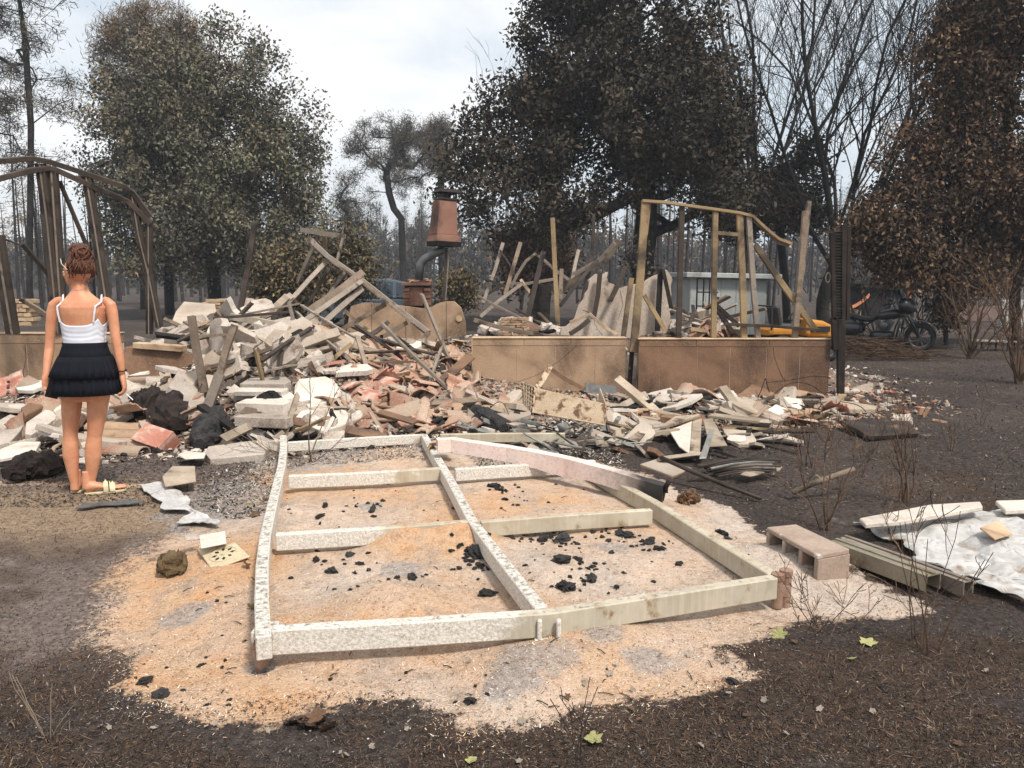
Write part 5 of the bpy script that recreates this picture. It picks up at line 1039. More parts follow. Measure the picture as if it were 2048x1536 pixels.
for lab, quad, Y, th, mt, cat in [
    ('large white slab with ragged edge tilted towards the camera', [(590, 770), (598, 758), (650, 752), (668, 760), (690, 792), (640, 808), (606, 806), (588, 794)], [8.0, 8.3, 8.4, 8.4, 8.0, 7.75, 7.75, 7.8], .06, 'white', 'slab'),
    ('grey slab propped on edge beside the bent metal channel', [(338, 772), (358, 738), (400, 765), (410, 800), (395, 828)], [8.0, 8.5, 8.5, 8.1, 7.8], .08, 'block', 'slab'),
    ('big beige slab lying flat on top of the heap, before the broad tree', [(343, 645), (352, 622), (368, 603), (430, 608), (436, 640), (420, 655)], [10.8, 11.2, 11.6, 11.6, 11.0, 10.7], .08, 'slab', 'slab'),
    ('tan slab with curved broken edge standing on the heap', [(597, 668), (618, 628), (640, 612), (636, 640), (645, 650), (620, 682)], [10.3, 10.5, 10.6, 10.6, 10.4, 10.2], .05, 'slab', 'slab'),
    ('broad tan slab leaning left of the curved-edged slab', [(528, 668), (548, 640), (578, 632), (598, 640), (580, 668), (552, 690)], [10.2, 10.5, 10.6, 10.6, 10.3, 10.0], .06, 'slab', 'slab'),
    ('beige slab standing behind the tall thin metal channel', [(486, 618), (492, 595), (508, 597), (522, 640), (500, 648)], [11.5, 11.6, 11.6, 11.4, 11.3], .05, 'slab', 'slab'),
    ('smooth pinkish slab low in front of the collapsed truss', [(683, 680), (690, 668), (720, 662), (748, 672), (730, 690), (690, 694)], [11.0, 11.2, 11.3, 11.2, 10.9, 10.9], .06, 'slab', 'slab'),
    ('long beige slab at the very front of the white heap above the sand', [(410, 905), (416, 893), (510, 880), (538, 893), (528, 908), (420, 918)], [6.5, 6.7, 6.9, 6.8, 6.5, 6.4], .07, 'block', 'slab'),
    ('small grey square tile standing at the end of the left frame rail', [(640, 865), (690, 860), (688, 892), (650, 890)], [7.1, 7.2, 7.1, 7.0], .02, 'block', 'tile'),
    ('wide pale slab with a shadowed hollow right of the black cinder lump', [(590, 835), (602, 822), (650, 812), (700, 826), (690, 850), (640, 862)], [7.5, 7.7, 7.9, 7.8, 7.4, 7.3], .05, 'white', 'slab'),
    ('dark soot-grey sheet leaning against the tan wall behind the rusty appliance', [(1170, 765), (1232, 772), (1240, 808), (1172, 800)], [9.6, 9.6, 9.3, 9.3], .015, 'lead', 'sheet'),
    ('brown-topped pale slab leaning below the longer low wall', [(1455, 805), (1505, 768), (1560, 790), (1556, 802), (1500, 818)], [9.0, 9.7, 9.4, 9.1, 8.9], .05, 'tan2', 'slab'),
    ('flat tan slab lying before the shorter low wall', [(985, 822), (1010, 806), (1062, 812), (1062, 828), (1022, 842)], [8.8, 9.1, 9.0, 8.7, 8.5], .05, 'slab', 'slab'),
    ('curled tan slab corner against the shorter low wall near its free end', [(948, 815), (955, 796), (1012, 798), (1030, 810), (990, 826)], [9.1, 9.4, 9.4, 9.2, 8.9], .04, 'tan', 'slab'),
    ('stepped pale slab lying before the narrow gap between the low walls', [(1278, 800), (1300, 785), (1342, 775), (1350, 783), (1312, 803), (1284, 808)], [9.2, 9.5, 9.5, 9.3, 9.0, 9.0], .06, 'white', 'slab'),
    ('dark square panel with white edge lying on the burnt ground past the wall', [(1683, 842), (1722, 838), (1818, 842), (1838, 866), (1740, 872)], [8.3, 8.4, 8.5, 7.9, 7.7], .045, 'pole', 'panel'),
    ('long grey plank with broken end below the charred shutter', [(1565, 798), (1575, 790), (1640, 800), (1635, 808), (1575, 808)], [9.1, 9.3, 9.3, 9.1, 8.9], .06, 'grey_wood', 'plank'),
    ('pale plank beside the long grey plank past the wall end', [(1640, 800), (1660, 797), (1755, 812), (1752, 818), (1690, 818)], [9.0, 9.2, 9.0, 8.8, 8.7], .05, 'plank', 'plank'),
    ('yellowed plaster board at the centre of the fanned boards', [(1385, 842), (1404, 836), (1400, 905), (1378, 908)], [8.0, 8.1, 7.1, 7.0], .02, 'plank', 'board'),
    ('wide cream board on the near side of the fanned boards', [(1338, 860), (1384, 842), (1378, 906), (1358, 892)], [7.9, 8.1, 7.0, 7.2], .015, 'white', 'board'),
    ('cream board with dark flecks on the far side of the fanned boards', [(1406, 838), (1425, 836), (1455, 890), (1420, 892)], [8.0, 8.1, 7.3, 7.2], .015, 'plank', 'board'),
    ('narrow blue-grey slat laid over the fanned boards', [(1418, 860), (1429, 858), (1412, 915), (1398, 916)], [7.7, 7.7, 6.9, 6.9], .015, 'slag', 'slat'),
    ('tan board laid slanting over the top of the fanned boards', [(1320, 852), (1350, 832), (1400, 828), (1345, 848)], [8.2, 8.5, 8.5, 8.2], .03, 'plank', 'board'),
    ('long pale board laid level behind the fanned boards', [(1415, 830), (1430, 826), (1522, 836), (1518, 842)], [8.3, 8.4, 8.4, 8.2], .03, 'plank', 'board'),
    ('short tan board crossing the long level pale board', [(1442, 856), (1505, 828), (1518, 830), (1460, 862)], [7.9, 8.4, 8.4, 7.8], .03, 'stud', 'board'),
    ('small block of pale timber upright beside the metal scrap', [(1232, 860), (1245, 853), (1252, 858), (1244, 890), (1230, 892)], [7.4, 7.5, 7.5, 7.1, 7.1], .06, 'plank', 'block'),
    ('stubby pale beam end lying between metal scrap and fanned boards', [(1258, 875), (1300, 846), (1308, 852), (1275, 884)], [7.4, 7.9, 7.9, 7.3], .07, 'plank', 'beam'),
    ('rounded beige slab in the metal scrap behind the pink fascia', [(1160, 868), (1195, 860), (1225, 872), (1228, 884), (1180, 888)], [7.3, 7.6, 7.4, 7.2, 7.1], .05, 'slab', 'slab'),
    ('bright white plaster flake at the foot of the charred log', [(355, 910), (372, 904), (412, 908), (408, 918), (370, 920)], [6.5, 6.7, 6.6, 6.4, 6.4], .01, 'white', 'flake'),
    ('long grey slab leaning at the photo\'s left edge of the rubble', [(-20, 850), (20, 828), (55, 838), (40, 862), (0, 905), (-20, 905)], [7.5, 7.9, 7.8, 7.4, 6.9, 6.9], .1, 'block', 'slab'),
    ('pale slab sloping down to the woman\'s left calf', [(52, 845), (100, 812), (122, 808), (124, 830), (62, 870), (50, 866)], [7.4, 7.9, 8.0, 7.8, 7.1, 7.1], .08, 'white', 'slab'),
    ('smooth grey slab above the pale slab beside the woman\'s left knee', [(42, 815), (90, 786), (112, 790), (100, 806), (50, 832)], [7.9, 8.4, 8.4, 8.2, 7.7], .07, 'smoked', 'slab'),
    ('flat white slab on the ground left of the woman\'s ankles', [(0, 905), (40, 890), (82, 890), (70, 912), (0, 925)], [6.6, 6.9, 6.9, 6.5, 6.4], .03, 'white', 'slab'),
    ('clean grey sheet seen between the woman\'s calves', [(150, 880), (175, 876), (170, 925), (154, 924)], [6.7, 6.7, 6.3, 6.3], .02, 'white', 'sheet'),
    ('tan slab under the woman\'s right hand', [(240, 800), (258, 765), (298, 772), (325, 760), (300, 785), (245, 806)], [8.0, 8.6, 8.5, 8.7, 8.3, 7.9], .06, 'slab', 'slab'),
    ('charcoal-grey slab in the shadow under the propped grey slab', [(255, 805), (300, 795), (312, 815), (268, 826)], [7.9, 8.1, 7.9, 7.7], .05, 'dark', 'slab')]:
    slab_at(cat.replace(' ', '_'), lab, cat, quad, Y, th, M[mt])
# stacked thin white boards in the heap
for i in range(7):
    z0 = 765 + i * 15; a, b = rnd(466, 505), rnd(575, 600)
    slab_at('plasterboard', ['uppermost', 'second', 'third', 'fourth', 'fifth', 'sixth', 'lowest'][i] + ' of the seven white boards stacked in the heap beside the charred log', 'board', [(a, z0 + rnd(-2, 3)), (a + 20, z0 - 9), (b - 10, z0 - 12), (b, z0 - 3), (b - 14, z0 + 3)], [8.2 - .14 * i, 8.45 - .14 * i, 8.45 - .14 * i, 8.2 - .14 * i, 8.05 - .14 * i], .05 if i % 2 else .09, M['white' if i % 3 else 'block'])
# ------------------------------------------------------------------ charred logs and cinders
def lump(name, label, pts, rad, mat, seed=0, rough=.22, n=14, segs=14, ribs=0, cat=None):
    n = max(n, 22); segs = max(segs, 28)
    P = [Vector(p) for p in pts]; rings = []; md = P[len(P) // 2]; w_ = md - Vector((0, 0, CAM_H)); h = None
    if md.y > 6.6:
        f_ = w_.y * math.cos(PITCH) - w_.z * math.sin(PITCH); h = HIT(1024 + FPX * w_.x / f_, 768 - FPX * (w_.y * math.sin(PITCH) + w_.z * math.cos(PITCH)) / f_)
    if h is not None: sh = h - md + Vector((0, -rad * 1.2, rad * .45)); P = [p + sh for p in P]
    for i in range(segs + 1):
        t = i / segs * (len(P) - 1); k = min(len(P) - 2, int(t)); c = P[k].lerp(P[k + 1], t - k); d = (P[k + 1] - P[k]).normalized()
        r = rad * math.sin(math.pi * min(.97, max(.03, i / segs))) ** .35; u = d.orthogonal().normalized(); w = d.cross(u)
        if ribs: r *= 1 + .09 * math.sin(i / segs * math.pi * 2 * ribs)
        rings.append([c + (u * math.cos(2 * math.pi * j / n) + w * math.sin(2 * math.pi * j / n)) * r * (1 + rough * mnoise.fractal(Vector((i / segs * 5.5, math.cos(j * 6.28 / n) * 1.6 + seed, math.sin(j * 6.28 / n) * 1.6)), .55, 2.1, 5)) for j in range(n)])
    m = MB(); m.loft(rings); return tag(m.build(name, mat), label, cat or name.replace('_', ' '))
lump('charred_log', 'thick ribbed charred log sloping down the front of the white heap', [AT(452, 828, 7.6), AT(432, 860, 7.1), AT(412, 895, 6.75)], .125, M['char'], 1, .3, 22, 40, 6)
lump('charred_log', 'long charred log end lying behind the pink fascia', [AT(944, 822, 8.2), AT(970, 838, 7.8), AT(1008, 860, 7.3)], .095, M['char'], 2, .3, 16, 20, 5)
lump('charred_log', 'flat folded charred lump at the end of the left frame rail', [AT(532, 856, 7.1), AT(560, 868, 7.0), AT(606, 878, 6.9)], .09, M['char'], 3, .5, 14, 16)
lump('charred_log', 'round black cinder lump between the stacked white boards', [AT(548, 828, 7.8), AT(555, 815, 7.9), AT(562, 802, 8.0)], .12, M['char'], 4, .6, 14, 14, 3)
lump('charred_log', 'black burnt lump lying before the tan low wall', [AT(900, 795, 9.0), AT(925, 800, 8.9), AT(945, 815, 8.6)], .06, M['char'], 5, .4)
lump('charred_log', 'black burnt stick leaning on the brown-topped slab', [AT(1465, 784, 9.6), AT(1490, 775, 9.7), AT(1520, 762, 9.8)], .05, M['char'], 6, .4)
lump('clinker', 'crumpled black-brown clinker roll on the ground left of the woman\'s feet', [G(12, 948, .08), G(50, 935, .09), G(95, 930, .08), G(122, 925, .06)], .10, M['clinker'], 7, .45, 14, 18)
lump('clinker', 'dark crushed bag shape under the woman\'s right hand', [AT(262, 822, 7.6), AT(300, 815, 7.7), AT(330, 808, 7.8)], .13, M['clinker'], 8, .35, 14, 16)  # dark form filling part of a hollow, its colour replacing the shade
lump('clinker', 'dark lump standing in for the shaded hollow under the propped grey slab', [AT(310, 800, 8.2), AT(350, 830, 7.9), AT(375, 855, 7.5)], .17, M['clinker'], 9, .4, 14, 18)  # solid dark lump put in for the shade inside the hollow
lump('melted_heap', 'melted grey foil lump on the longer low wall\'s foot', [AT(1340, 770, 9.9), AT(1358, 760, 9.9), AT(1368, 752, 9.95)], .07, M['block'], 10, .8)
# ------------------------------------------------------------------ clay blocks and tiles beside the woman
def clay_block(label, quad_c, Y, rot, size, mat, cells=3):
    root = thing('hollow_clay_block', label, 'clay block', (HIT(*quad_c) or AT(*quad_c, Y)) + Vector((0, -.05, .06))); Rm = Euler(rot).to_matrix(); w, d, h = size; c = Vector(root.location); t = .014
    for nm, off, sz in [('shell_plate', (0, 0, h / 2 - t / 2), (w, d, t)), ('shell_plate', (0, 0, -h / 2 + t / 2), (w, d, t))] + [('web', ((i / cells - .5) * (w - t), 0, 0), (t, d - .004, h - 2 * t)) for i in range(cells + 1)]:
        m = MB(); m.box(c + Rm @ Vector(off), sz, Rm); m.build(nm, mat, root, bevel=.003)
    return root
clay_block('orange hollow clay block tipped on edge at the woman\'s right', (318, 892), 6.75, (R(38), R(8), R(-28)), (.36, .20, .15), M['tile_red'], 3)
clay_block('dusty hollow clay block lying just behind the tipped orange one', (372, 812), 7.6, (R(10), R(4), R(-12)), (.34, .2, .13), M['tile'], 4)
for i, (x, y, Y, L) in enumerate([(240, 851, 7.15, 120), (245, 868, 7.0, 130), (250, 884, 6.95, 110), (238, 898, 6.85, 100)]):
    Yh = HIT(x, y).y - .1; A = AT(x - L / 2, y - 2, Yh); B = AT(x + L / 2, y + 3, Yh - .1); m = MB(); d = (B - A).normalized(); u = Vector((0, 0, 1)); s = d.cross(u)
    rr = [[p + s * math.cos(a) * .09 + u * (math.sin(a) * .065 - .03) for a in np.linspace(0, math.pi, 10)] + [p + s * math.cos(a) * .078 + u * (math.sin(a) * .053 - .03) for a in np.linspace(math.pi, 0, 10)] for p in (A, A.lerp(B, .5), B)]
    m.loft(rr); tag(m.build('ridge_tile', M['tile_tan' if i < 2 else 'tile'], bevel=.002), ['uppermost', 'second', 'third', 'lowest'][i] + ' of the four long ridge tiles stacked beside the woman\'s right knee', 'ridge tile')
for i in range(14):
    tm = TILES[0] if i % 2 else TILES[2]; o = bpy.data.objects.new('roof_tile', tm); COL.objects.link(o); p = AT(rnd(255, 420), rnd(808, 850), rnd(7.3, 8.0)); o.location = (p.x, p.y, max(p.z, surf(p.x, p.y) + .03)); o.rotation_euler = (R(rnd(-20, 25)), R(rnd(-25, 25)), rnd(0, 3)); tag(o, 'brown clay tile in the dark hollow beside the woman\'s right thigh', 'roof tile', 'tiles in the dark hollow')
tl = tile_mesh('roof_tile', .5, .34, M['tile_red'], jag=.01, kind=2); o = bpy.data.objects.new('roof_tile', tl); COL.objects.link(o); o.location = AT(18, 785, 8.3); o.rotation_euler = (R(42), R(-18), R(24)); tag(o, 'large salmon-red tile with black holes propped at the photo\'s left edge', 'roof tile')
for i in range(4):
    m = MB(); c = o.location + o.rotation_euler.to_matrix() @ Vector((-.02 + .015 * i, -.12 + .08 * i, .03)); m.lathe([(.0, -.004), (.016, -.004), (.017, .004), (.0, .006)], c, 10, o.rotation_euler.to_matrix()); w = m.build('nail_hole', M['char'], None); w.parent = o; w.matrix_parent_inverse = o.matrix_world.inverted() if False else (Matrix.Translation(o.location) @ o.rotation_euler.to_matrix().to_4x4()).inverted()
# stack of yellowish bricks behind
def brick_rows(label, x0, x1, y0, y1, Y, rows, cols, mat, skew=0):
    A = AT(x0, y1, Y); B = AT(x1, y0, Y); root = thing('brick_stack', label, 'brick stack', ((A.x + B.x) / 2, Y + .1, A.z)); bh = (B.z - A.z) / rows; bw = (B.x - A.x) / cols
    proto = {}
    for r in range(rows):
        for c in range(cols):
            m = MB(); m.box((A.x + (c + .5 + (.25 if r % 2 else -.1)) * bw + rnd(-.01, .01), Y + .1 + rnd(-.015, .015) + r * skew, A.z + (r + .5) * bh), (bw * .94, .2, bh * .8), Euler((0, rnd(-.05, .05), rnd(-.06, .06))).to_matrix(), jit=.004); m.build('brick', mat, root)
    return root
brick_rows('stack of thin yellowish bricks half hidden behind the big beige slab', 408, 444, 598, 660, 11.8, 10, 2, M['cap'])
brick_rows('leaning stack of thin brown bricks behind the free end of the shorter low wall', 998, 1056, 636, 676, 11.2, 8, 5, M['tile_tan'], .01)
brick_rows('pale brick patch showing left of the leftmost steel post', 8, 60, 598, 652, 11.5, 6, 4, M['cap'])
# ------------------------------------------------------------------ rusty appliance box with grille
M['rust'] = weathered('rust_flecked_cream_enamel', srgb(190, 166, 136), srgb(206, 186, 160), 4, srgb(110, 78, 56), (.52, .60), 9, .8, .4, 60, .005, .1, .05, srgb(128, 92, 66))
ap = thing('appliance_shell', 'rust-flecked metal appliance shell with an end grille, dumped before the tan wall', 'appliance', AT(1135, 830, 8.6))
def quad_prism(name, A, th, mat, parent, bev=.006):
    n = (A[1] - A[0]).cross(A[2] - A[0]).normalized(); k = len(A); m = MB(); m.add(list(A) + [p - n * th for p in A], [tuple(range(k)), tuple(reversed(range(k, 2 * k)))] + [((j + 1) % k, j, k + j, k + (j + 1) % k) for j in range(k)]); return m.build(name, mat, parent, bevel=bev)
ya_ = G(1140, 850, .20).y - 8.3
_AT = AT
def AT(x, y, Y): return _AT(x, y, Y + ya_)
f0, f1, f2, f3 = AT(1070, 775, 8.55), AT(1214, 808, 8.3), AT(1210, 852, 8.2), AT(1066, 826, 8.45)
bk_ = Vector((-.02, .34, .10)); e0, e3 = AT(1043, 765, 8.75), AT(1046, 805, 8.65)
quad_prism('front_plate', [f0, f3, f2, f1], .012, M['rust'], ap); quad_prism('bottom_plate', [f3, f3 + bk_, f2 + bk_, f2], .012, M['rust'], ap)
quad_prism('end_plate', [f1, f2, f2 + bk_, f1 + bk_], .012, M['rust'], ap)
quad_prism('grille_backing', [e0 + Vector((.03, .02, 0)), e3 + Vector((.03, .02, 0)), f3 + Vector((.0, .02, 0)), f0 + Vector((0, .02, 0))], .01, M['dark'], ap)
for i in range(7):
    t = i / 6; a = e0.lerp(e3, t); b = f0.lerp(f3, t); m = MB(); m.beam(a, b, .014, .012); m.build('grille_bar', M['rust'], ap)
for i in range(6):
    t = i / 5; a = e0.lerp(f0, t); b = e3.lerp(f3, t); m = MB(); m.beam(a, b, .014, .012, (0, 1, 0)); m.build('grille_bar', M['rust'], ap)
m = MB(); m.bar([AT(1100, 733, 8.9), AT(1085, 760, 8.75), AT(1072, 776, 8.6)], .05, .03, (0, 1, 0)); m.build('bent_strut', M['rust'], ap)
m = MB(); m.bar([AT(1098, 735, 8.9), AT(1130, 758, 8.9), AT(1168, 778, 8.8)], .04, .03, (0, 1, 0)); m.build('bent_strut', M['smoked'], ap)
m = MB(); m.tube([AT(1160, 782, 8.7), AT(1172, 786, 8.55), AT(1180, 795, 8.45), AT(1184, 806, 8.4)], .009, 6); m.build('wire', M['dark'], ap)
AT = _AT
# ------------------------------------------------------------------ dark slats, box, long pole before the walls
for i in range(11):
    t = i / 10; m = MB(); a = G(1395 + rnd(-10, 25) + 20 * t, 932 + 20 * t, .03 + .10 * (1 - t)); b = G(1535 + rnd(-20, 25), 916 + 32 * t, .05 + .09 * (1 - t)); m.beam(a, b, .05, .014, segs=3, bend=lambda u: (0, 0, .02 * math.sin(3.1 * u)))
    tag(m.build('slat', M['galv' if i in (4, 9) else 'slag' if i in (2, 6) else 'pole'], bevel=.002), 'dark narrow slat in the flat bundle beyond the long burnt pole', 'slat', 'slats in the flat bundle')
slab_at('slat', 'pale slat lying nearest in front of the dark slat bundle', 'slat', [(1480, 948), (1490, 942), (1565, 932), (1560, 940), (1500, 952)], [6.05, 6.1, 6.25, 6.2, 6.0], .015, M['plank'])
bx = thing('broken_box', 'brown open box with ash-strewn lid beside the sooted fascia end', 'box', G(1330, 975, 0))
for nm, quad, Y, th, mt in [('lid', [(1280, 928), (1322, 915), (1384, 936), (1345, 952)], [6.2, 6.45, 6.1, 5.85], .02, 'slab'), ('front_side', [(1345, 953), (1384, 938), (1380, 962), (1342, 978)], [5.83, 6.08, 6.0, 5.78], .02, 'smoked'), ('left_side', [(1280, 930), (1345, 954), (1342, 978), (1282, 948)], [6.18, 5.84, 5.78, 6.1], .02, 'smoked')]:
    P = [AT(x, y, yy) for (x, y), yy in zip(quad, Y)]; quad_prism(nm, P, -th, M[mt], bx, .003)
m = MB(); m.tube([G(1322, 915, .16), G(1380, 941, .12), G(1450, 970, .06), G(1521, 997, .03)], [.018, .018, .016, .014], 8); tag(m.build('burnt_pole', M['pole'], smooth=True), 'long thin burnt pole lying from the box out onto dark ground', 'pole')
m = MB(); m.tube([G(1585, 985, .05), G(1630, 965, .12), G(1708, 938, .2)], [.02, .02, .018], 7); tag(m.build('burnt_branch', M['grey_wood'], smooth=True), 'bare stick propped in the twigs right of the burnt pole', 'stick')
m = MB(); m.bar([G(1560, 990, .02), G(1600, 975, .03)], .02, .02); 
# ------------------------------------------------------------------ hollow concrete block on the sand
M['brown_block'] = weathered('heat_pinked_concrete', srgb(178, 158, 142), srgb(158, 136, 120), 5, srgb(206, 196, 186), (.56, .66), 5, .95, .6, 60, .006, 0, .05)
def hollow_block():
    a, b, c, d = G(1533, 1054, .165), G(1592, 1048, .165), G(1700, 1098, .165), G(1636, 1110, .165); h = .15
    cb = thing('hollow_block', 'brown hollow concrete block with ash on top lying on the sand edge', 'concrete block', (G(1615, 1110).x, G(1615, 1110).y, .0))
    dn = Vector((0, 0, -h)); t = .03
    quad_prism('top_face', [a, d, c, b], .026, M['brown_block'], cb, .005); 
    quad_prism('bottom_face', [a + dn, d + dn, c + dn, b + dn], .026, M['brown_block'], cb, .005)
    ins = Vector((0, 0, -.026))
    for f in (0, .36, .68, 1):
        p, q = a.lerp(d, f), b.lerp(c, f); ax = (d - a).normalized() * .014
        if f == 0: p += ax; q += ax
        if f == 1: p -= ax; q -= ax
        quad_prism('web', [p - ax + ins, q - ax + ins, q - ax + dn, p - ax + dn], .028, M['brown_block'], cb, .003)
    quad_prism('back_face', [b + ins + (a - b).normalized() * .02, c + ins + (a - b).normalized() * .02, c + dn + (a - b).normalized() * .02, b + dn + (a - b).normalized() * .02], .02, M['brown_block'], cb, .002)
hollow_block()
# ------------------------------------------------------------------ crumpled white sheeting and channels
M['sheet'] = weathered('white_ash_sheet', srgb(206, 204, 200), srgb(178, 174, 170), 3, srgb(140, 124, 108), (.56, .68), 5, .7, .5, 25, .01, 0, .03)
def sheeting(name, label, px, zf, seed, mat, cat, nu=50, nv=34, amp=.05):
    A, B, C_, D = [G(x, y) for x, y in px]; P = []
    for i in range(nv + 1):
        row = []
        for j in range(nu + 1):
            u, v = j / nu, i / nv; p = A.lerp(B, u).lerp(D.lerp(C_, u), v); q = Vector((p.x * 3.2, p.y * 3.2, seed))
            e = min(u, 1 - u, v, 1 - v); p = p + Vector((mnoise.noise(q * 2) * .08, mnoise.noise(q * 2 + Vector((9, 9, 9))) * .08, 0))
            rid = abs(mnoise.noise(q)) + .5 * abs(mnoise.noise(q * 2.3)) + .35 * abs(mnoise.noise(q * 6.1)); z = float(surf(p.x, p.y)) + .012 + zf * min(1, e * 6) + amp * rid; row.append(Vector((p.x, p.y, z)))
        P.append(row)
    m = MB(); m.grid(P); o = m.build(name, mat); s = o.modifiers.new('thickness', 'SOLIDIFY'); s.thickness = .006; return tag(o, label, cat)
sheeting('crumpled_sheet', 'large crumpled white sheet melted flat on the burnt ground at the right edge', [(1715, 1048), (2080, 1022), (2160, 1232), (1880, 1150)], .008, 3, M['sheet'], 'sheet', 110, 70, .045)
sheeting('crumpled_sheet', 'blue-grey stiff sheet overlapping the large white sheet at the right edge', [(1900, 1062), (2120, 1085), (2160, 1205), (1985, 1165)], .03, 8, M['sheet'], 'sheet', 60, 44, .035)
slab_at('insulation_board', 'long thick white insulation board with burnt end behind the white sheet', 'board', [(1718, 1046), (1860, 1018), (1960, 1012), (1965, 1022), (1800, 1052), (1730, 1058)], [4.38, 4.68, 4.75, 4.62, 4.3, 4.26], .03, M['white'], .006)
slab_at('insulation_board', 'short white board piece at the photo\'s right edge behind the sheet', 'board', [(1990, 1010), (2070, 1008), (2080, 1026), (2010, 1030)], [4.75, 4.78, 4.58, 4.55], .03, M['white'], .006)
slab_at('plaster_sheet', 'tan triangular sheet piece lying on the white sheet', 'sheet', [(1960, 1055), (1998, 1038), (2025, 1068), (1990, 1078)], [4.25, 4.45, 4.2, 4.05], .008, M['cap'], .002)
M['alu'] = weathered('dull_aluminium_channel', srgb(168, 160, 142), srgb(140, 130, 110), 4, srgb(110, 88, 58), (.56, .68), 3, .5, .1, 50, .003, .4, .1)
def channel(label, p0, p1, z0, z1, w, h, mat):
    a, b = G(*p0, z0), G(*p1, z1); d = (b - a).normalized(); s = d.cross(Vector((0, 0, 1))).normalized(); up = Vector((0, 0, 1)); t = .006
    root = thing('metal_channel', label, 'metal channel', a)
    for nm, off, ww, hh in (('web', Vector((0, 0, 0)), w, t), ('flange', s * (w / 2 - t / 2) + up * (-h / 2 - .001), t, h), ('flange', s * (-w / 2 + t / 2) + up * (-h / 2 - .001), t, h), ('ridge', s * 0 + up * (t / 2 + .004), .02, .008)):
        m = MB(); m.beam(a + off, b + off, ww, hh, up); m.build(nm, mat, root)
channel('olive-stained metal channel lying nearest along the white sheet', (1672, 1080), (1868, 1150), .10, .11, .10, .075, M['alu'])
channel('pale metal channel behind the olive-stained one, touching the white sheet', (1690, 1074), (1938, 1163), .08, .09, .07, .06, M['galv'])
sheeting('paper_pile', 'torn pale paper layers on the ground before the olive-stained channel', [(1730, 1128), (1800, 1134), (1850, 1170), (1760, 1150)], .005, 12, M['white'], 'paper', 24, 12, .03)
sheeting('crumpled_sheet', 'white crumpled strip trailing off the large sheet towards the camera', [(1950, 1165), (2050, 1200), (2070, 1225), (1960, 1185)], .01, 15, M['sheet'], 'sheet', 24, 10, .05)
# ------------------------------------------------------------------ cream drain plate, foil and strips at the left
M['cream'] = weathered('cream_enamel', srgb(214, 200, 168), srgb(198, 182, 150), 4, srgb(120, 100, 76), (.62, .72), 6, .55, .15, 50, .003, 0, 0)
A, B, C_, D = G(395, 1098, .07), G(470, 1084, .10), G(500, 1112, .08), G(424, 1140, .035)
dp = thing('drain_plate', 'cream square metal plate with a ring of petal holes lying on the sand', 'drain plate', (A + B + C_ + D) / 4)
quad_prism('plate', [A, D, C_, B], .008, M['cream'], dp, .003)
cen = (A + B + C_ + D) / 4; eu = (B - A).normalized(); nn_ = (D - A).cross(B - A).normalized(); ev = nn_.cross(eu)
if nn_.z < 0: nn_ = -nn_
for i in range(8):
    a = i * math.pi / 4 + .2; c = cen + (eu * math.cos(a) + ev * math.sin(a)) * .045 + nn_ * .0015; r = eu * math.cos(a) + ev * math.sin(a); tt = nn_.cross(r)
    m = MB(); m.add([c - r * .015, c + tt * .010, c + r * .017, c - tt * .010], [(0, 1, 2, 3)]); m.build('petal_hole', M['dark'], dp)
rim = MB(); rim.tube([cen + (eu * math.cos(a) + ev * math.sin(a)) * .068 + nn_ * .001 for a in np.linspace(0, 2 * math.pi, 25)], .004, 5); rim.build('rim', M['cream'], dp, smooth=True)
rim = MB(); rim.lathe([(.0, 0), (.014, 0), (.014, .004), (.0, .005)], cen, 12); rim.build('boss', M['cream'], dp)
sheeting('foil_sheet', 'flaking pale grey foil on the ground right of the woman\'s feet', [(275, 978), (330, 975), (440, 1065), (370, 1050)], .004, 21, M['sheet'], 'foil', 34, 22, .045)
slab_at('plaster_sheet', 'small clean white sheet behind the cream drain plate', 'sheet', [(398, 1070), (450, 1062), (453, 1086), (402, 1096)], [4.15, 4.2, 4.05, 3.98], .006, M['white'], .002)
slab_at('plaster_sheet', 'flat grey scrap beside the small white sheet', 'sheet', [(368, 1070), (390, 1066), (400, 1078), (372, 1080)], [4.12, 4.15, 4.08, 4.06], .006, M['block'], .002)
sheeting('metal_strip', 'thin dark metal strip on the ground below the woman\'s sandals', [(165, 1016), (285, 1010), (288, 1016), (170, 1022)], .004, 25, M['lead'], 'metal strip', 30, 3, .02)
slab_at('spotted_board', 'tan board with burn spots lying on ash beyond the woman\'s right foot', 'board', [(325, 955), (345, 935), (390, 935), (392, 965), (330, 975)], [5.6, 5.9, 5.9, 5.5, 5.4], .012, M['plank'], .003)
M['cloth'] = M['clinker']
lump('mineral_wool', 'crumpled brown wool clump on the sand left of the drain plate', [G(318, 1135, .04), G(345, 1128, .06), G(372, 1130, .04)], .065, weathered('brown_wool', srgb(96, 78, 56), srgb(140, 118, 86), 20, None, rough=1, bump=1, bscale=60, bdist=.03, rand=0), 31, .5, 14, 16, cat='wool')

for pts, w_, mt, nm, lab in [([(383, 632), (393, 700), (410, 786)], 14, 'grey_wood', 'post', 'ash-covered upright timber post on the heap near the woman'), ([(440, 748), (425, 790), (406, 842)], 19, 'galv', 'metal_channel', 'bent grey metal channel sloping down the front of the heap'), ([(470, 650), (452, 700), (440, 748)], 13, 'grey_wood', 'batten', 'ash-covered batten continuing the bent grey channel upwards')]:
    h = HIT(*pts[-1]); y0 = h.y - .12; tag(pbar(nm, pts, y0 + .12, y0, w_, M[mt], h=.06), lab, nm.replace('_', ' '))
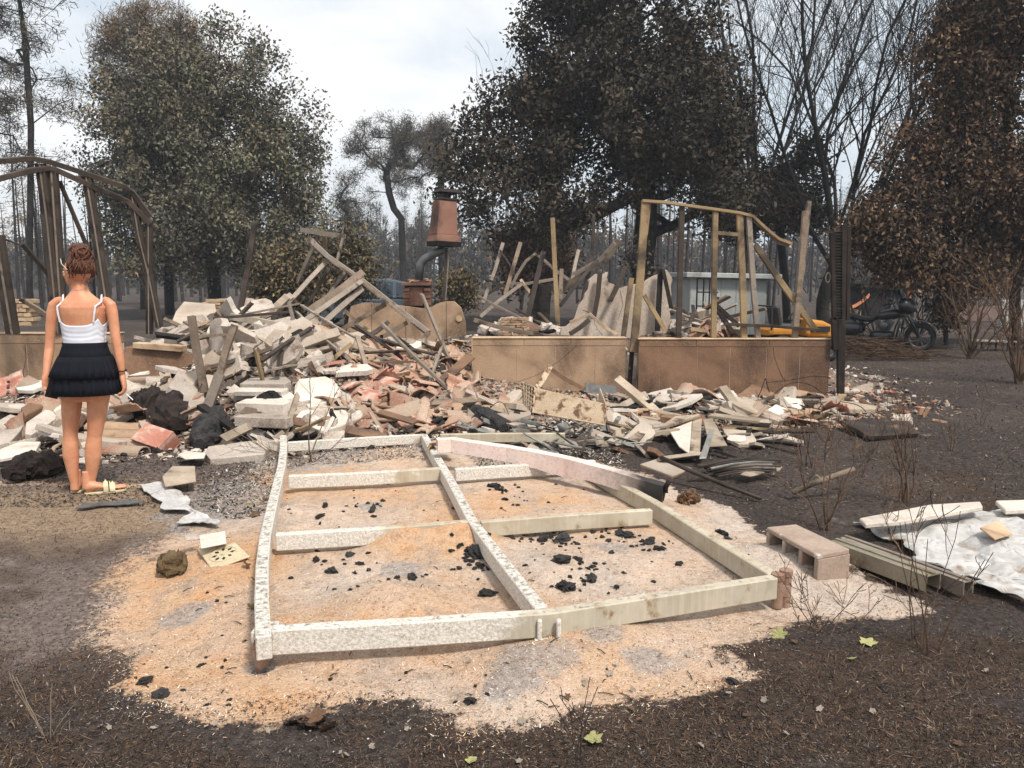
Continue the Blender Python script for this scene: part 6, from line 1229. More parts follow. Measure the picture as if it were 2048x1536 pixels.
# ================================================================== things in the yard behind
def mat_plain(name, col, rough=.5, metal=0, spec=.5, coat=0, bump=.05):
    t = NT(name); v = t.coord(False); n = t.noise(v, 14, 5, .6)
    t.link(t.mix(t.ramp(n, .3, .75), col, tuple(c * .78 for c in col[:3]) + (1,)), t.b.inputs['Base Color']); t.b.inputs['Roughness'].default_value = rough; t.b.inputs['Metallic'].default_value = metal; t.b.inputs['Specular IOR Level'].default_value = spec; t.b.inputs['Coat Weight'].default_value = coat
    t.bump(n, bump, .004); return t.m
M['bikeblack'] = mat_plain('dusty_black_paint', (.016, .016, .018, 1), .38, 0, .5, .3); M['rubber'] = mat_plain('black_rubber', (.014, .013, .013, 1), .85); M['chrome'] = mat_plain('dull_dark_metal', (.16, .16, .165, 1), .35, .8); M['vinyl'] = mat_plain('black_vinyl', (.02, .02, .02, 1), .6)
M['yellow'] = mat_plain('yellow_orange_plastic', srgb(188, 126, 42), .65, 0, .4); M['shedwhite'] = weathered('dirty_white_panel', srgb(192, 195, 191), srgb(170, 173, 169), 2, srgb(120, 112, 104), (.62, .76), 2, .7, .1, 30, .003, 0, .04)
M['carblue'] = mat_plain('blue_grey_car_paint', srgb(86, 98, 108), .25, .3, .5, .6); M['glass'] = mat_plain('dark_window_glass', (.03, .04, .05, 1), .06, 0, .8); M['orange'] = mat_plain('faded_orange_sheet', srgb(206, 128, 80), .7); M['hutdark'] = weathered('blackened_boards', srgb(38, 36, 37), srgb(58, 54, 54), 3, None, rough=.95)
M['pinkwall'] = weathered('pinkish_far_wall', srgb(146, 122, 114), srgb(120, 100, 94), 2, None, rough=.95, rand=0)
class Place:
    """builds parts in local axes and stands the thing on the ground, turned by yaw"""
    def __init__(s, name, label, cat, loc, yaw, sc=1):
        s.r = thing(name, label, cat, (0, 0, 0)); s.loc = loc; s.yaw = yaw; s.sc = sc
    def add(s, nm, mb, mat, parent=None, smooth=False, bevel=0): return mb.build(nm, mat, parent or s.r, smooth, bevel)
    def done(s): s.r.location = s.loc; s.r.rotation_euler = (0, 0, s.yaw); s.r.scale = (s.sc,) * 3
def wheel(pl, x, z, R0, w, y=0, spokes=10):
    m = MB(); prof = [(R0 - .10, -w * .42), (R0 - .03, -w / 2), (R0, -w * .28), (R0, w * .28), (R0 - .03, w / 2), (R0 - .10, w * .42)]
    rings = [[Vector((x + r * math.cos(a), y + q, z + r * math.sin(a))) for r, q in prof] for a in np.linspace(0, 2 * math.pi, 33)]
    m.loft(rings, cap=False); t = pl.add('wheel', m, M['rubber'], smooth=True)
    m = MB(); prof = [(R0 - .105, -w * .38), (R0 - .085, -w * .3), (R0 - .085, w * .3), (R0 - .105, w * .38), (R0 - .125, 0)]
    m.loft([[Vector((x + r * math.cos(a), y + q, z + r * math.sin(a))) for r, q in prof] for a in np.linspace(0, 2 * math.pi, 33)], cap=False); pl.add('rim', m, M['chrome'], t, smooth=True)
    m = MB()
    for k in range(spokes): a = 2 * math.pi * k / spokes; m.beam((x, y, z), (x + (R0 - .1) * math.cos(a), y, z + (R0 - .1) * math.sin(a)), .022, .03, (0, 1, 0))
    m.lathe([(.05, -.06), (.06, -.03), (.06, .03), (.05, .06)], (x, y, z), 12, Matrix.Rotation(R(90), 3, 'X')); pl.add('spokes', m, M['chrome'], t)
    return t
def ell_loft(rows, n=14):
    """rows: (x, y, z, ry, rz) rings across x"""
    m = MB(); m.loft([[Vector((x, y + ry * math.cos(a), z + rz * math.sin(a))) for a in np.linspace(0, 2 * math.pi, n, endpoint=False)] for x, y, z, ry, rz in rows]); return m
pm = G(1785, 700); mc = Place('motorcycle', 'black touring motorcycle parked on its stand under the brown-leaved tree', 'motorcycle', (pm.x - .22, pm.y + .1, float(ground_h(pm.x, pm.y))), R(-34), .9)
wheel(mc, .82, .33, .33, .13); wheel(mc, -.80, .32, .32, .17)
mc.add('front_fender', ell_loft([(.82 + .37 * math.cos(a), 0, .33 + .37 * math.sin(a), .085, .02) for a in np.linspace(R(10), R(175), 9)], 8), M['bikeblack'], smooth=True)
mc.add('rear_fender', ell_loft([(-.80 + .40 * math.cos(a), 0, .34 + .40 * math.sin(a), .12, .03) for a in np.linspace(R(40), R(200), 10)], 8), M['bikeblack'], smooth=True)
for sy in (-1, 1):
    m = MB(); m.tube([(.80, sy * .10, .33), (.62, sy * .10, .72), (.47, sy * .10, 1.02)], [.03, .034, .03], 8); mc.add('fork_leg', m, M['bikeblack'], smooth=True)
    mc.add('saddlebag', ell_loft([(-1.12, sy * .27, .50, .05, .08), (-1.08, sy * .29, .50, .10, .15), (-.8, sy * .30, .49, .12, .18), (-.45, sy * .29, .50, .10, .15), (-.38, sy * .27, .50, .04, .08)], 10), M['bikeblack'], smooth=True)
    m = MB(); m.tube([(-.2, sy * .17, .3), (-.5, sy * .25, .26), (-1.1, sy * .27, .28)], [.04, .045, .05], 9); mc.add('exhaust_pipe', m, M['chrome'], smooth=True)
    m = MB(); m.tube([(.43, 0, 1.06), (.36, sy * .16, 1.12), (.22, sy * .36, 1.10), (.10, sy * .44, 1.05)], .014, 7); h = mc.add('handlebar', m, M['chrome'], smooth=True)
    m = MB(); m.tube([(.20, sy * .37, 1.095), (.08, sy * .45, 1.045)], .02, 8); mc.add('grip', m, M['rubber'], h)
    m = MB(); m.tube([(.24, sy * .33, 1.10), (.27, sy * .40, 1.24)], .007, 5); m.lathe([(.0, -.01), (.055, -.008), (.055, .008), (.0, .01)], (.27, sy * .41, 1.27), 12, Matrix.Rotation(R(90), 3, 'Y')); mc.add('mirror', m, M['bikeblack'])
    m = MB(); m.tube([(.42, sy * .04, .28), (.45, sy * .30, .33), (.44, sy * .31, .52), (.40, sy * .05, .60)], .016, 7); mc.add('crash_bar', m, M['chrome'], smooth=True)
    m = MB(); m.box((.05, sy * .27, .27), (.34, .10, .025)); mc.add('footboard', m, M['rubber'], bevel=.006)
    mc.add('lower_fairing', ell_loft([(.36, sy * .27, .36, .05, .07), (.40, sy * .28, .55, .07, .16), (.44, sy * .26, .66, .05, .08)], 9), M['bikeblack'], smooth=True)
mc.add('fuel_tank', ell_loft([(-.12, 0, .78, .07, .07), (-.02, 0, .80, .13, .10), (.14, 0, .83, .17, .13), (.30, 0, .85, .16, .12), (.42, 0, .86, .08, .08)]), M['bikeblack'], smooth=True)
mc.add('seat', ell_loft([(-.95, 0, .74, .08, .03), (-.85, 0, .77, .15, .06), (-.60, 0, .78, .17, .07), (-.45, 0, .72, .18, .07), (-.22, 0, .70, .16, .06), (-.08, 0, .76, .10, .05)]), M['vinyl'], smooth=True)
mc.add('batwing_fairing', ell_loft([(.38, 0, 1.06, .34, .16), (.48, 0, 1.05, .36, .20), (.60, 0, 1.03, .26, .18), (.68, 0, 1.0, .12, .10)], 16), M['bikeblack'], smooth=True)
m = MB(); m.grid([[Vector((.44 - .10 * t - .25 * (u * u), u * .32, 1.20 + .18 * t)) for u in np.linspace(-1, 1, 9)] for t in (0, .5, 1)]); mc.add('windscreen', m, M['glass'], smooth=True)
m = MB(); m.lathe([(.0, 0), (.085, 0), (.09, -.03), (.06, -.06)], (.70, 0, 1.0), 16, Matrix.Rotation(R(90), 3, 'Y')); mc.add('headlight', m, M['chrome'])
for x, t in ((-.06, -24), (.20, 24)):
    cyl = MB(); Rm = Matrix.Rotation(R(t), 3, 'Y')
    for k in range(8): c = Vector((.06, 0, .36)) + Rm @ Vector((0, 0, .08 + .03 * k)); cyl.box(c, (.15, .17, .016), Rm)
    cyl.box(Vector((.06, 0, .36)) + Rm @ Vector((0, 0, .34)), (.14, .15, .07), Rm); cyl.box(Vector((.06, 0, .36)) + Rm @ Vector((0, 0, .2)), (.11, .12, .26), Rm); mc.add('cylinder', cyl, M['chrome'])
mc.add('crankcase', ell_loft([(-.22, 0, .34, .10, .10), (-.1, 0, .33, .15, .14), (.12, 0, .33, .16, .14), (.26, 0, .35, .10, .10)]), M['bikeblack'], smooth=True)
m = MB(); m.lathe([(.0, -.03), (.09, -.03), (.10, 0), (.08, .02), (0, .03)], (.08, -.20, .58), 14, Matrix.Rotation(R(90), 3, 'X')); mc.add('air_cleaner', m, M['chrome'])
m = MB(); m.tube([(.45, 0, .95), (.30, 0, .55), (.25, 0, .25), (-.3, 0, .22), (-.45, 0, .5), (-.1, 0, .72), (.42, 0, .85)], .02, 7); mc.add('frame', m, M['bikeblack'], smooth=True)
m = MB(); m.tube([(-.1, .12, .25), (-.16, .30, .0)], .014, 6); mc.add('side_stand', m, M['chrome'])
mc.done()
# ------------------------------------------------------------------ yellow ride-on mower behind the stud frame
pg = AT(1588, 700, 14.6); mw = Place('ride_on_mower', 'yellow and black ride-on mower parked behind the stud frame', 'mower', (pg.x, pg.y, float(ground_h(pg.x, pg.y))), R(8), 1.0)
def rr_loft(rows, sq=5, n=24):
    m = MB(); m.loft([[Vector((x, hw * math.copysign(abs(math.cos(a)) ** (2 / sq), math.cos(a)), z + hz * math.copysign(abs(math.sin(a)) ** (2 / sq), math.sin(a)))) for a in np.linspace(0, 2 * math.pi, n, endpoint=False)] for x, z, hw, hz in rows]); return m
mw.add('hood', rr_loft([(.10, .60, .23, .15), (.14, .60, .25, .17), (.45, .57, .25, .16), (.60, .53, .22, .13), (.64, .52, .18, .10)]), M['yellow'])
m = MB(); m.box((.652, 0, .50), (.02, .30, .14)); mw.add('grille', m, M['rubber']); m = MB(); m.box((.36, -.262, .58), (.36, .02, .10)); mw.add('side_vent', m, M['rubber'])
mw.add('fender', rr_loft([(-.64, .52, .30, .05), (-.58, .55, .34, .08), (-.25, .55, .34, .08), (-.12, .50, .32, .05)]), M['yellow'])
mw.add('chassis', rr_loft([(-.60, .36, .22, .10), (.62, .34, .22, .09)]), M['rubber'])
mw.add('cutting_deck', rr_loft([(-.34, .2, .40, .07), (-.28, .2, .48, .09), (.22, .2, .48, .09), (.30, .2, .40, .07)]), M['yellow'])
m = MB(); m.box((-.25, 0, .63), (.36, .40, .09)); st_ = mw.add('seat', m, M['vinyl'], bevel=.03); m = MB(); m.box((-.42, 0, .82), (.09, .40, .36), Euler((0, R(-12), 0)).to_matrix()); mw.add('backrest', m, M['vinyl'], st_, bevel=.03)
m = MB(); m.tube([Vector((.02, 0, .84)) + Matrix.Rotation(R(-40), 3, 'Y') @ Vector((.17 * math.cos(a), .17 * math.sin(a), 0)) for a in np.linspace(0, 2 * math.pi, 21)], .015, 6); m.tube([(.16, 0, .6), (.02, 0, .84)], .018, 6); mw.add('steering_wheel', m, M['rubber'])
for x, y_, r_ in ((-.42, -.4, .24), (-.42, .4, .24), (.5, -.33, .17), (.5, .33, .17)): wheel(mw, x, r_, r_, .16, y_, 6)
m = MB(); m.tube([(-.6, -.3, .5), (-.62, -.3, 1.0), (-.62, .3, 1.0), (-.6, .3, .5)], .02, 6); mw.add('roll_bar', m, M['rubber']); mw.done()
# ------------------------------------------------------------------ white low shed with rack before it
Ys = 20.5; c0, c1 = AT(1381, 565, Ys + .0), AT(1530, 578, Ys)
sh = Place('white_shed', 'low white panelled shed with flat overhanging roof behind the stud frame', 'shed', (c0.x, Ys, 0), R(5))
Ws, Ds, Hs = c1.x - c0.x + .1, 2.2, 1.46
m = MB(); m.box((Ws / 2, Ds / 2, Hs / 2), (Ws - .03, Ds - .03, Hs - .02)); sh.add('core', m, M['shedwhite'])
for i in range(5): m = MB(); w_ = Ws / 5; m.box(((i + .5) * w_, .0, Hs / 2), (w_ - .008, .02, Hs - .03)); sh.add('panel', m, M['shedwhite'], bevel=.003)
for i in range(4): m = MB(); w_ = Ds / 4; m.box((.0, (i + .5) * w_, Hs / 2), (.02, w_ - .008, Hs - .03)); sh.add('panel', m, M['shedwhite'], bevel=.003)
m = MB(); m.box((Ws / 2 + .08, Ds / 2, Hs + .08), (Ws + .5, Ds + .4, .13), Euler((0, R(1.2), 0)).to_matrix()); sh.add('roof', m, M['shedwhite'], bevel=.015)
m = MB(); m.box((Ws * .66, -.02, Hs * .84), (.09, .03, .16)); sh.add('vent', m, M['dark']); sh.done()
rk = thing('metal_rack', 'black open metal rack standing before the white shed', 'rack', (AT(1415, 660, 18).x, 18, 0))
for x in (1395, 1408, 1420, 1432): m = MB(); m.beam(AT(x, 555, 18), AT(x - 4, 668, 18), .03, .03, (0, 1, 0)); m.build('upright', M['dark'], rk)
for y in (557, 584, 612): m = MB(); m.beam(AT(1393, y, 17.97), AT(1436, y + 1, 17.97), .025, .03); m.build('cross_bar', M['dark'], rk)
# ------------------------------------------------------------------ charred louvred shutter
Yc2 = 9.95; stt = thing('charred_shutter', 'tall charred louvred shutter standing at the end of the longer low wall', 'shutter', (AT(1680, 790, Yc2).x, Yc2, 0))
M['charbrown'] = weathered('charred_brown_wood', srgb(36, 30, 27), srgb(56, 46, 40), 5, srgb(24, 21, 20), (.52, .66), 4, .9, .7, 30, .012, 0, .12)
def sh_at(u, y): # u 0..1 across
    t = (y - 450) / 340.0; xl = 1659 + 6 * t if t < .55 else 1662 + 4 * t; xr = 1701 - 4 * t if t < .5 else 1699 - 12 * (t - .5); return AT(xl + (xr - xl) * u, y, Yc2 + .05)
for u0, u1, ya_, yb_, nm in ((0, .22, 466, 640, 'stile'), (.56, .80, 450, 796, 'stile'), (.80, 1.0, 458, 640, 'edge_board'), (.30, .56, 640, 796, 'stub'), (.0, .3, 636, 700, 'stub')):
    A_, B_, C2, D_ = sh_at(u0, ya_), sh_at(u1, ya_ - 3), sh_at(u1, yb_), sh_at(u0, yb_); m = MB(); f = Vector((0, -.03, 0)); k = Vector((0, .03, 0))
    m.loft([[A_ + f, B_ + f, B_ + k, A_ + k], [D_ + f, C2 + f, C2 + k, D_ + k]]); m.build(nm, M['charbrown'], stt, bevel=.004)
for i in range(30):
    y = 462 + i * 5.9; m = MB(); m.beam(sh_at(.20, y), sh_at(.58, y), .045, .010, (0, -.6, .8)); m.build('louvre', M['charbrown'], stt)
m = MB(); m.tube([sh_at(.08, 555) + Vector((-.05, 0, 0)) + Vector((.03 * math.cos(a), 0, .06 * math.sin(a))) for a in np.linspace(0, 6.283, 13)], .006, 5); m.build('ring', M['galv'], stt)
# ------------------------------------------------------------------ bench, far huts, orange canopy, car
bn = thing('garden_bench', 'thin pale-topped bench between the bare shrubs near the right edge', 'bench', (AT(1985, 700, 16.3).x, 16.3, 0))
A, B = AT(1940, 681, 16.3), AT(2028, 683, 16.2); m = MB(); m.beam(A, B, .34, .03); m.build('seat', M['galv'], bn, bevel=.004)
for f in (.06, .35, .68, .95):
    for dy in (-.12, .12): p = A.lerp(B, f); m = MB(); m.beam(p + Vector((0, dy, -.015)), Vector((p.x, p.y + dy, 0)), .025, .025, (0, 1, 0)); m.build('leg', M['pole'], bn)
Yo2 = 24; oc = thing('orange_canopy', 'small wrecked trailer with curved orange cover beyond the motorcycle', 'trailer', (AT(1716, 640, Yo2).x, Yo2, 0))
m = MB(); m.grid([[AT(1694 + 44 * u, 620 - 10 * u - 17 * u * u, Yo2 + v) + Vector((0, 0, .10 * math.sin(3 * v))) for u in np.linspace(0, 1, 9)] for v in np.linspace(0, .9, 5)]); o = m.build('cover', M['orange'], oc, smooth=True); o.modifiers.new('solid', 'SOLIDIFY').thickness = .02
m = MB(); a_ = AT(1694, 636, Yo2 + .1); b_ = AT(1724, 620, Yo2 + .1); m.box(((a_.x + b_.x) / 2, Yo2 + .5, (a_.z + b_.z) / 2 - .05), (b_.x - a_.x, .7, .34)); m.build('box', M['cap'], oc, bevel=.01)
for x0, y0, x1, y1 in ((1700, 605, 1712, 645), (1722, 612, 1712, 648), (1735, 600, 1722, 648)): m = MB(); m.beam(AT(x0, y0, Yo2 - .1), AT(x1, y1, Yo2 - .1), .05, .05, (0, 1, 0)); m.build('stay', M['dark'], oc)
hd = thing('burnt_hut', 'dark burnt hut with a pale doorway behind the motorcycle handlebar', 'hut', (AT(1790, 640, 30).x, 30, 0))
a_, b_ = AT(1728, 575, 30), AT(1832, 575, 30); m = MB(); m.box(((a_.x + b_.x) / 2, 31, a_.z / 2), (b_.x - a_.x, 2, a_.z)); m.build('wall', M['hutdark'], hd); m = MB(); m.box(((a_.x + b_.x) / 2, 31, a_.z + .08), (b_.x - a_.x + .4, 2.4, .16)); m.build('roof', M['hutdark'], hd)
m = MB(); m.box((AT(1797, 600, 29.95).x, 29.97, .75), (.55, .05, 1.1)); m.build('doorway', M['lead'], hd); m = MB(); m.box((AT(1818, 600, 29.95).x, 29.97, .95), (.14, .06, 1.3)); m.build('door_post', M['orange'], hd)
pw = MB(); a_, b_ = AT(1872, 612, 27), AT(2010, 612, 27); pw.box(((a_.x + b_.x) / 2, 27.1, a_.z / 2), (b_.x - a_.x, .2, a_.z)); tag(pw.build('garden_wall', M['pinkwall'], bevel=.01), 'low pinkish garden wall far behind the bare shrubs', 'wall')
pw = MB(); a_, b_ = AT(2005, 600, 24), AT(2090, 600, 24); pw.box(((a_.x + b_.x) / 2, 24.1, a_.z / 2), (b_.x - a_.x, .2, a_.z)); tag(pw.build('garden_wall', M['shedwhite'], bevel=.01), 'whitish garden wall at the far right edge of the photo', 'wall')
cr = Place('parked_car', 'blue-grey car parked behind the collapsed truss and the brick fireplace', 'car', (AT(742, 610, 25).x, 25, 0), R(4))
body = [(-2.1, .55, .62, .35), (-2.05, .60, .75, .80), (-1.4, .62, .82, .86), (.2, .62, .84, .88), (1.3, .60, .84, .86), (2.0, .56, .78, .80), (2.1, .52, .6, .5)]
m = MB(); m.loft([[Vector((x, sy * w, z)) for sy, z in ((-1, .25), (-1.0, .45), (-.97, zt), (.97, zt), (1.0, .45), (1, .25))] for x, _, zt, w in body]); cr.add('body', m, M['carblue'], bevel=.03)
m = MB(); m.loft([[Vector((x, -w, z0)), Vector((x, -w * .8, z1)), Vector((x, w * .8, z1)), Vector((x, w, z0))] for x, w, z0, z1 in ((-1.7, .80, .86, .90), (-1.1, .80, .86, 1.36), (-.3, .80, .86, 1.47), (.6, .80, .86, 1.46), (1.5, .80, .86, 1.26), (1.95, .78, .84, .92))]); cr.add('cabin', m, M['carblue'], bevel=.03)
for x0, x1, z1a, z1b in ((-1.0, -.1, 1.30, 1.38), (0, .75, 1.38, 1.37), (.85, 1.5, 1.35, 1.18)):
    m = MB(); m.add([(x0, -.815, .90), (x1, -.815, .90), (x1, -.68, z1b), (x0, -.68, z1a)], [(0, 1, 2, 3)]); cr.add('window', m, M['glass'])
for x in (-1.35, 1.35):
    for y_ in (-.8, .8): wheel(cr, x, .32, .32, .2, y_, 8)
cr.done()
# brushwood heap before the motorcycle
def sticks(name, label, px, n, rng_seed, L, mat, zr=(.02, .35), cat='brushwood', r=.008):
    rg = np.random.default_rng(rng_seed); m = MB()
    for i in range(n):
        p = G(rg.uniform(px[0], px[2]), rg.uniform(px[1], px[3])); a = rg.normal(.0, .45); l = rg.uniform(*L); z = rg.uniform(*zr) * max(.15, 1 - abs((p.x - (G(px[0], px[3]).x + G(px[2], px[3]).x) / 2) / 1.2)); d = Vector((math.cos(a), math.sin(a), rg.normal(-.1, .15))) * l / 2
        c = Vector((p.x, p.y, float(ground_h(p.x, p.y)) + z)); m.tube([c - d, c + Vector(rg.normal(0, .04, 3)), c + d], [r, r * .8, r * .4], 3, cap=False)
    return tag(m.build(name, mat), label, cat, kind='stuff')
M['twig'] = weathered('singed_twigs', srgb(92, 70, 54), srgb(120, 96, 76), 6, srgb(60, 48, 42), (.5, .62), 8, .95, .2, 40, .004, 0, .1)
sticks('brushwood', 'tangle of brown brushwood on the ground before the motorcycle', (1690, 688, 1850, 722), 420, 5, (.4, 1.5), M['twig'], (.0, .42))
# twiggy burnt shrubs and saplings
def sapling(label, px, py, H, seed, stems, spread, nk=(4, 3), r0=.016, name='burnt_shrub', mat='twig', cat='shrub', thin=.0016):
    rng = np.random.default_rng(seed); b = G(px, py); b.z = surf(b.x, b.y) - .02; root = thing(name, label, cat, b); m = MB()
    def grow(p, d, L, r, depth):
        n = 5; pts = [p]; rr = [r]; q = p.copy(); dd = d.copy()
        for i in range(n):
            dd = (dd + Vector(rng.normal(0, .10, 3)) + Vector((0, 0, .05))).normalized(); q = q + dd * (L / n); pts.append(q.copy()); rr.append(max(thin, r * (1 - .7 * (i + 1) / n)))
        m.tube(pts, rr, 4 if r > .006 else 3, cap=False)
        if depth < len(nk):
            for k in range(nk[depth]):
                f = rng.uniform(.3, .95); i = min(n - 1, int(f * n)); c = pts[i].lerp(pts[i + 1], f * n - i); o = dd.orthogonal().normalized(); o.rotate(Matrix.Rotation(rng.uniform(0, 6.28), 3, dd)); t = rng.uniform(.4, .9)
                grow(c, (dd * math.cos(t) + o * math.sin(t)).normalized(), L * rng.uniform(.25, .5), rr[i] * .6, depth + 1)
    for k in range(stems):
        a = 2 * math.pi * k / stems + rng.uniform(-.4, .4); t = spread * rng.uniform(.2, 1.1); grow(b + Vector((rng.normal(0, .02), rng.normal(0, .02), 0)), Vector((math.cos(a) * math.sin(t), math.sin(a) * math.sin(t), math.cos(t))), H * rng.uniform(.6, 1.05), r0 * rng.uniform(.6, 1), 0)
    m.build('stems', M[mat], root); return root
sapling('tall brown burnt shrub with many stems left of the garden bench', 1942, 715, 1.6, 61, 9, .45, (6, 4), .026, thin=.003)
sapling('dense burnt shrub rising at the right edge past the garden bench', 2038, 765, 1.7, 62, 10, .5, (6, 4), .026, thin=.003)
sapling('thin burnt sapling on dark ground beyond the hollow block', 1655, 1058, .75, 63, 5, .35, (5, 3), .008)
sapling('faint burnt sapling standing right of the propped stick', 1808, 1002, .65, 64, 6, .3, (5, 3), .008)
sapling('small burnt twig clump beyond the board pile', 1612, 930, .62, 65, 5, .4, (4, 3), .007)
sapling('tall thin burnt stems before the white sheet', 1845, 1298, .62, 66, 7, .28, (2, 2), .005)
sapling('two charred wiry stems bent over at the bottom edge of the sand', 1150, 1535, .33, 67, 3, .15, (1, 1), .0035, mat='char')
sapling('five long pale grass stems at the lower left on dark ground', 90, 1500, .30, 68, 5, .45, (0,), .0025, mat='grey_wood', cat='grass stems')
sapling('low sprawling twigs on burnt ground below the tall thin stems', 1640, 1270, .34, 69, 9, 1.35, (3, 2), .0035)
sapling('small broken twig at the bottom right corner', 1870, 1500, .16, 70, 3, .8, (2, 1), .003, mat='grey_wood')
sapling('wiry dry branch lying on the ash behind the left rail', 620, 935, .8, 71, 5, 1.4, (4, 2), .008, mat='grey_wood')
for i, (px, py) in enumerate([(1716, 955), (1560, 905), (1745, 905), (1900, 900), (1960, 850), (1780, 1080), (1700, 880)]): sapling('thin dry weed stem scattered on the burnt ground at the right', px, py, rnd(.25, .5), 80 + i, 4, .4, (3, 2), .004)['group'] = 'dry weeds on burnt ground'
# ================================================================== the woman, seen from behind
YW = 5.36
M['skin'] = None
t = NT('tanned_skin'); v = t.coord(False); n1 = t.noise(v, 9, 4, .6); n2 = t.noise(v, 160, 3)
sk_ = t.mix(t.ramp(n1, .3, .72), srgb(194, 130, 96), srgb(214, 156, 122)); sk_ = t.mix(t.math('MULTIPLY', t.ramp(t.noise(v, 34, 4, .7), .48, .7), .35), sk_, srgb(188, 118, 92)); t.link(sk_, t.b.inputs['Base Color']); t.b.inputs['Roughness'].default_value = .48; t.b.inputs['Specular IOR Level'].default_value = .35
t.b.inputs['Subsurface Weight'].default_value = .12; t.b.inputs['Subsurface Radius'].default_value = (.02, .008, .004); t.b.inputs['Subsurface Scale'].default_value = .3; t.bump(n2, .06, .001); M['skin'] = t.m
def fabric(name, col, bump=.3, scale=500):
    t = NT(name); v = t.coord(False); n = t.noise(v, scale, 2); n2 = t.noise(v, 14, 4); t.link(t.mix(t.ramp(n2, .3, .7), col, tuple(c * .82 for c in col[:3]) + (1,)), t.b.inputs['Base Color']); t.b.inputs['Roughness'].default_value = .9; t.b.inputs['Specular IOR Level'].default_value = .08; t.bump(n, bump, .001); return t.m
M['white_cloth'] = fabric('white_ribbed_cotton', srgb(226, 228, 236)); M['black_cloth'] = fabric('black_crepe', (.012, .013, .018, 1)); M['hair'] = None
t = NT('red_brown_hair'); v = t.coord(False); st = t.node('ShaderNodeMapping'); st.inputs['Scale'].default_value = (30, 30, 8); t.link(v, st.inputs[0]); nh_ = t.noise(st.outputs[0], 6, 4, .7, 1.2)
t.link(t.mix(t.ramp(nh_, .35, .68), srgb(42, 25, 19), srgb(128, 74, 46)), t.b.inputs['Base Color']); t.b.inputs['Roughness'].default_value = .45; t.bump(nh_, .8, .01); M['hair'] = t.m
M['gold'] = mat_plain('cream_gold_leather', srgb(206, 190, 150), .45); M['phone'] = mat_plain('black_phone', (.008, .008, .01, 1), .2, 0, .6)
W = lambda px, py, dy=0.0: AT(px, py, YW + dy)
def ring(c, hw, hd, n=28, sq=2.3, yaw=0):
    o = []
    for j in range(n):
        a = 2 * math.pi * j / n; ca, sa = math.cos(a), math.sin(a); x = hw * math.copysign(abs(ca) ** (2 / sq), ca); y = hd * math.copysign(abs(sa) ** (2 / sq), sa)
        o.append(c + Vector((x * math.cos(yaw) - y * math.sin(yaw), x * math.sin(yaw) + y * math.cos(yaw), 0)))
    return o
TORSO = [  # px centre, py, half width, half depth, depth shift
    (171, 800, .120, .100, .0), (171, 775, .172, .118, -.008), (171, 752, .180, .125, -.016), (171, 728, .168, .116, -.012), (171, 705, .142, .096, -.002), (170, 688, .128, .086, .004), (169, 668, .131, .088, .006), (168, 648, .140, .094, .004), (167, 628, .152, .098, .0),
    (166, 614, .158, .096, -.002), (165, 605, .142, .084, -.002), (163, 598, .108, .072, .0), (161, 590, .078, .062, .004), (160, 582, .052, .054, .008), (159, 570, .046, .050, .014), (157, 556, .047, .053, .02)]
def torso_at(py):
    for a, b in zip(TORSO, TORSO[1:]):
        if b[1] <= py <= a[1]: f = (a[1] - py) / (a[1] - b[1]); return [x + (y - x) * f for x, y in zip(a, b)]
    return list(TORSO[0] if py > TORSO[0][1] else TORSO[-1])
b = MB()
b.loft([ring(W(px, py, dy), hw, hd, 28, 2.35) for px, py, hw, hd, dy in TORSO])
# shoulder blades and spine hollow are shaped by small swellings
for px in (145, 187): b.loft([ring(W(px, y_, -.060), r_, r_ * .62, 12, 2) for y_, r_ in ((645, .008), (638, .026), (625, .036), (613, .032), (604, .010))])
for px, s in ((146, 1), (196, -1)): b.loft([ring(W(px, y_, -.062), r_, r_ * .8, 14, 2) for y_, r_ in ((800, .015), (785, .07), (765, .083), (745, .07), (728, .02))])
def limb(pts, rad, n=14): b.tube(pts, [r * .92 for r in rad], n)
# arms
limb([W(124, 598), W(116, 602), W(108, 610), W(105, 624, -.0), W(102, 650), W(100, 680, -.005), W(99, 698, -.01), W(96, 720, -.04), W(93, 742, -.075), W(92, 750, -.085)], [.022, .032, .039, .040, .036, .032, .033, .031, .023, .022])
limb([W(206, 598), W(213, 602), W(221, 610), W(224, 624), W(228, 650), W(232, 678, -.005), W(236, 697, 0), W(240, 722, .0), W(244, 744, .005), W(245, 752, .006)], [.022, .032, .039, .040, .036, .032, .033, .030, .022, .021])
# legs
limb([W(146, 775), W(144, 792), W(142, 830), W(141, 856), W(141, 872), W(141, 892), W(142, 912), W(145, 940), W(149, 966), W(150, 980)], [.088, .076, .065, .054, .050, .057, .057, .041, .030, .032])
limb([W(197, 775), W(197, 792), W(193, 830), W(191, 856), W(189, 872, -.0), W(187, 892), W(186, 912), W(184, 942), W(181, 968), W(180, 984)], [.090, .079, .067, .056, .051, .058, .058, .041, .030, .033])
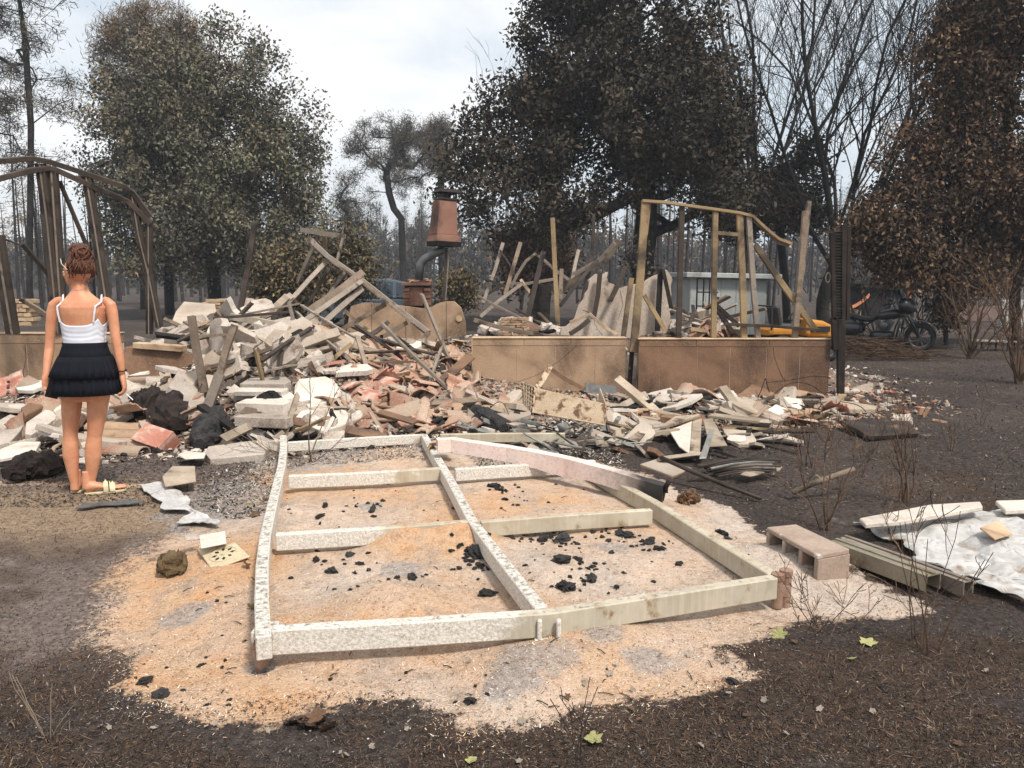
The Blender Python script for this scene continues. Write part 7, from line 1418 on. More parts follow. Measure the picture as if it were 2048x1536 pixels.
# feet
def foot(heel, yaw, L=.235):
    d = Vector((math.sin(yaw), math.cos(yaw), 0)); s = Vector((d.y, -d.x, 0)); rows = []
    for f, w, h0, h1 in ((-.02, .018, .012, .04), (.02, .030, .010, .07), (.10, .034, .012, .085), (.22, .034, .016, .075), (.42, .038, .016, .06), (.65, .045, .014, .042), (.82, .044, .013, .032), (.96, .032, .013, .026), (1.02, .012, .014, .02)):
        c = heel + d * (f * L); rows.append([c + s * (w * math.cos(a)) + Vector((0, 0, (h0 + h1) / 2 + (h1 - h0) / 2 * math.sin(a))) for a in np.linspace(0, 2 * math.pi, 14, endpoint=False)])
    b.loft(rows)
    for k, (o_, l_) in enumerate(((-.030, .0), (-.014, .012), (.002, .014), (.016, .010), (.030, .004))): b.tube([heel + d * (L * .84) + s * o_ + Vector((0, 0, .02)), heel + d * (L * .95 + l_) + s * o_ + Vector((0, 0, .022)), heel + d * (L * 1.02 + l_) + s * o_ + Vector((0, 0, .018))], [.011, .010, .007], 7)
gz = float(ground_h(W(165, 990).x, YW)); hl = W(150, 990); hl = Vector((hl.x, YW + .01, gz + .012)); hr = W(178, 992); hr = Vector((hr.x, YW - .03, gz + .012))
YAWL, YAWR = R(-6), R(62)
foot(hl, YAWL); foot(hr, YAWR)
b.tube([Vector((hl.x, hl.y + .02, hl.z + .15)), Vector((hl.x, hl.y + .02, hl.z + .03))], [.033, .034], 12); b.tube([Vector((hr.x + .004, hr.y + .02, hr.z + .15)), Vector((hr.x + .004, hr.y + .012, hr.z + .03))], [.033, .034], 12)
# hands: palm and five fingers each
def hand(wr, down, out, back, L=.10, curl=(.5, .6, .5), spread=.012, thumb=1, scale=1):
    """down: finger direction, out: towards the thumb, back: normal of the back of the hand"""
    rows = []
    for f, w, th in ((0, .024, .020), (.25, .034, .020), (.6, .040, .017), (.95, .040, .013), (1.05, .032, .009)):
        c = wr + down * (f * .09); rows.append([c + out * (w * math.cos(a)) + back * (th * math.sin(a)) for a in np.linspace(0, 2 * math.pi, 14, endpoint=False)])
    b.loft(rows)
    for k, (o_, l_) in enumerate(((.030, .070), (.010, .080), (-.010, .074), (-.029, .058))):
        p = wr + down * .082 + out * o_; d = down.copy(); pts = [p - down * .02, p]; ang = 0
        for c_, seg in zip(curl, (.45, .32, .25)):
            ang += c_ * (1 + .08 * k); dd = down * math.cos(ang) - back * math.sin(ang) + out * (o_ * 1.0); dd.normalize(); p = p + dd * (l_ * seg); pts.append(p)
        b.tube(pts, [.0095, .0095, .0088, .008, .0065], 8)
    p = wr + down * .025 + out * .030; b.tube([wr + down * .012 + out * .012, p, p + (down * .7 + out * .6 - back * .3).normalized() * .035, p + (down * .95 + out * .35 - back * .45).normalized() * .066], [.014, .0125, .0105, .008], 8)
dnR = Vector((.10, .05, -1)).normalized(); outR = Vector((-.25, .97, 0)).normalized(); bkR = dnR.cross(outR).normalized()
if bkR.x < 0: bkR = -bkR
wR = W(245, 752, .006); hand(wR, dnR, outR, bkR, curl=(.35, .55, .45))
dnL = Vector((.02, .05, -1)).normalized(); outL = Vector((.35, .93, 0)).normalized(); bkL = dnL.cross(outL).normalized()
if bkL.x > 0: bkL = -bkL
wL = W(92, 750, -.085); hand(wL, dnL, outL, bkL, curl=(.75, .95, .6))
# head, turned to the left and slightly down
HC = W(154, 545, .012); HY = R(70)         # turn to her left
Hf = Vector((-math.sin(HY), math.cos(HY), -.10)).normalized(); Hs = Vector((-math.cos(HY), -math.sin(HY), 0)); Hu = Hs.cross(Hf).normalized()   # forward, her left, up
if Hu.z < 0: Hu = -Hu
def H(f, s, u): return HC + Hf * f + Hs * s + Hu * u
def ball(f, s, u, rf, rs, ru, n=12, m_=8, bb=None):
    rows = []
    for i in range(1, m_):
        th = math.pi * i / m_; rows.append([H(f + rf * math.sin(th) * math.cos(a), s + rs * math.sin(th) * math.sin(a), u + ru * math.cos(th)) for a in np.linspace(0, 2 * math.pi, n, endpoint=False)])
    (bb or b).loft(rows)
ball(-.012, 0, .018, .094, .074, .088, 20, 12); ball(.030, 0, -.035, .058, .056, .068, 16, 10); ball(.050, 0, -.078, .030, .030, .022)       # skull, face, chin
b.loft([[H(.078 + f, s, u) for f, s, u in ((0, -.006 - w, z), (e, 0, z), (0, .006 + w, z), (-.02, 0, z))] for z, e, w in ((.022, .006, .0), (.0, .016, .003), (-.022, .024, .008), (-.030, .014, .008))])   # nose
ball(.082, 0, -.046, .010, .020, .0055); ball(.081, 0, -.055, .009, .017, .0055); ball(.074, 0, .030, .014, .045, .012)     # lips, brow
for sd_2 in (-1, 1):
    ball(-.006, sd_2 * .073, -.012, .017, .007, .029); ball(-.002, sd_2 * .075, -.004, .012, .009, .014); ball(.058, sd_2 * .036, -.012, .022, .022, .020)
raw = b.build('body_raw', M['skin'], origin=W(165, 992))
rm = raw.modifiers.new('r', 'REMESH'); rm.mode = 'VOXEL'; rm.voxel_size = .0042; rm.use_smooth_shade = True
sm = raw.modifiers.new('s', 'SMOOTH'); sm.factor = .5; sm.iterations = 5
dg = bpy.context.evaluated_depsgraph_get(); me_b = bpy.data.meshes.new_from_object(raw.evaluated_get(dg)); me_b.name = 'person'
me_b.polygons.foreach_set('use_smooth', [True] * len(me_b.polygons))
base_loc = raw.location.copy(); bpy.data.objects.remove(raw)
person = bpy.data.objects.new('person', me_b); COL.objects.link(person); person.location = base_loc
tag(person, 'woman in white camisole and short black ruffled skirt standing with her back to the camera', 'person')
# eyes, brows
for sd_2 in (-1, 1):
    m = MB(); ball(.078, sd_2 * .031, .010, .010, .012, .010, 10, 8, m); m.build('eye', M['cream'], person, smooth=True)
    m = MB(); m.tube([H(.084, sd_2 * .014, .029), H(.086, sd_2 * .03, .034), H(.072, sd_2 * .05, .029)], [.003, .0035, .002], 5); m.build('eyebrow', M['hair'], person)
m = MB(); ball(.083, 0, -.0505, .0115, .0215, .0085, 12, 8, m); m.build('lips', mat_plain('lips', srgb(186, 100, 92), .5), person, smooth=True)
# ------------------------------------------------------------------ camisole
def shell(py, a, grow): 
    px, y_, hw, hd, dy = torso_at(py); hw += grow; hd += grow; ca, sa = math.cos(a), math.sin(a); sq = 2.35
    return W(px, py, dy) + Vector((hw * math.copysign(abs(ca) ** (2 / sq), ca), hd * math.copysign(abs(sa) ** (2 / sq), sa), 0))
n = 72; P = []; grow = .007
def top_edge(a):   # photo row of the upper hem round the body; a = -pi/2 is the back
    d = abs(((a + math.pi / 2 + math.pi) % (2 * math.pi)) - math.pi) / (math.pi / 2); 
    if d < .62: return 650 - 14 * (d / .62) ** 3
    if d < 1.15: return 636 + 14 * math.sin((d - .62) / .53 * math.pi)
    return 634 + 4 * math.cos(d * 3)
for i in range(15):
    t_ = i / 14; P.append([])
    for j in range(n + 1):
        a = 2 * math.pi * j / n; yt = top_edge(a); y_ = 689 + (yt - 689) * t_
        gw = grow + .0025 * math.sin(9 * t_ * math.pi + .5 * math.sin(3 * a)) * math.exp(-((t_ - .45) / .3) ** 2); P[-1].append(shell(y_, a, gw))
m = MB(); m.grid(P); o = m.build('camisole', M['white_cloth'], person, smooth=True); o.modifiers.new('s', 'SOLIDIFY').thickness = .003
def back_pt(px, py, g=.004):
    cx, y_, hw, hd, dy = torso_at(py); c = W(px, py, dy); c0 = W(cx, py, dy); u = max(-1, min(1, (c.x - c0.x) / (hw + g))); k = (1 - abs(u) ** 2.35) ** (1 / 2.35); return Vector((c.x, c0.y - (hd + g) * k, c.z))
for pts, x_ in (([(134, 643), (130, 627), (127, 612)], 126), ([(200, 643), (202, 627), (203, 612)], 203)):
    Q = [back_pt(x, y_, .014) for x, y_ in pts] + [W(x_, 603, -.050), W(x_, 595, -.036), W(x_, 589.5, -.008), W(x_, 590.5, .030), W(x_ + (2 if x_ < 160 else -2), 600, .075), W(x_ + (5 if x_ < 160 else -5), 622, .100)]
    m = MB(); m.bar(Q, .011, .004, (0, -1, .35)); m.build('strap', M['white_cloth'], person)
# ------------------------------------------------------------------ ruffled skirt
def frill(name, rows, waves, amp0, amp1, mat, seed, N=200):
    P = []
    for i in range(len(rows)):
        px, py, hw, hd, dy = rows[i]; t_ = i / (len(rows) - 1); A_ = amp0 + (amp1 - amp0) * t_; row = []
        for j in range(N + 1):
            a = 2 * math.pi * j / N; w = 1 + A_ * (math.sin(waves * a + .8 * math.sin(3 * a + seed)) + .5 * math.sin(waves * 1.7 * a + seed * 2)) ; zz = .006 * A_ * 20 * math.sin(waves * a + 1) * t_
            ca, sa = math.cos(a), math.sin(a); row.append(W(px, py, dy) + Vector((hw * w * math.copysign(abs(ca) ** .88, ca), hd * w * math.copysign(abs(sa) ** .88, sa), zz * .25)))
        P.append(row)
    m = MB(); m.grid(P); o = m.build(name, mat, person, smooth=True); o.modifiers.new('s', 'SOLIDIFY').thickness = .002; return o
frill('waistband', [(170, 684, .141, .098, .004), (170, 690, .140, .098, .003), (170, 702, .152, .108, -.002), (171, 717, .170, .126, -.008)], 40, .004, .004, M['black_cloth'], 1)
frill('upper_ruffle', [(171, 711, .168, .126, -.008), (171, 722, .184, .140, -.010), (171, 737, .204, .155, -.012), (171, 752, .220, .168, -.014)], 26, .006, .030, M['black_cloth'], 2)
frill('lower_ruffle', [(171, 735, .190, .145, -.010), (172, 752, .202, .152, -.012), (173, 770, .211, .160, -.012), (174, 787, .219, .166, -.012)], 30, .008, .028, M['black_cloth'], 5)
# ------------------------------------------------------------------ hair with bun
hb = MB(); rows = []
for i in range(1, 15):
    th = math.pi * i / 15; row = []
    for a in np.linspace(0, 2 * math.pi, 32, endpoint=False):
        f, s_2, u = math.sin(th) * math.cos(a), math.sin(th) * math.sin(a), math.cos(th)
        lim = .0
        k = 1.0 + .035 * math.sin(9 * a + 4 * u) + .02 * math.sin(23 * a)
        if f > .12 and u < .60: k = .80                       # leave the face free
        if f > -.30 and u < .12: k = .80                      # and the ears
        if u < -.35: k = min(k, .86)
        row.append(H(-.022 + f * .100 * k, s_2 * .083 * k, .024 + u * .098 * k))
    rows.append(row)
hb.loft(rows); hair = hb.build('hair', M['hair'], person, smooth=True)
rg_h = np.random.default_rng(5); m = MB(); BC = H(-.055, .004, .120)
for i in range(110):     # curls wound round the bun
    ax = Vector(rg_h.normal(0, 1, 3)).normalized(); u0 = ax.orthogonal().normalized(); w0 = ax.cross(u0); r = rg_h.uniform(.032, .066); off = ax * rg_h.normal(0, .02); a0 = rg_h.uniform(0, 6.28); pts = []
    for k in range(8): a = a0 + k * .45; rr = r * (1 + .10 * math.sin(3 * a)); pts.append(BC + off + (u0 * math.cos(a) + w0 * math.sin(a)) * rr * 1.08 + Vector((0, 0, -.004)))
    m.tube(pts, [.003, .006, .0075, .008, .0075, .007, .005, .002], 5)
m.build('bun', M['hair'], person, smooth=True)
m = MB()
for i in range(70):     # strands drawn up from the nape, and loose wisps
    a = rg_h.uniform(R(75), R(285)); p0 = H(-.022 + .092 * math.cos(a), .08 * math.sin(a), rg_h.uniform(-.05, .03)); p2 = BC + Vector(rg_h.normal(0, .018, 3)); mid = (p0 + p2) / 2; md_ = (mid - H(-.02, 0, .03)); mid = H(-.02, 0, .03) + md_.normalized() * max(md_.length, .104)
    m.tube([p0, p0.lerp(mid, .55) + (mid - H(-.02, 0, .03)).normalized() * .008, mid, p2], [.003, .0048, .0048, .003], 4)
for i in range(26):
    p0 = BC + Vector(rg_h.normal(0, 1, 3)).normalized() * .045; d = (p0 - BC).normalized() + Vector(rg_h.normal(0, .6, 3)); m.tube([p0, p0 + d * .018 + Vector((0, 0, .004)), p0 + d * .03 + Vector(rg_h.normal(0, .01, 3))], [.0018, .0014, .0006], 3)
for i in range(12):
    p0 = H(-.10 + rg_h.normal(0, .01), rg_h.normal(0, .04), -.045); m.tube([p0, p0 + Vector((rg_h.normal(0, .01), -.006, -.03)), p0 + Vector((rg_h.normal(0, .018), .0, -.05))], [.0018, .0015, .0006], 3)
m.build('strands', M['hair'], person, smooth=True)
# tiny tattoo strokes on the nape
m = MB()
for i in range(9):
    x = 150 + i * 2.5; p = W(x, 580 - .5 * math.sin(i), 0); cx, y_, hw, hd, dy = torso_at(580); u = (p.x - W(cx, 580).x) / hw; p.y = YW + dy - (hd + .0015) * math.sqrt(max(.05, 1 - u * u)); h_ = .005 if i in (0, 4, 5) else .0028
    m.tube([p - Vector((0, 0, h_ / 2)), p + Vector((.001, -.0005, h_ / 2)), p + Vector((.003, 0, -h_ / 3))], .0009, 4)
m.build('tattoo', M['pole'], person)
# bracelet
m = MB(); c = W(243, 741, .004); m.tube([c + Vector((.031 * math.cos(a), .031 * math.sin(a), .004 * math.sin(a))) for a in np.linspace(0, 2 * math.pi, 21)], .0042, 6); tag(m.build('hair_tie', M['black_cloth'], smooth=True), 'black elastic band round the woman\'s right wrist', 'wristband')
# sandals
def sandal(heel, yaw, label):
    d = Vector((math.sin(yaw), math.cos(yaw), 0)); s = Vector((d.y, -d.x, 0)); root = thing('sandal', label, 'sandal', heel); L = .25; m = MB(); ol = []
    for f, w in ((-.05, .02), (0, .034), (.15, .038), (.4, .036), (.65, .047), (.85, .047), (1.0, .034), (1.06, .012)): ol.append((heel + d * f * .235, w))
    up = Vector((0, 0, 1)); m.loft([[c - s * w + up * -.012, c + s * w + up * -.012, c + s * w + up * .004, c - s * w + up * .004] for c, w in ol]); m.build('sole', M['gold'], root, bevel=.003)
    for f, hgt, w, wd in ((.52, .062, .044, .03), (.70, .048, .050, .03), (.62, .055, .047, .02)):
        c = heel + d * (f * .235); m = MB(); m.bar([c + s * (w * math.cos(a)) + up * (hgt * math.sin(a) + .004) for a in np.linspace(0, math.pi, 11)], wd, .004, d.cross(up)); m.build('strap', M['gold'], root)
    m = MB(); c = heel + d * (.60 * .235); m.bar([c + s * (.05 * math.cos(a)) + up * (.060 * math.sin(a) + .006) for a in np.linspace(0, math.pi, 11)], .006, .005, d.cross(up)); m.build('thong_cord', M['black_cloth'], root)
sandal(hl, YAWL, 'cream strappy sandal on the woman\'s left foot, seen from its heel'); sandal(hr, YAWR, 'cream strappy sandal on the woman\'s right foot, pointing sideways')
# phone, cigarette, sunglasses
ph = thing('phone', 'black smartphone held low in the woman\'s left hand', 'phone', W(108, 774, -.112)); Rm = Euler((R(6), R(18), R(24))).to_matrix(); m = MB(); m.box(ph.location, (.078, .009, .155), Rm); m.build('body', M['phone'], ph, bevel=.003)
m = MB(); m.box(ph.location + Rm @ Vector((-.022, -.0058, .055)), (.024, .003, .03), Rm); m.build('camera_bump', M['rubber'], ph, bevel=.001)
m = MB(); m.box(ph.location + Rm @ Vector((0, 0, .0778)), (.07, .0094, .0012), Rm); m.build('frame', M['chrome'], ph)
m = MB(); cg = W(258, 792, .0); m.tube([cg + Vector((-.022, .01, .012)), cg + Vector((.030, -.01, -.026))], .004, 8); tag(m.build('cigarette', M['white_cloth']), 'white cigarette between the fingers of the woman\'s right hand', 'cigarette')
sg = thing('sunglasses', 'sunglasses pushed up into the woman\'s red-brown hair', 'sunglasses', H(.06, .0, .09))
for sd_2 in (-1, 1):
    m = MB(); m.tube([H(.060, sd_2 * .060, .096), H(.03, sd_2 * .084, .060), H(-.02, sd_2 * .090, .015)], .003, 6); m.build('temple', M['cream'], sg)
    m = MB(); m.lathe([(.0, -.002), (.020, -.002), (.021, .002), (.0, .003)], H(.072, sd_2 * .034, .088), 14, Matrix((Hs, Hu, Hf)).transposed()); m.build('lens', M['glass'], sg)
m = MB(); m.tube([H(.086, -.012, .09), H(.09, 0, .094), H(.086, .012, .09)], .003, 5); m.build('bridge', M['cream'], sg)
# ================================================================== charcoal, leaves and fibres on the ground
def blade_mesh(name, label, P, L, W, cols, rng, lift=.0, flat=.5, mat='needle'):
    k = len(P); a = rng.uniform(0, 6.28, k); el = np.abs(rng.normal(0, flat, k)); d = np.stack([np.cos(a) * np.cos(el), np.sin(a) * np.cos(el), np.sin(el)], -1); s = np.stack([-np.sin(a), np.cos(a), np.zeros(k)], -1)
    l = (L[0] + (L[1] - L[0]) * rng.random(k) ** 2)[:, None]; w = (W * rng.uniform(.5, 1.3, k))[:, None]; b = rng.normal(0, .25, (k, 3)) * l * .5; b[:, 2] = np.abs(b[:, 2]) * .4
    V = np.stack([P - s * w, P + s * w, P + d * l * .55 + b + s * w * .7, P + d * l + b], 1); V[..., 2] += lift; idx = np.arange(k * 4, dtype=np.int32)
    m = bpy.data.meshes.new(name); m.vertices.add(k * 4); m.vertices.foreach_set('co', V.reshape(-1)); m.loops.add(k * 4); m.loops.foreach_set('vertex_index', idx); m.polygons.add(k); m.polygons.foreach_set('loop_start', np.arange(0, k * 4, 4, dtype=np.int32)); m.polygons.foreach_set('loop_total', np.full(k, 4, np.int32)); m.update(calc_edges=True)
    cols = np.array([c[:3] for c in cols]); c = cols[rng.integers(0, len(cols), k)] * rng.uniform(.6, 1.4, k)[:, None]
    at = m.color_attributes.new('leaf', 'FLOAT_COLOR', 'POINT'); at.data.foreach_set('color', np.repeat(np.concatenate([c, np.ones((k, 1))], 1), 4, 0).astype(np.float32).ravel()); m.materials.append(M[mat])
    o = bpy.data.objects.new(name, m); COL.objects.link(o); tag(o, label, kind='stuff'); return o
rg = np.random.default_rng(17)
def field(n, x0, x1, y0, y1, keep, pw=1.6):
    y = y0 + (y1 - y0) * rg.random(n) ** pw; hw = .70 * y + .3; x = np.clip(rg.uniform(-1, 1, n) * hw, x0, x1); s = poly_sdf(x, y, SAND); k = keep(x, y, s); x, y = x[k], y[k]; return np.stack([x, y, ground_h(x, y)], -1)
dens = lambda x, y: fbm(x * 2.1, y * 2.1, 4, 71)
blade_mesh('burnt_grass', 'short burnt brown and black grass on the dark ground', field(200000, -6, 6, 1.95, 7.5, lambda x, y, s: (s > .03) & (rg.random(len(x)) < sstep(.30, .60, dens(x, y)) * (.35 + .65 * sstep(3.4, 2.4, y) + .35 * sstep(.5, 2, x)))), (.008, .038), .0013, [srgb(70, 54, 44), srgb(48, 40, 35), srgb(92, 72, 56), srgb(36, 31, 29), srgb(112, 92, 72), srgb(58, 48, 43)], rg, 0, .45)
blade_mesh('ash_flecks', 'fine ash flecks and fibres on the burnt ground', field(110000, -8, 8, 1.95, 12, lambda x, y, s: (s > -.05)), (.004, .02), .0024, [srgb(92, 84, 80), srgb(60, 54, 52), srgb(34, 30, 30), srgb(76, 68, 64), srgb(112, 104, 98), srgb(50, 44, 42)], rg, .002, .2)
blade_mesh('sand_fibres', 'fine straw fibres and grit on the baked sand', field(90000, -3, 3.2, 2.2, 7.2, lambda x, y, s: (rg.random(len(x)) < np.exp(-np.maximum(s, 0) / .035)) & (s < .15)), (.004, .022), .0017, [srgb(196, 164, 132), srgb(150, 122, 98), srgb(204, 186, 166), srgb(112, 88, 70), srgb(206, 170, 134), srgb(212, 198, 182)], rg, .001, .18)
def field2(n, x0, x1, y0, y1):
    x = rg.uniform(x0, x1, n); y = rg.uniform(y0, y1, n); k = (poly_sdf(x, y, SAND) > .05) & (heap_h(x, y) < 0); x, y = x[k], y[k]; return np.stack([x, y, ground_h(x, y)], -1)
blade_mesh('burnt_litter', 'burnt leaf litter and ash flakes over the dark ground farther back', np.concatenate([field2(60000, 1.5, 12, 5, 18), field2(26000, -9, -1.5, 5, 7.5), field2(14000, -14, 10, 16, 26)]), (.012, .05), .006, [srgb(78, 68, 62), srgb(54, 47, 44), srgb(98, 84, 74), srgb(40, 35, 34), srgb(122, 108, 96), srgb(70, 58, 50), srgb(44, 38, 36)], rg, .003, .3)
# ash dust lying with dark flakes behind the left rail
def zone_pts(poly, n):
    xs = [p[0] for p in poly]; ys = [p[1] for p in poly]; out = []
    while len(out) < n:
        x, y = rnd(min(xs), max(xs)), rnd(min(ys), max(ys))
        if inpoly(x, y, poly): p = G(x, y); out.append((p.x, p.y, surf(p.x, p.y)))
    return np.array(out)
blade_mesh('char_flakes', 'black and grey burnt flakes strewn over the ash behind the left rail', np.concatenate([zone_pts([(400, 960), (540, 900), (860, 885), (880, 930), (560, 945), (530, 1050), (420, 1030)], 4200), zone_pts([(900, 890), (1240, 900), (1260, 960), (960, 950)], 3500), zone_pts([(990, 1060), (1160, 1050), (1120, 1090), (1010, 1085)], 900)]), (.012, .05), .006, [srgb(60, 54, 52), srgb(110, 100, 92), srgb(150, 140, 130), srgb(40, 37, 36), srgb(178, 168, 158), srgb(128, 114, 102)], rg, .004, .3)
# charcoal pieces
CH = []
for i in range(9):
    bm = bmesh.new(); bmesh.ops.create_icosphere(bm, subdivisions=3, radius=1.0); sx_, sy_, sz_ = rnd(.028, .05), rnd(.02, .03), rnd(.012, .02); o_ = Vector((i * 7.3, 2, 5))
    for v_ in bm.verts:
        d = v_.co.copy(); k_ = 1 + .55 * mnoise.fractal(d * 1.4 + o_, .7, 2.1, 4) + .18 * mnoise.cell(d * 3.2 + o_); v_.co = Vector((d.x * sx_ * k_, d.y * sy_ * k_, d.z * sz_ * k_))
    me_ = bpy.data.meshes.new('charcoal_piece'); bm.to_mesh(me_); bm.free(); me_.materials.append(M['char']); CH.append(me_)
def coal(px, py, s, label, group, st=1.0):
    p = G(px, py, .04); o = bpy.data.objects.new('charcoal_piece', random.choice(CH)); COL.objects.link(o); o.location = (p.x, p.y, surf(p.x, p.y) + .008 * s); o.rotation_euler = (rnd(-.3, .3), rnd(-.3, .3), rnd(0, 6)); s *= .8; o.scale = (s * st, s, s); tag(o, label, 'charcoal', group); return o
NAMED = [(520 + 0, 0, 0)]
for px, py, s, st, lab in [(745, 1026, 1.0, 2.1, 'long black charcoal bar in the upper left cell of the base frame'), (950, 1122, 1.7, 1.0, 'largest black charcoal lump beside the middle rail'), (650, 1027, .9, 1.1, 'rounded charcoal piece left of the long charcoal bar'), (640, 1046, .9, 2.2, 'knobbly charcoal stick under the rounded piece near the left rail'),
    (1120, 1146, 1.5, 1.2, 'oval charcoal lump right of the middle rail'), (1183, 1168, 1.2, 1.3, 'ribbed charcoal piece below the oval lump'), (1130, 1183, 1.5, 1.1, 'knotted charcoal lump nearest the front beam'), (1085, 1085, 1.2, 1.1, 'roundish charcoal lump under the right half of the second crossbar'), (1125, 1085, 1.5, 1.6, 'broad charcoal cluster piece under the right half of the second crossbar'),
    (1250, 1078, 1.4, 1.5, 'spread charcoal cluster in the right-hand cell'), (1298, 1095, 1.1, 1.0, 'charcoal piece right of the spread cluster'), (1318, 1110, 1.0, 1.3, 'charcoal piece lying lower right of the spread cluster'), (1358, 1136, .8, 1.3, 'single charcoal chip near the right rail'), (1443, 1062, .9, 2.0, 'flat charcoal strip outside the right rail'), (1455, 1076, .8, 1.3, 'second charcoal strip just below the flat strip outside the right rail'),
    (975, 1194, 1.2, 1.1, 'charcoal lump in front left of the middle rail'), (632, 1128, .9, 1.0, 'charcoal bit below the left end of the second crossbar'), (665, 1147, .9, 1.1, 'charcoal bit nearest the centre of the left-hand cell'), (700, 1118, .8, 1.1, 'charcoal bit on the grey ash smear'), (988, 978, 1.2, 1.5, 'black charcoal pile piece just right of the middle rail, far cell'), (1000, 985, .9, 2.2, 'thin charcoal stick right of the middle rail, far cell'), (1010, 1004, .8, 1.2, 'charcoal bit below the thin stick in the far cell'),
    (910, 1022, .6, 2.0, 'thin charcoal sliver left of the middle rail'), (940, 1392, .9, 1.2, 'charcoal chip on the near sand below the front beam'), (288, 1360, 1.0, 1.0, 'charcoal piece on the sand far left, upper one'), (323, 1393, 1.0, 1.0, 'charcoal piece on the sand far left, lower one'), (1465, 1367, .9, 1.2, 'charcoal chip at the dark edge of the sand below the right foot')]:
    coal(px, py, s, lab, None, st)
for i in range(70):
    px, py = rnd(560, 1500), rnd(965, 1210); coal(px, py, rnd(.15, .45), 'tiny charcoal crumb on the sand inside the base frame', 'charcoal crumbs inside the frame')
for cx, cy, n, sp in ((1250, 1080, 16, 34), (1120, 1088, 16, 45), (1170, 1170, 12, 45), (960, 1135, 14, 34), (1010, 990, 18, 45), (820, 1170, 10, 30), (1040, 1075, 14, 40), (1290, 1100, 12, 34), (1220, 1075, 16, 40), (700, 1135, 10, 50), (1000, 1075, 16, 30), (1150, 1150, 12, 50), (930, 1120, 16, 30), (740, 1020, 10, 40)):
    for i in range(n): coal(cx + random.gauss(0, sp * .6), cy + random.gauss(0, sp * .25), rnd(.25, .65), 'small charcoal crumb in the black clusters inside the base frame', 'charcoal clusters')
for i in range(40):
    px, py = random.choice([(rnd(230, 500), rnd(1180, 1430)), (rnd(560, 1480), rnd(1300, 1430))]); coal(px, py, rnd(.15, .4), 'tiny charcoal crumb on the sand outside the base frame', 'charcoal crumbs outside the frame')
# burnt nails and twigs on the sand
for i in range(60):
    px, py = random.choice([(rnd(230, 500), rnd(1080, 1430)), (rnd(560, 1480), rnd(1300, 1450)), (rnd(560, 1500), rnd(980, 1210))]); p = G(px, py, .03); a = rnd(0, 3.14); l = rnd(.010, .032); d = Vector((math.cos(a), math.sin(a) , 0)) * l; c = Vector((p.x, p.y, surf(p.x, p.y) + .004)); m = MB(); m.tube([c - d, c + Vector((0, 0, .004)), c + d], [.0022, .002, .0014], 4)
    tag(m.build('burnt_nail', M['pole']), 'thin burnt nail or twig bit lying on the pale sand', 'nail', 'nails on the sand')
# fallen leaves at the front edge
M['leafgreen'] = weathered('yellow_green_leaf', srgb(176, 172, 116), srgb(144, 142, 92), 12, srgb(104, 84, 56), (.58, .68), 14, .7, .3, 60, .004, 0, .15); M['leafbrown'] = weathered('brown_curled_leaf', srgb(112, 84, 60), srgb(82, 60, 46), 12, None, rough=.7, bump=.3, rand=.2)
M['leafpale'] = weathered('ashen_leaf', srgb(176, 164, 150), srgb(140, 126, 112), 12, None, rough=.8, rand=.2)
def leaf_mesh(seed):
    rg_ = random.Random(seed); out = []; n = 22
    for i in range(n):
        a = 2 * math.pi * i / n; r = .5 + .5 * abs(math.cos(2.5 * a)) ** .6; r *= rg_.uniform(.85, 1.1); out.append((math.cos(a) * r, math.sin(a) * r * .8))
    m = MB(); vs_ = [Vector((0, 0, .0))] + [Vector((x, y, .18 * (x * x + y * y) * rg_.uniform(.4, 1.6))) for x, y in out]; m.add(vs_, [(0, i + 1, (i + 1) % n + 1) for i in range(n)])
    m.tube([(-.9, 0, .1), (-.2, 0, .01), (.8, 0, .08)], [.03, .025, .01], 4); return m
def leaf(px, py, s, mt, label, group=None, tilt=.3):
    o = bpy.data.objects.new('fallen_leaf', leaf_mesh(int(px * 7 + py)).mesh('fallen_leaf', M[mt])); COL.objects.link(o); p = G(px, py, .01); o.location = (p.x, p.y, surf(p.x, p.y) + .012); o.rotation_euler = (rnd(-tilt, tilt), rnd(-tilt, tilt), rnd(0, 6.3)); o.scale = (s, s, s); tag(o, label, 'leaf', group)
leaf(1557, 1282, .038, 'leafgreen', 'yellow-green leaf standing at the sand corner below the right foot', None, .9); leaf(1735, 1290, .04, 'leafgreen', 'lobed yellow-green leaf under the sprawling twigs'); leaf(1703, 1332, .02, 'leafgreen', 'small round yellow-green leaf right of the lobed one'); leaf(1188, 1490, .038, 'leafgreen', 'pale green leaf lying by the charred wiry stems'); leaf(943, 1523, .024, 'leafgreen', 'small green leaf at the bottom edge of the photo')
for i, (x, y) in enumerate([(590, 1455), (618, 1462), (645, 1450), (660, 1462), (632, 1440)]): leaf(x, y, rnd(.035, .05), 'leafbrown', 'curled brown maple leaf in the clump at the front sand edge', 'brown leaf clump', .9)
for i in range(26): leaf(rnd(900, 2040), rnd(1290, 1530), rnd(.008, .018), random.choice(('leafpale', 'leafpale', 'leafbrown')), 'tiny dry leaf scrap on the burnt grass in the lower right', 'leaf scraps lower right', .6)
for i in range(14): leaf(rnd(20, 880), rnd(1440, 1530), rnd(.007, .014), 'leafpale', 'tiny pale leaf scrap on the burnt grass in the lower left', 'leaf scraps lower left', .6)
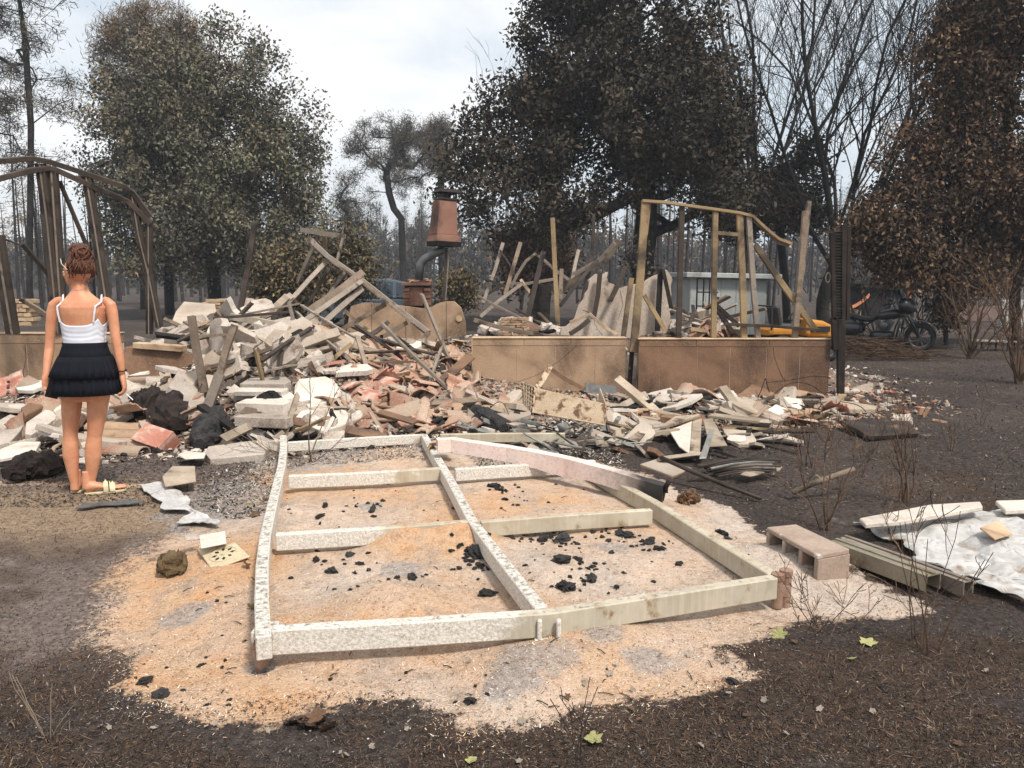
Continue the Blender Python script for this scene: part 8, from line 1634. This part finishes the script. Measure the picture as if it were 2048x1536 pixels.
for i, (x, y) in enumerate([(512, 1040), (500, 1015), (495, 1150), (505, 1235), (515, 1180), (540, 1035)]): leaf(x, y, rnd(.03, .045), 'leafgreen' if i % 2 else 'leafbrown', 'withered leaf caught against the left rail', 'leaves along the left rail', .9)
lump('wool_scrap', 'dry brown scrap lying beyond the right rail near the stake', [G(1355, 1002, .02), G(1378, 996, .04), G(1398, 998, .02)], .045, M['leafbrown'], 41, .9, 12, 12, cat='scrap')
lump('bracket_rubble', 'grey molten lump at the foot of the front left corner', [G(490, 1352, .01), G(520, 1350, .012), G(560, 1345, .01)], .022, M['lead'], 42, .9, 10, 12, cat='slag')
sl = lump('white_stone', 'small white cube of plaster beside the left rail', [G(578, 1038, .05), G(588, 1036, .06), G(596, 1036, .05)], .03, M['white'], 43, .5, 8, 6, cat='plaster')

# a few white ash specks, big enough to see
for i in range(60):
    px, py = random.choice([(rnd(0, 250), rnd(1020, 1520)), (rnd(1450, 2040), rnd(900, 1530)), (rnd(600, 1500), rnd(1450, 1530))]); p = G(px, py); o = bpy.data.objects.new('ash_crumb', CH[i % 9]); COL.objects.link(o); o.location = (p.x, p.y, surf(p.x, p.y) + .003); s_ = rnd(.04, .11); o.scale = (s_, s_, s_); o.rotation_euler = (0, 0, rnd(0, 6)); o.material_slots[0].link = 'OBJECT'; o.material_slots[0].material = M['white']; tag(o, 'tiny white ash crumb on the burnt ground', 'ash crumb', 'white ash crumbs')
# ================================================================== thin smoke in the air
me_h = MB(); me_h.box((0, 90, 9.5), (520, 360, 23)); mh = bpy.data.materials.new('smoke_haze'); mh.use_nodes = True
nh = mh.node_tree.nodes; nh.clear(); ov = nh.new('ShaderNodeOutputMaterial'); pv = nh.new('ShaderNodeVolumePrincipled')
pv.inputs['Color'].default_value = (.80, .87, .95, 1); pv.inputs['Density'].default_value = .0012; pv.inputs['Anisotropy'].default_value = .15
mh.node_tree.links.new(pv.outputs[0], ov.inputs['Volume'])
ho = me_h.build('haze', mh); tag(ho, 'thin blue-grey smoke haze hanging in the air', kind='stuff')
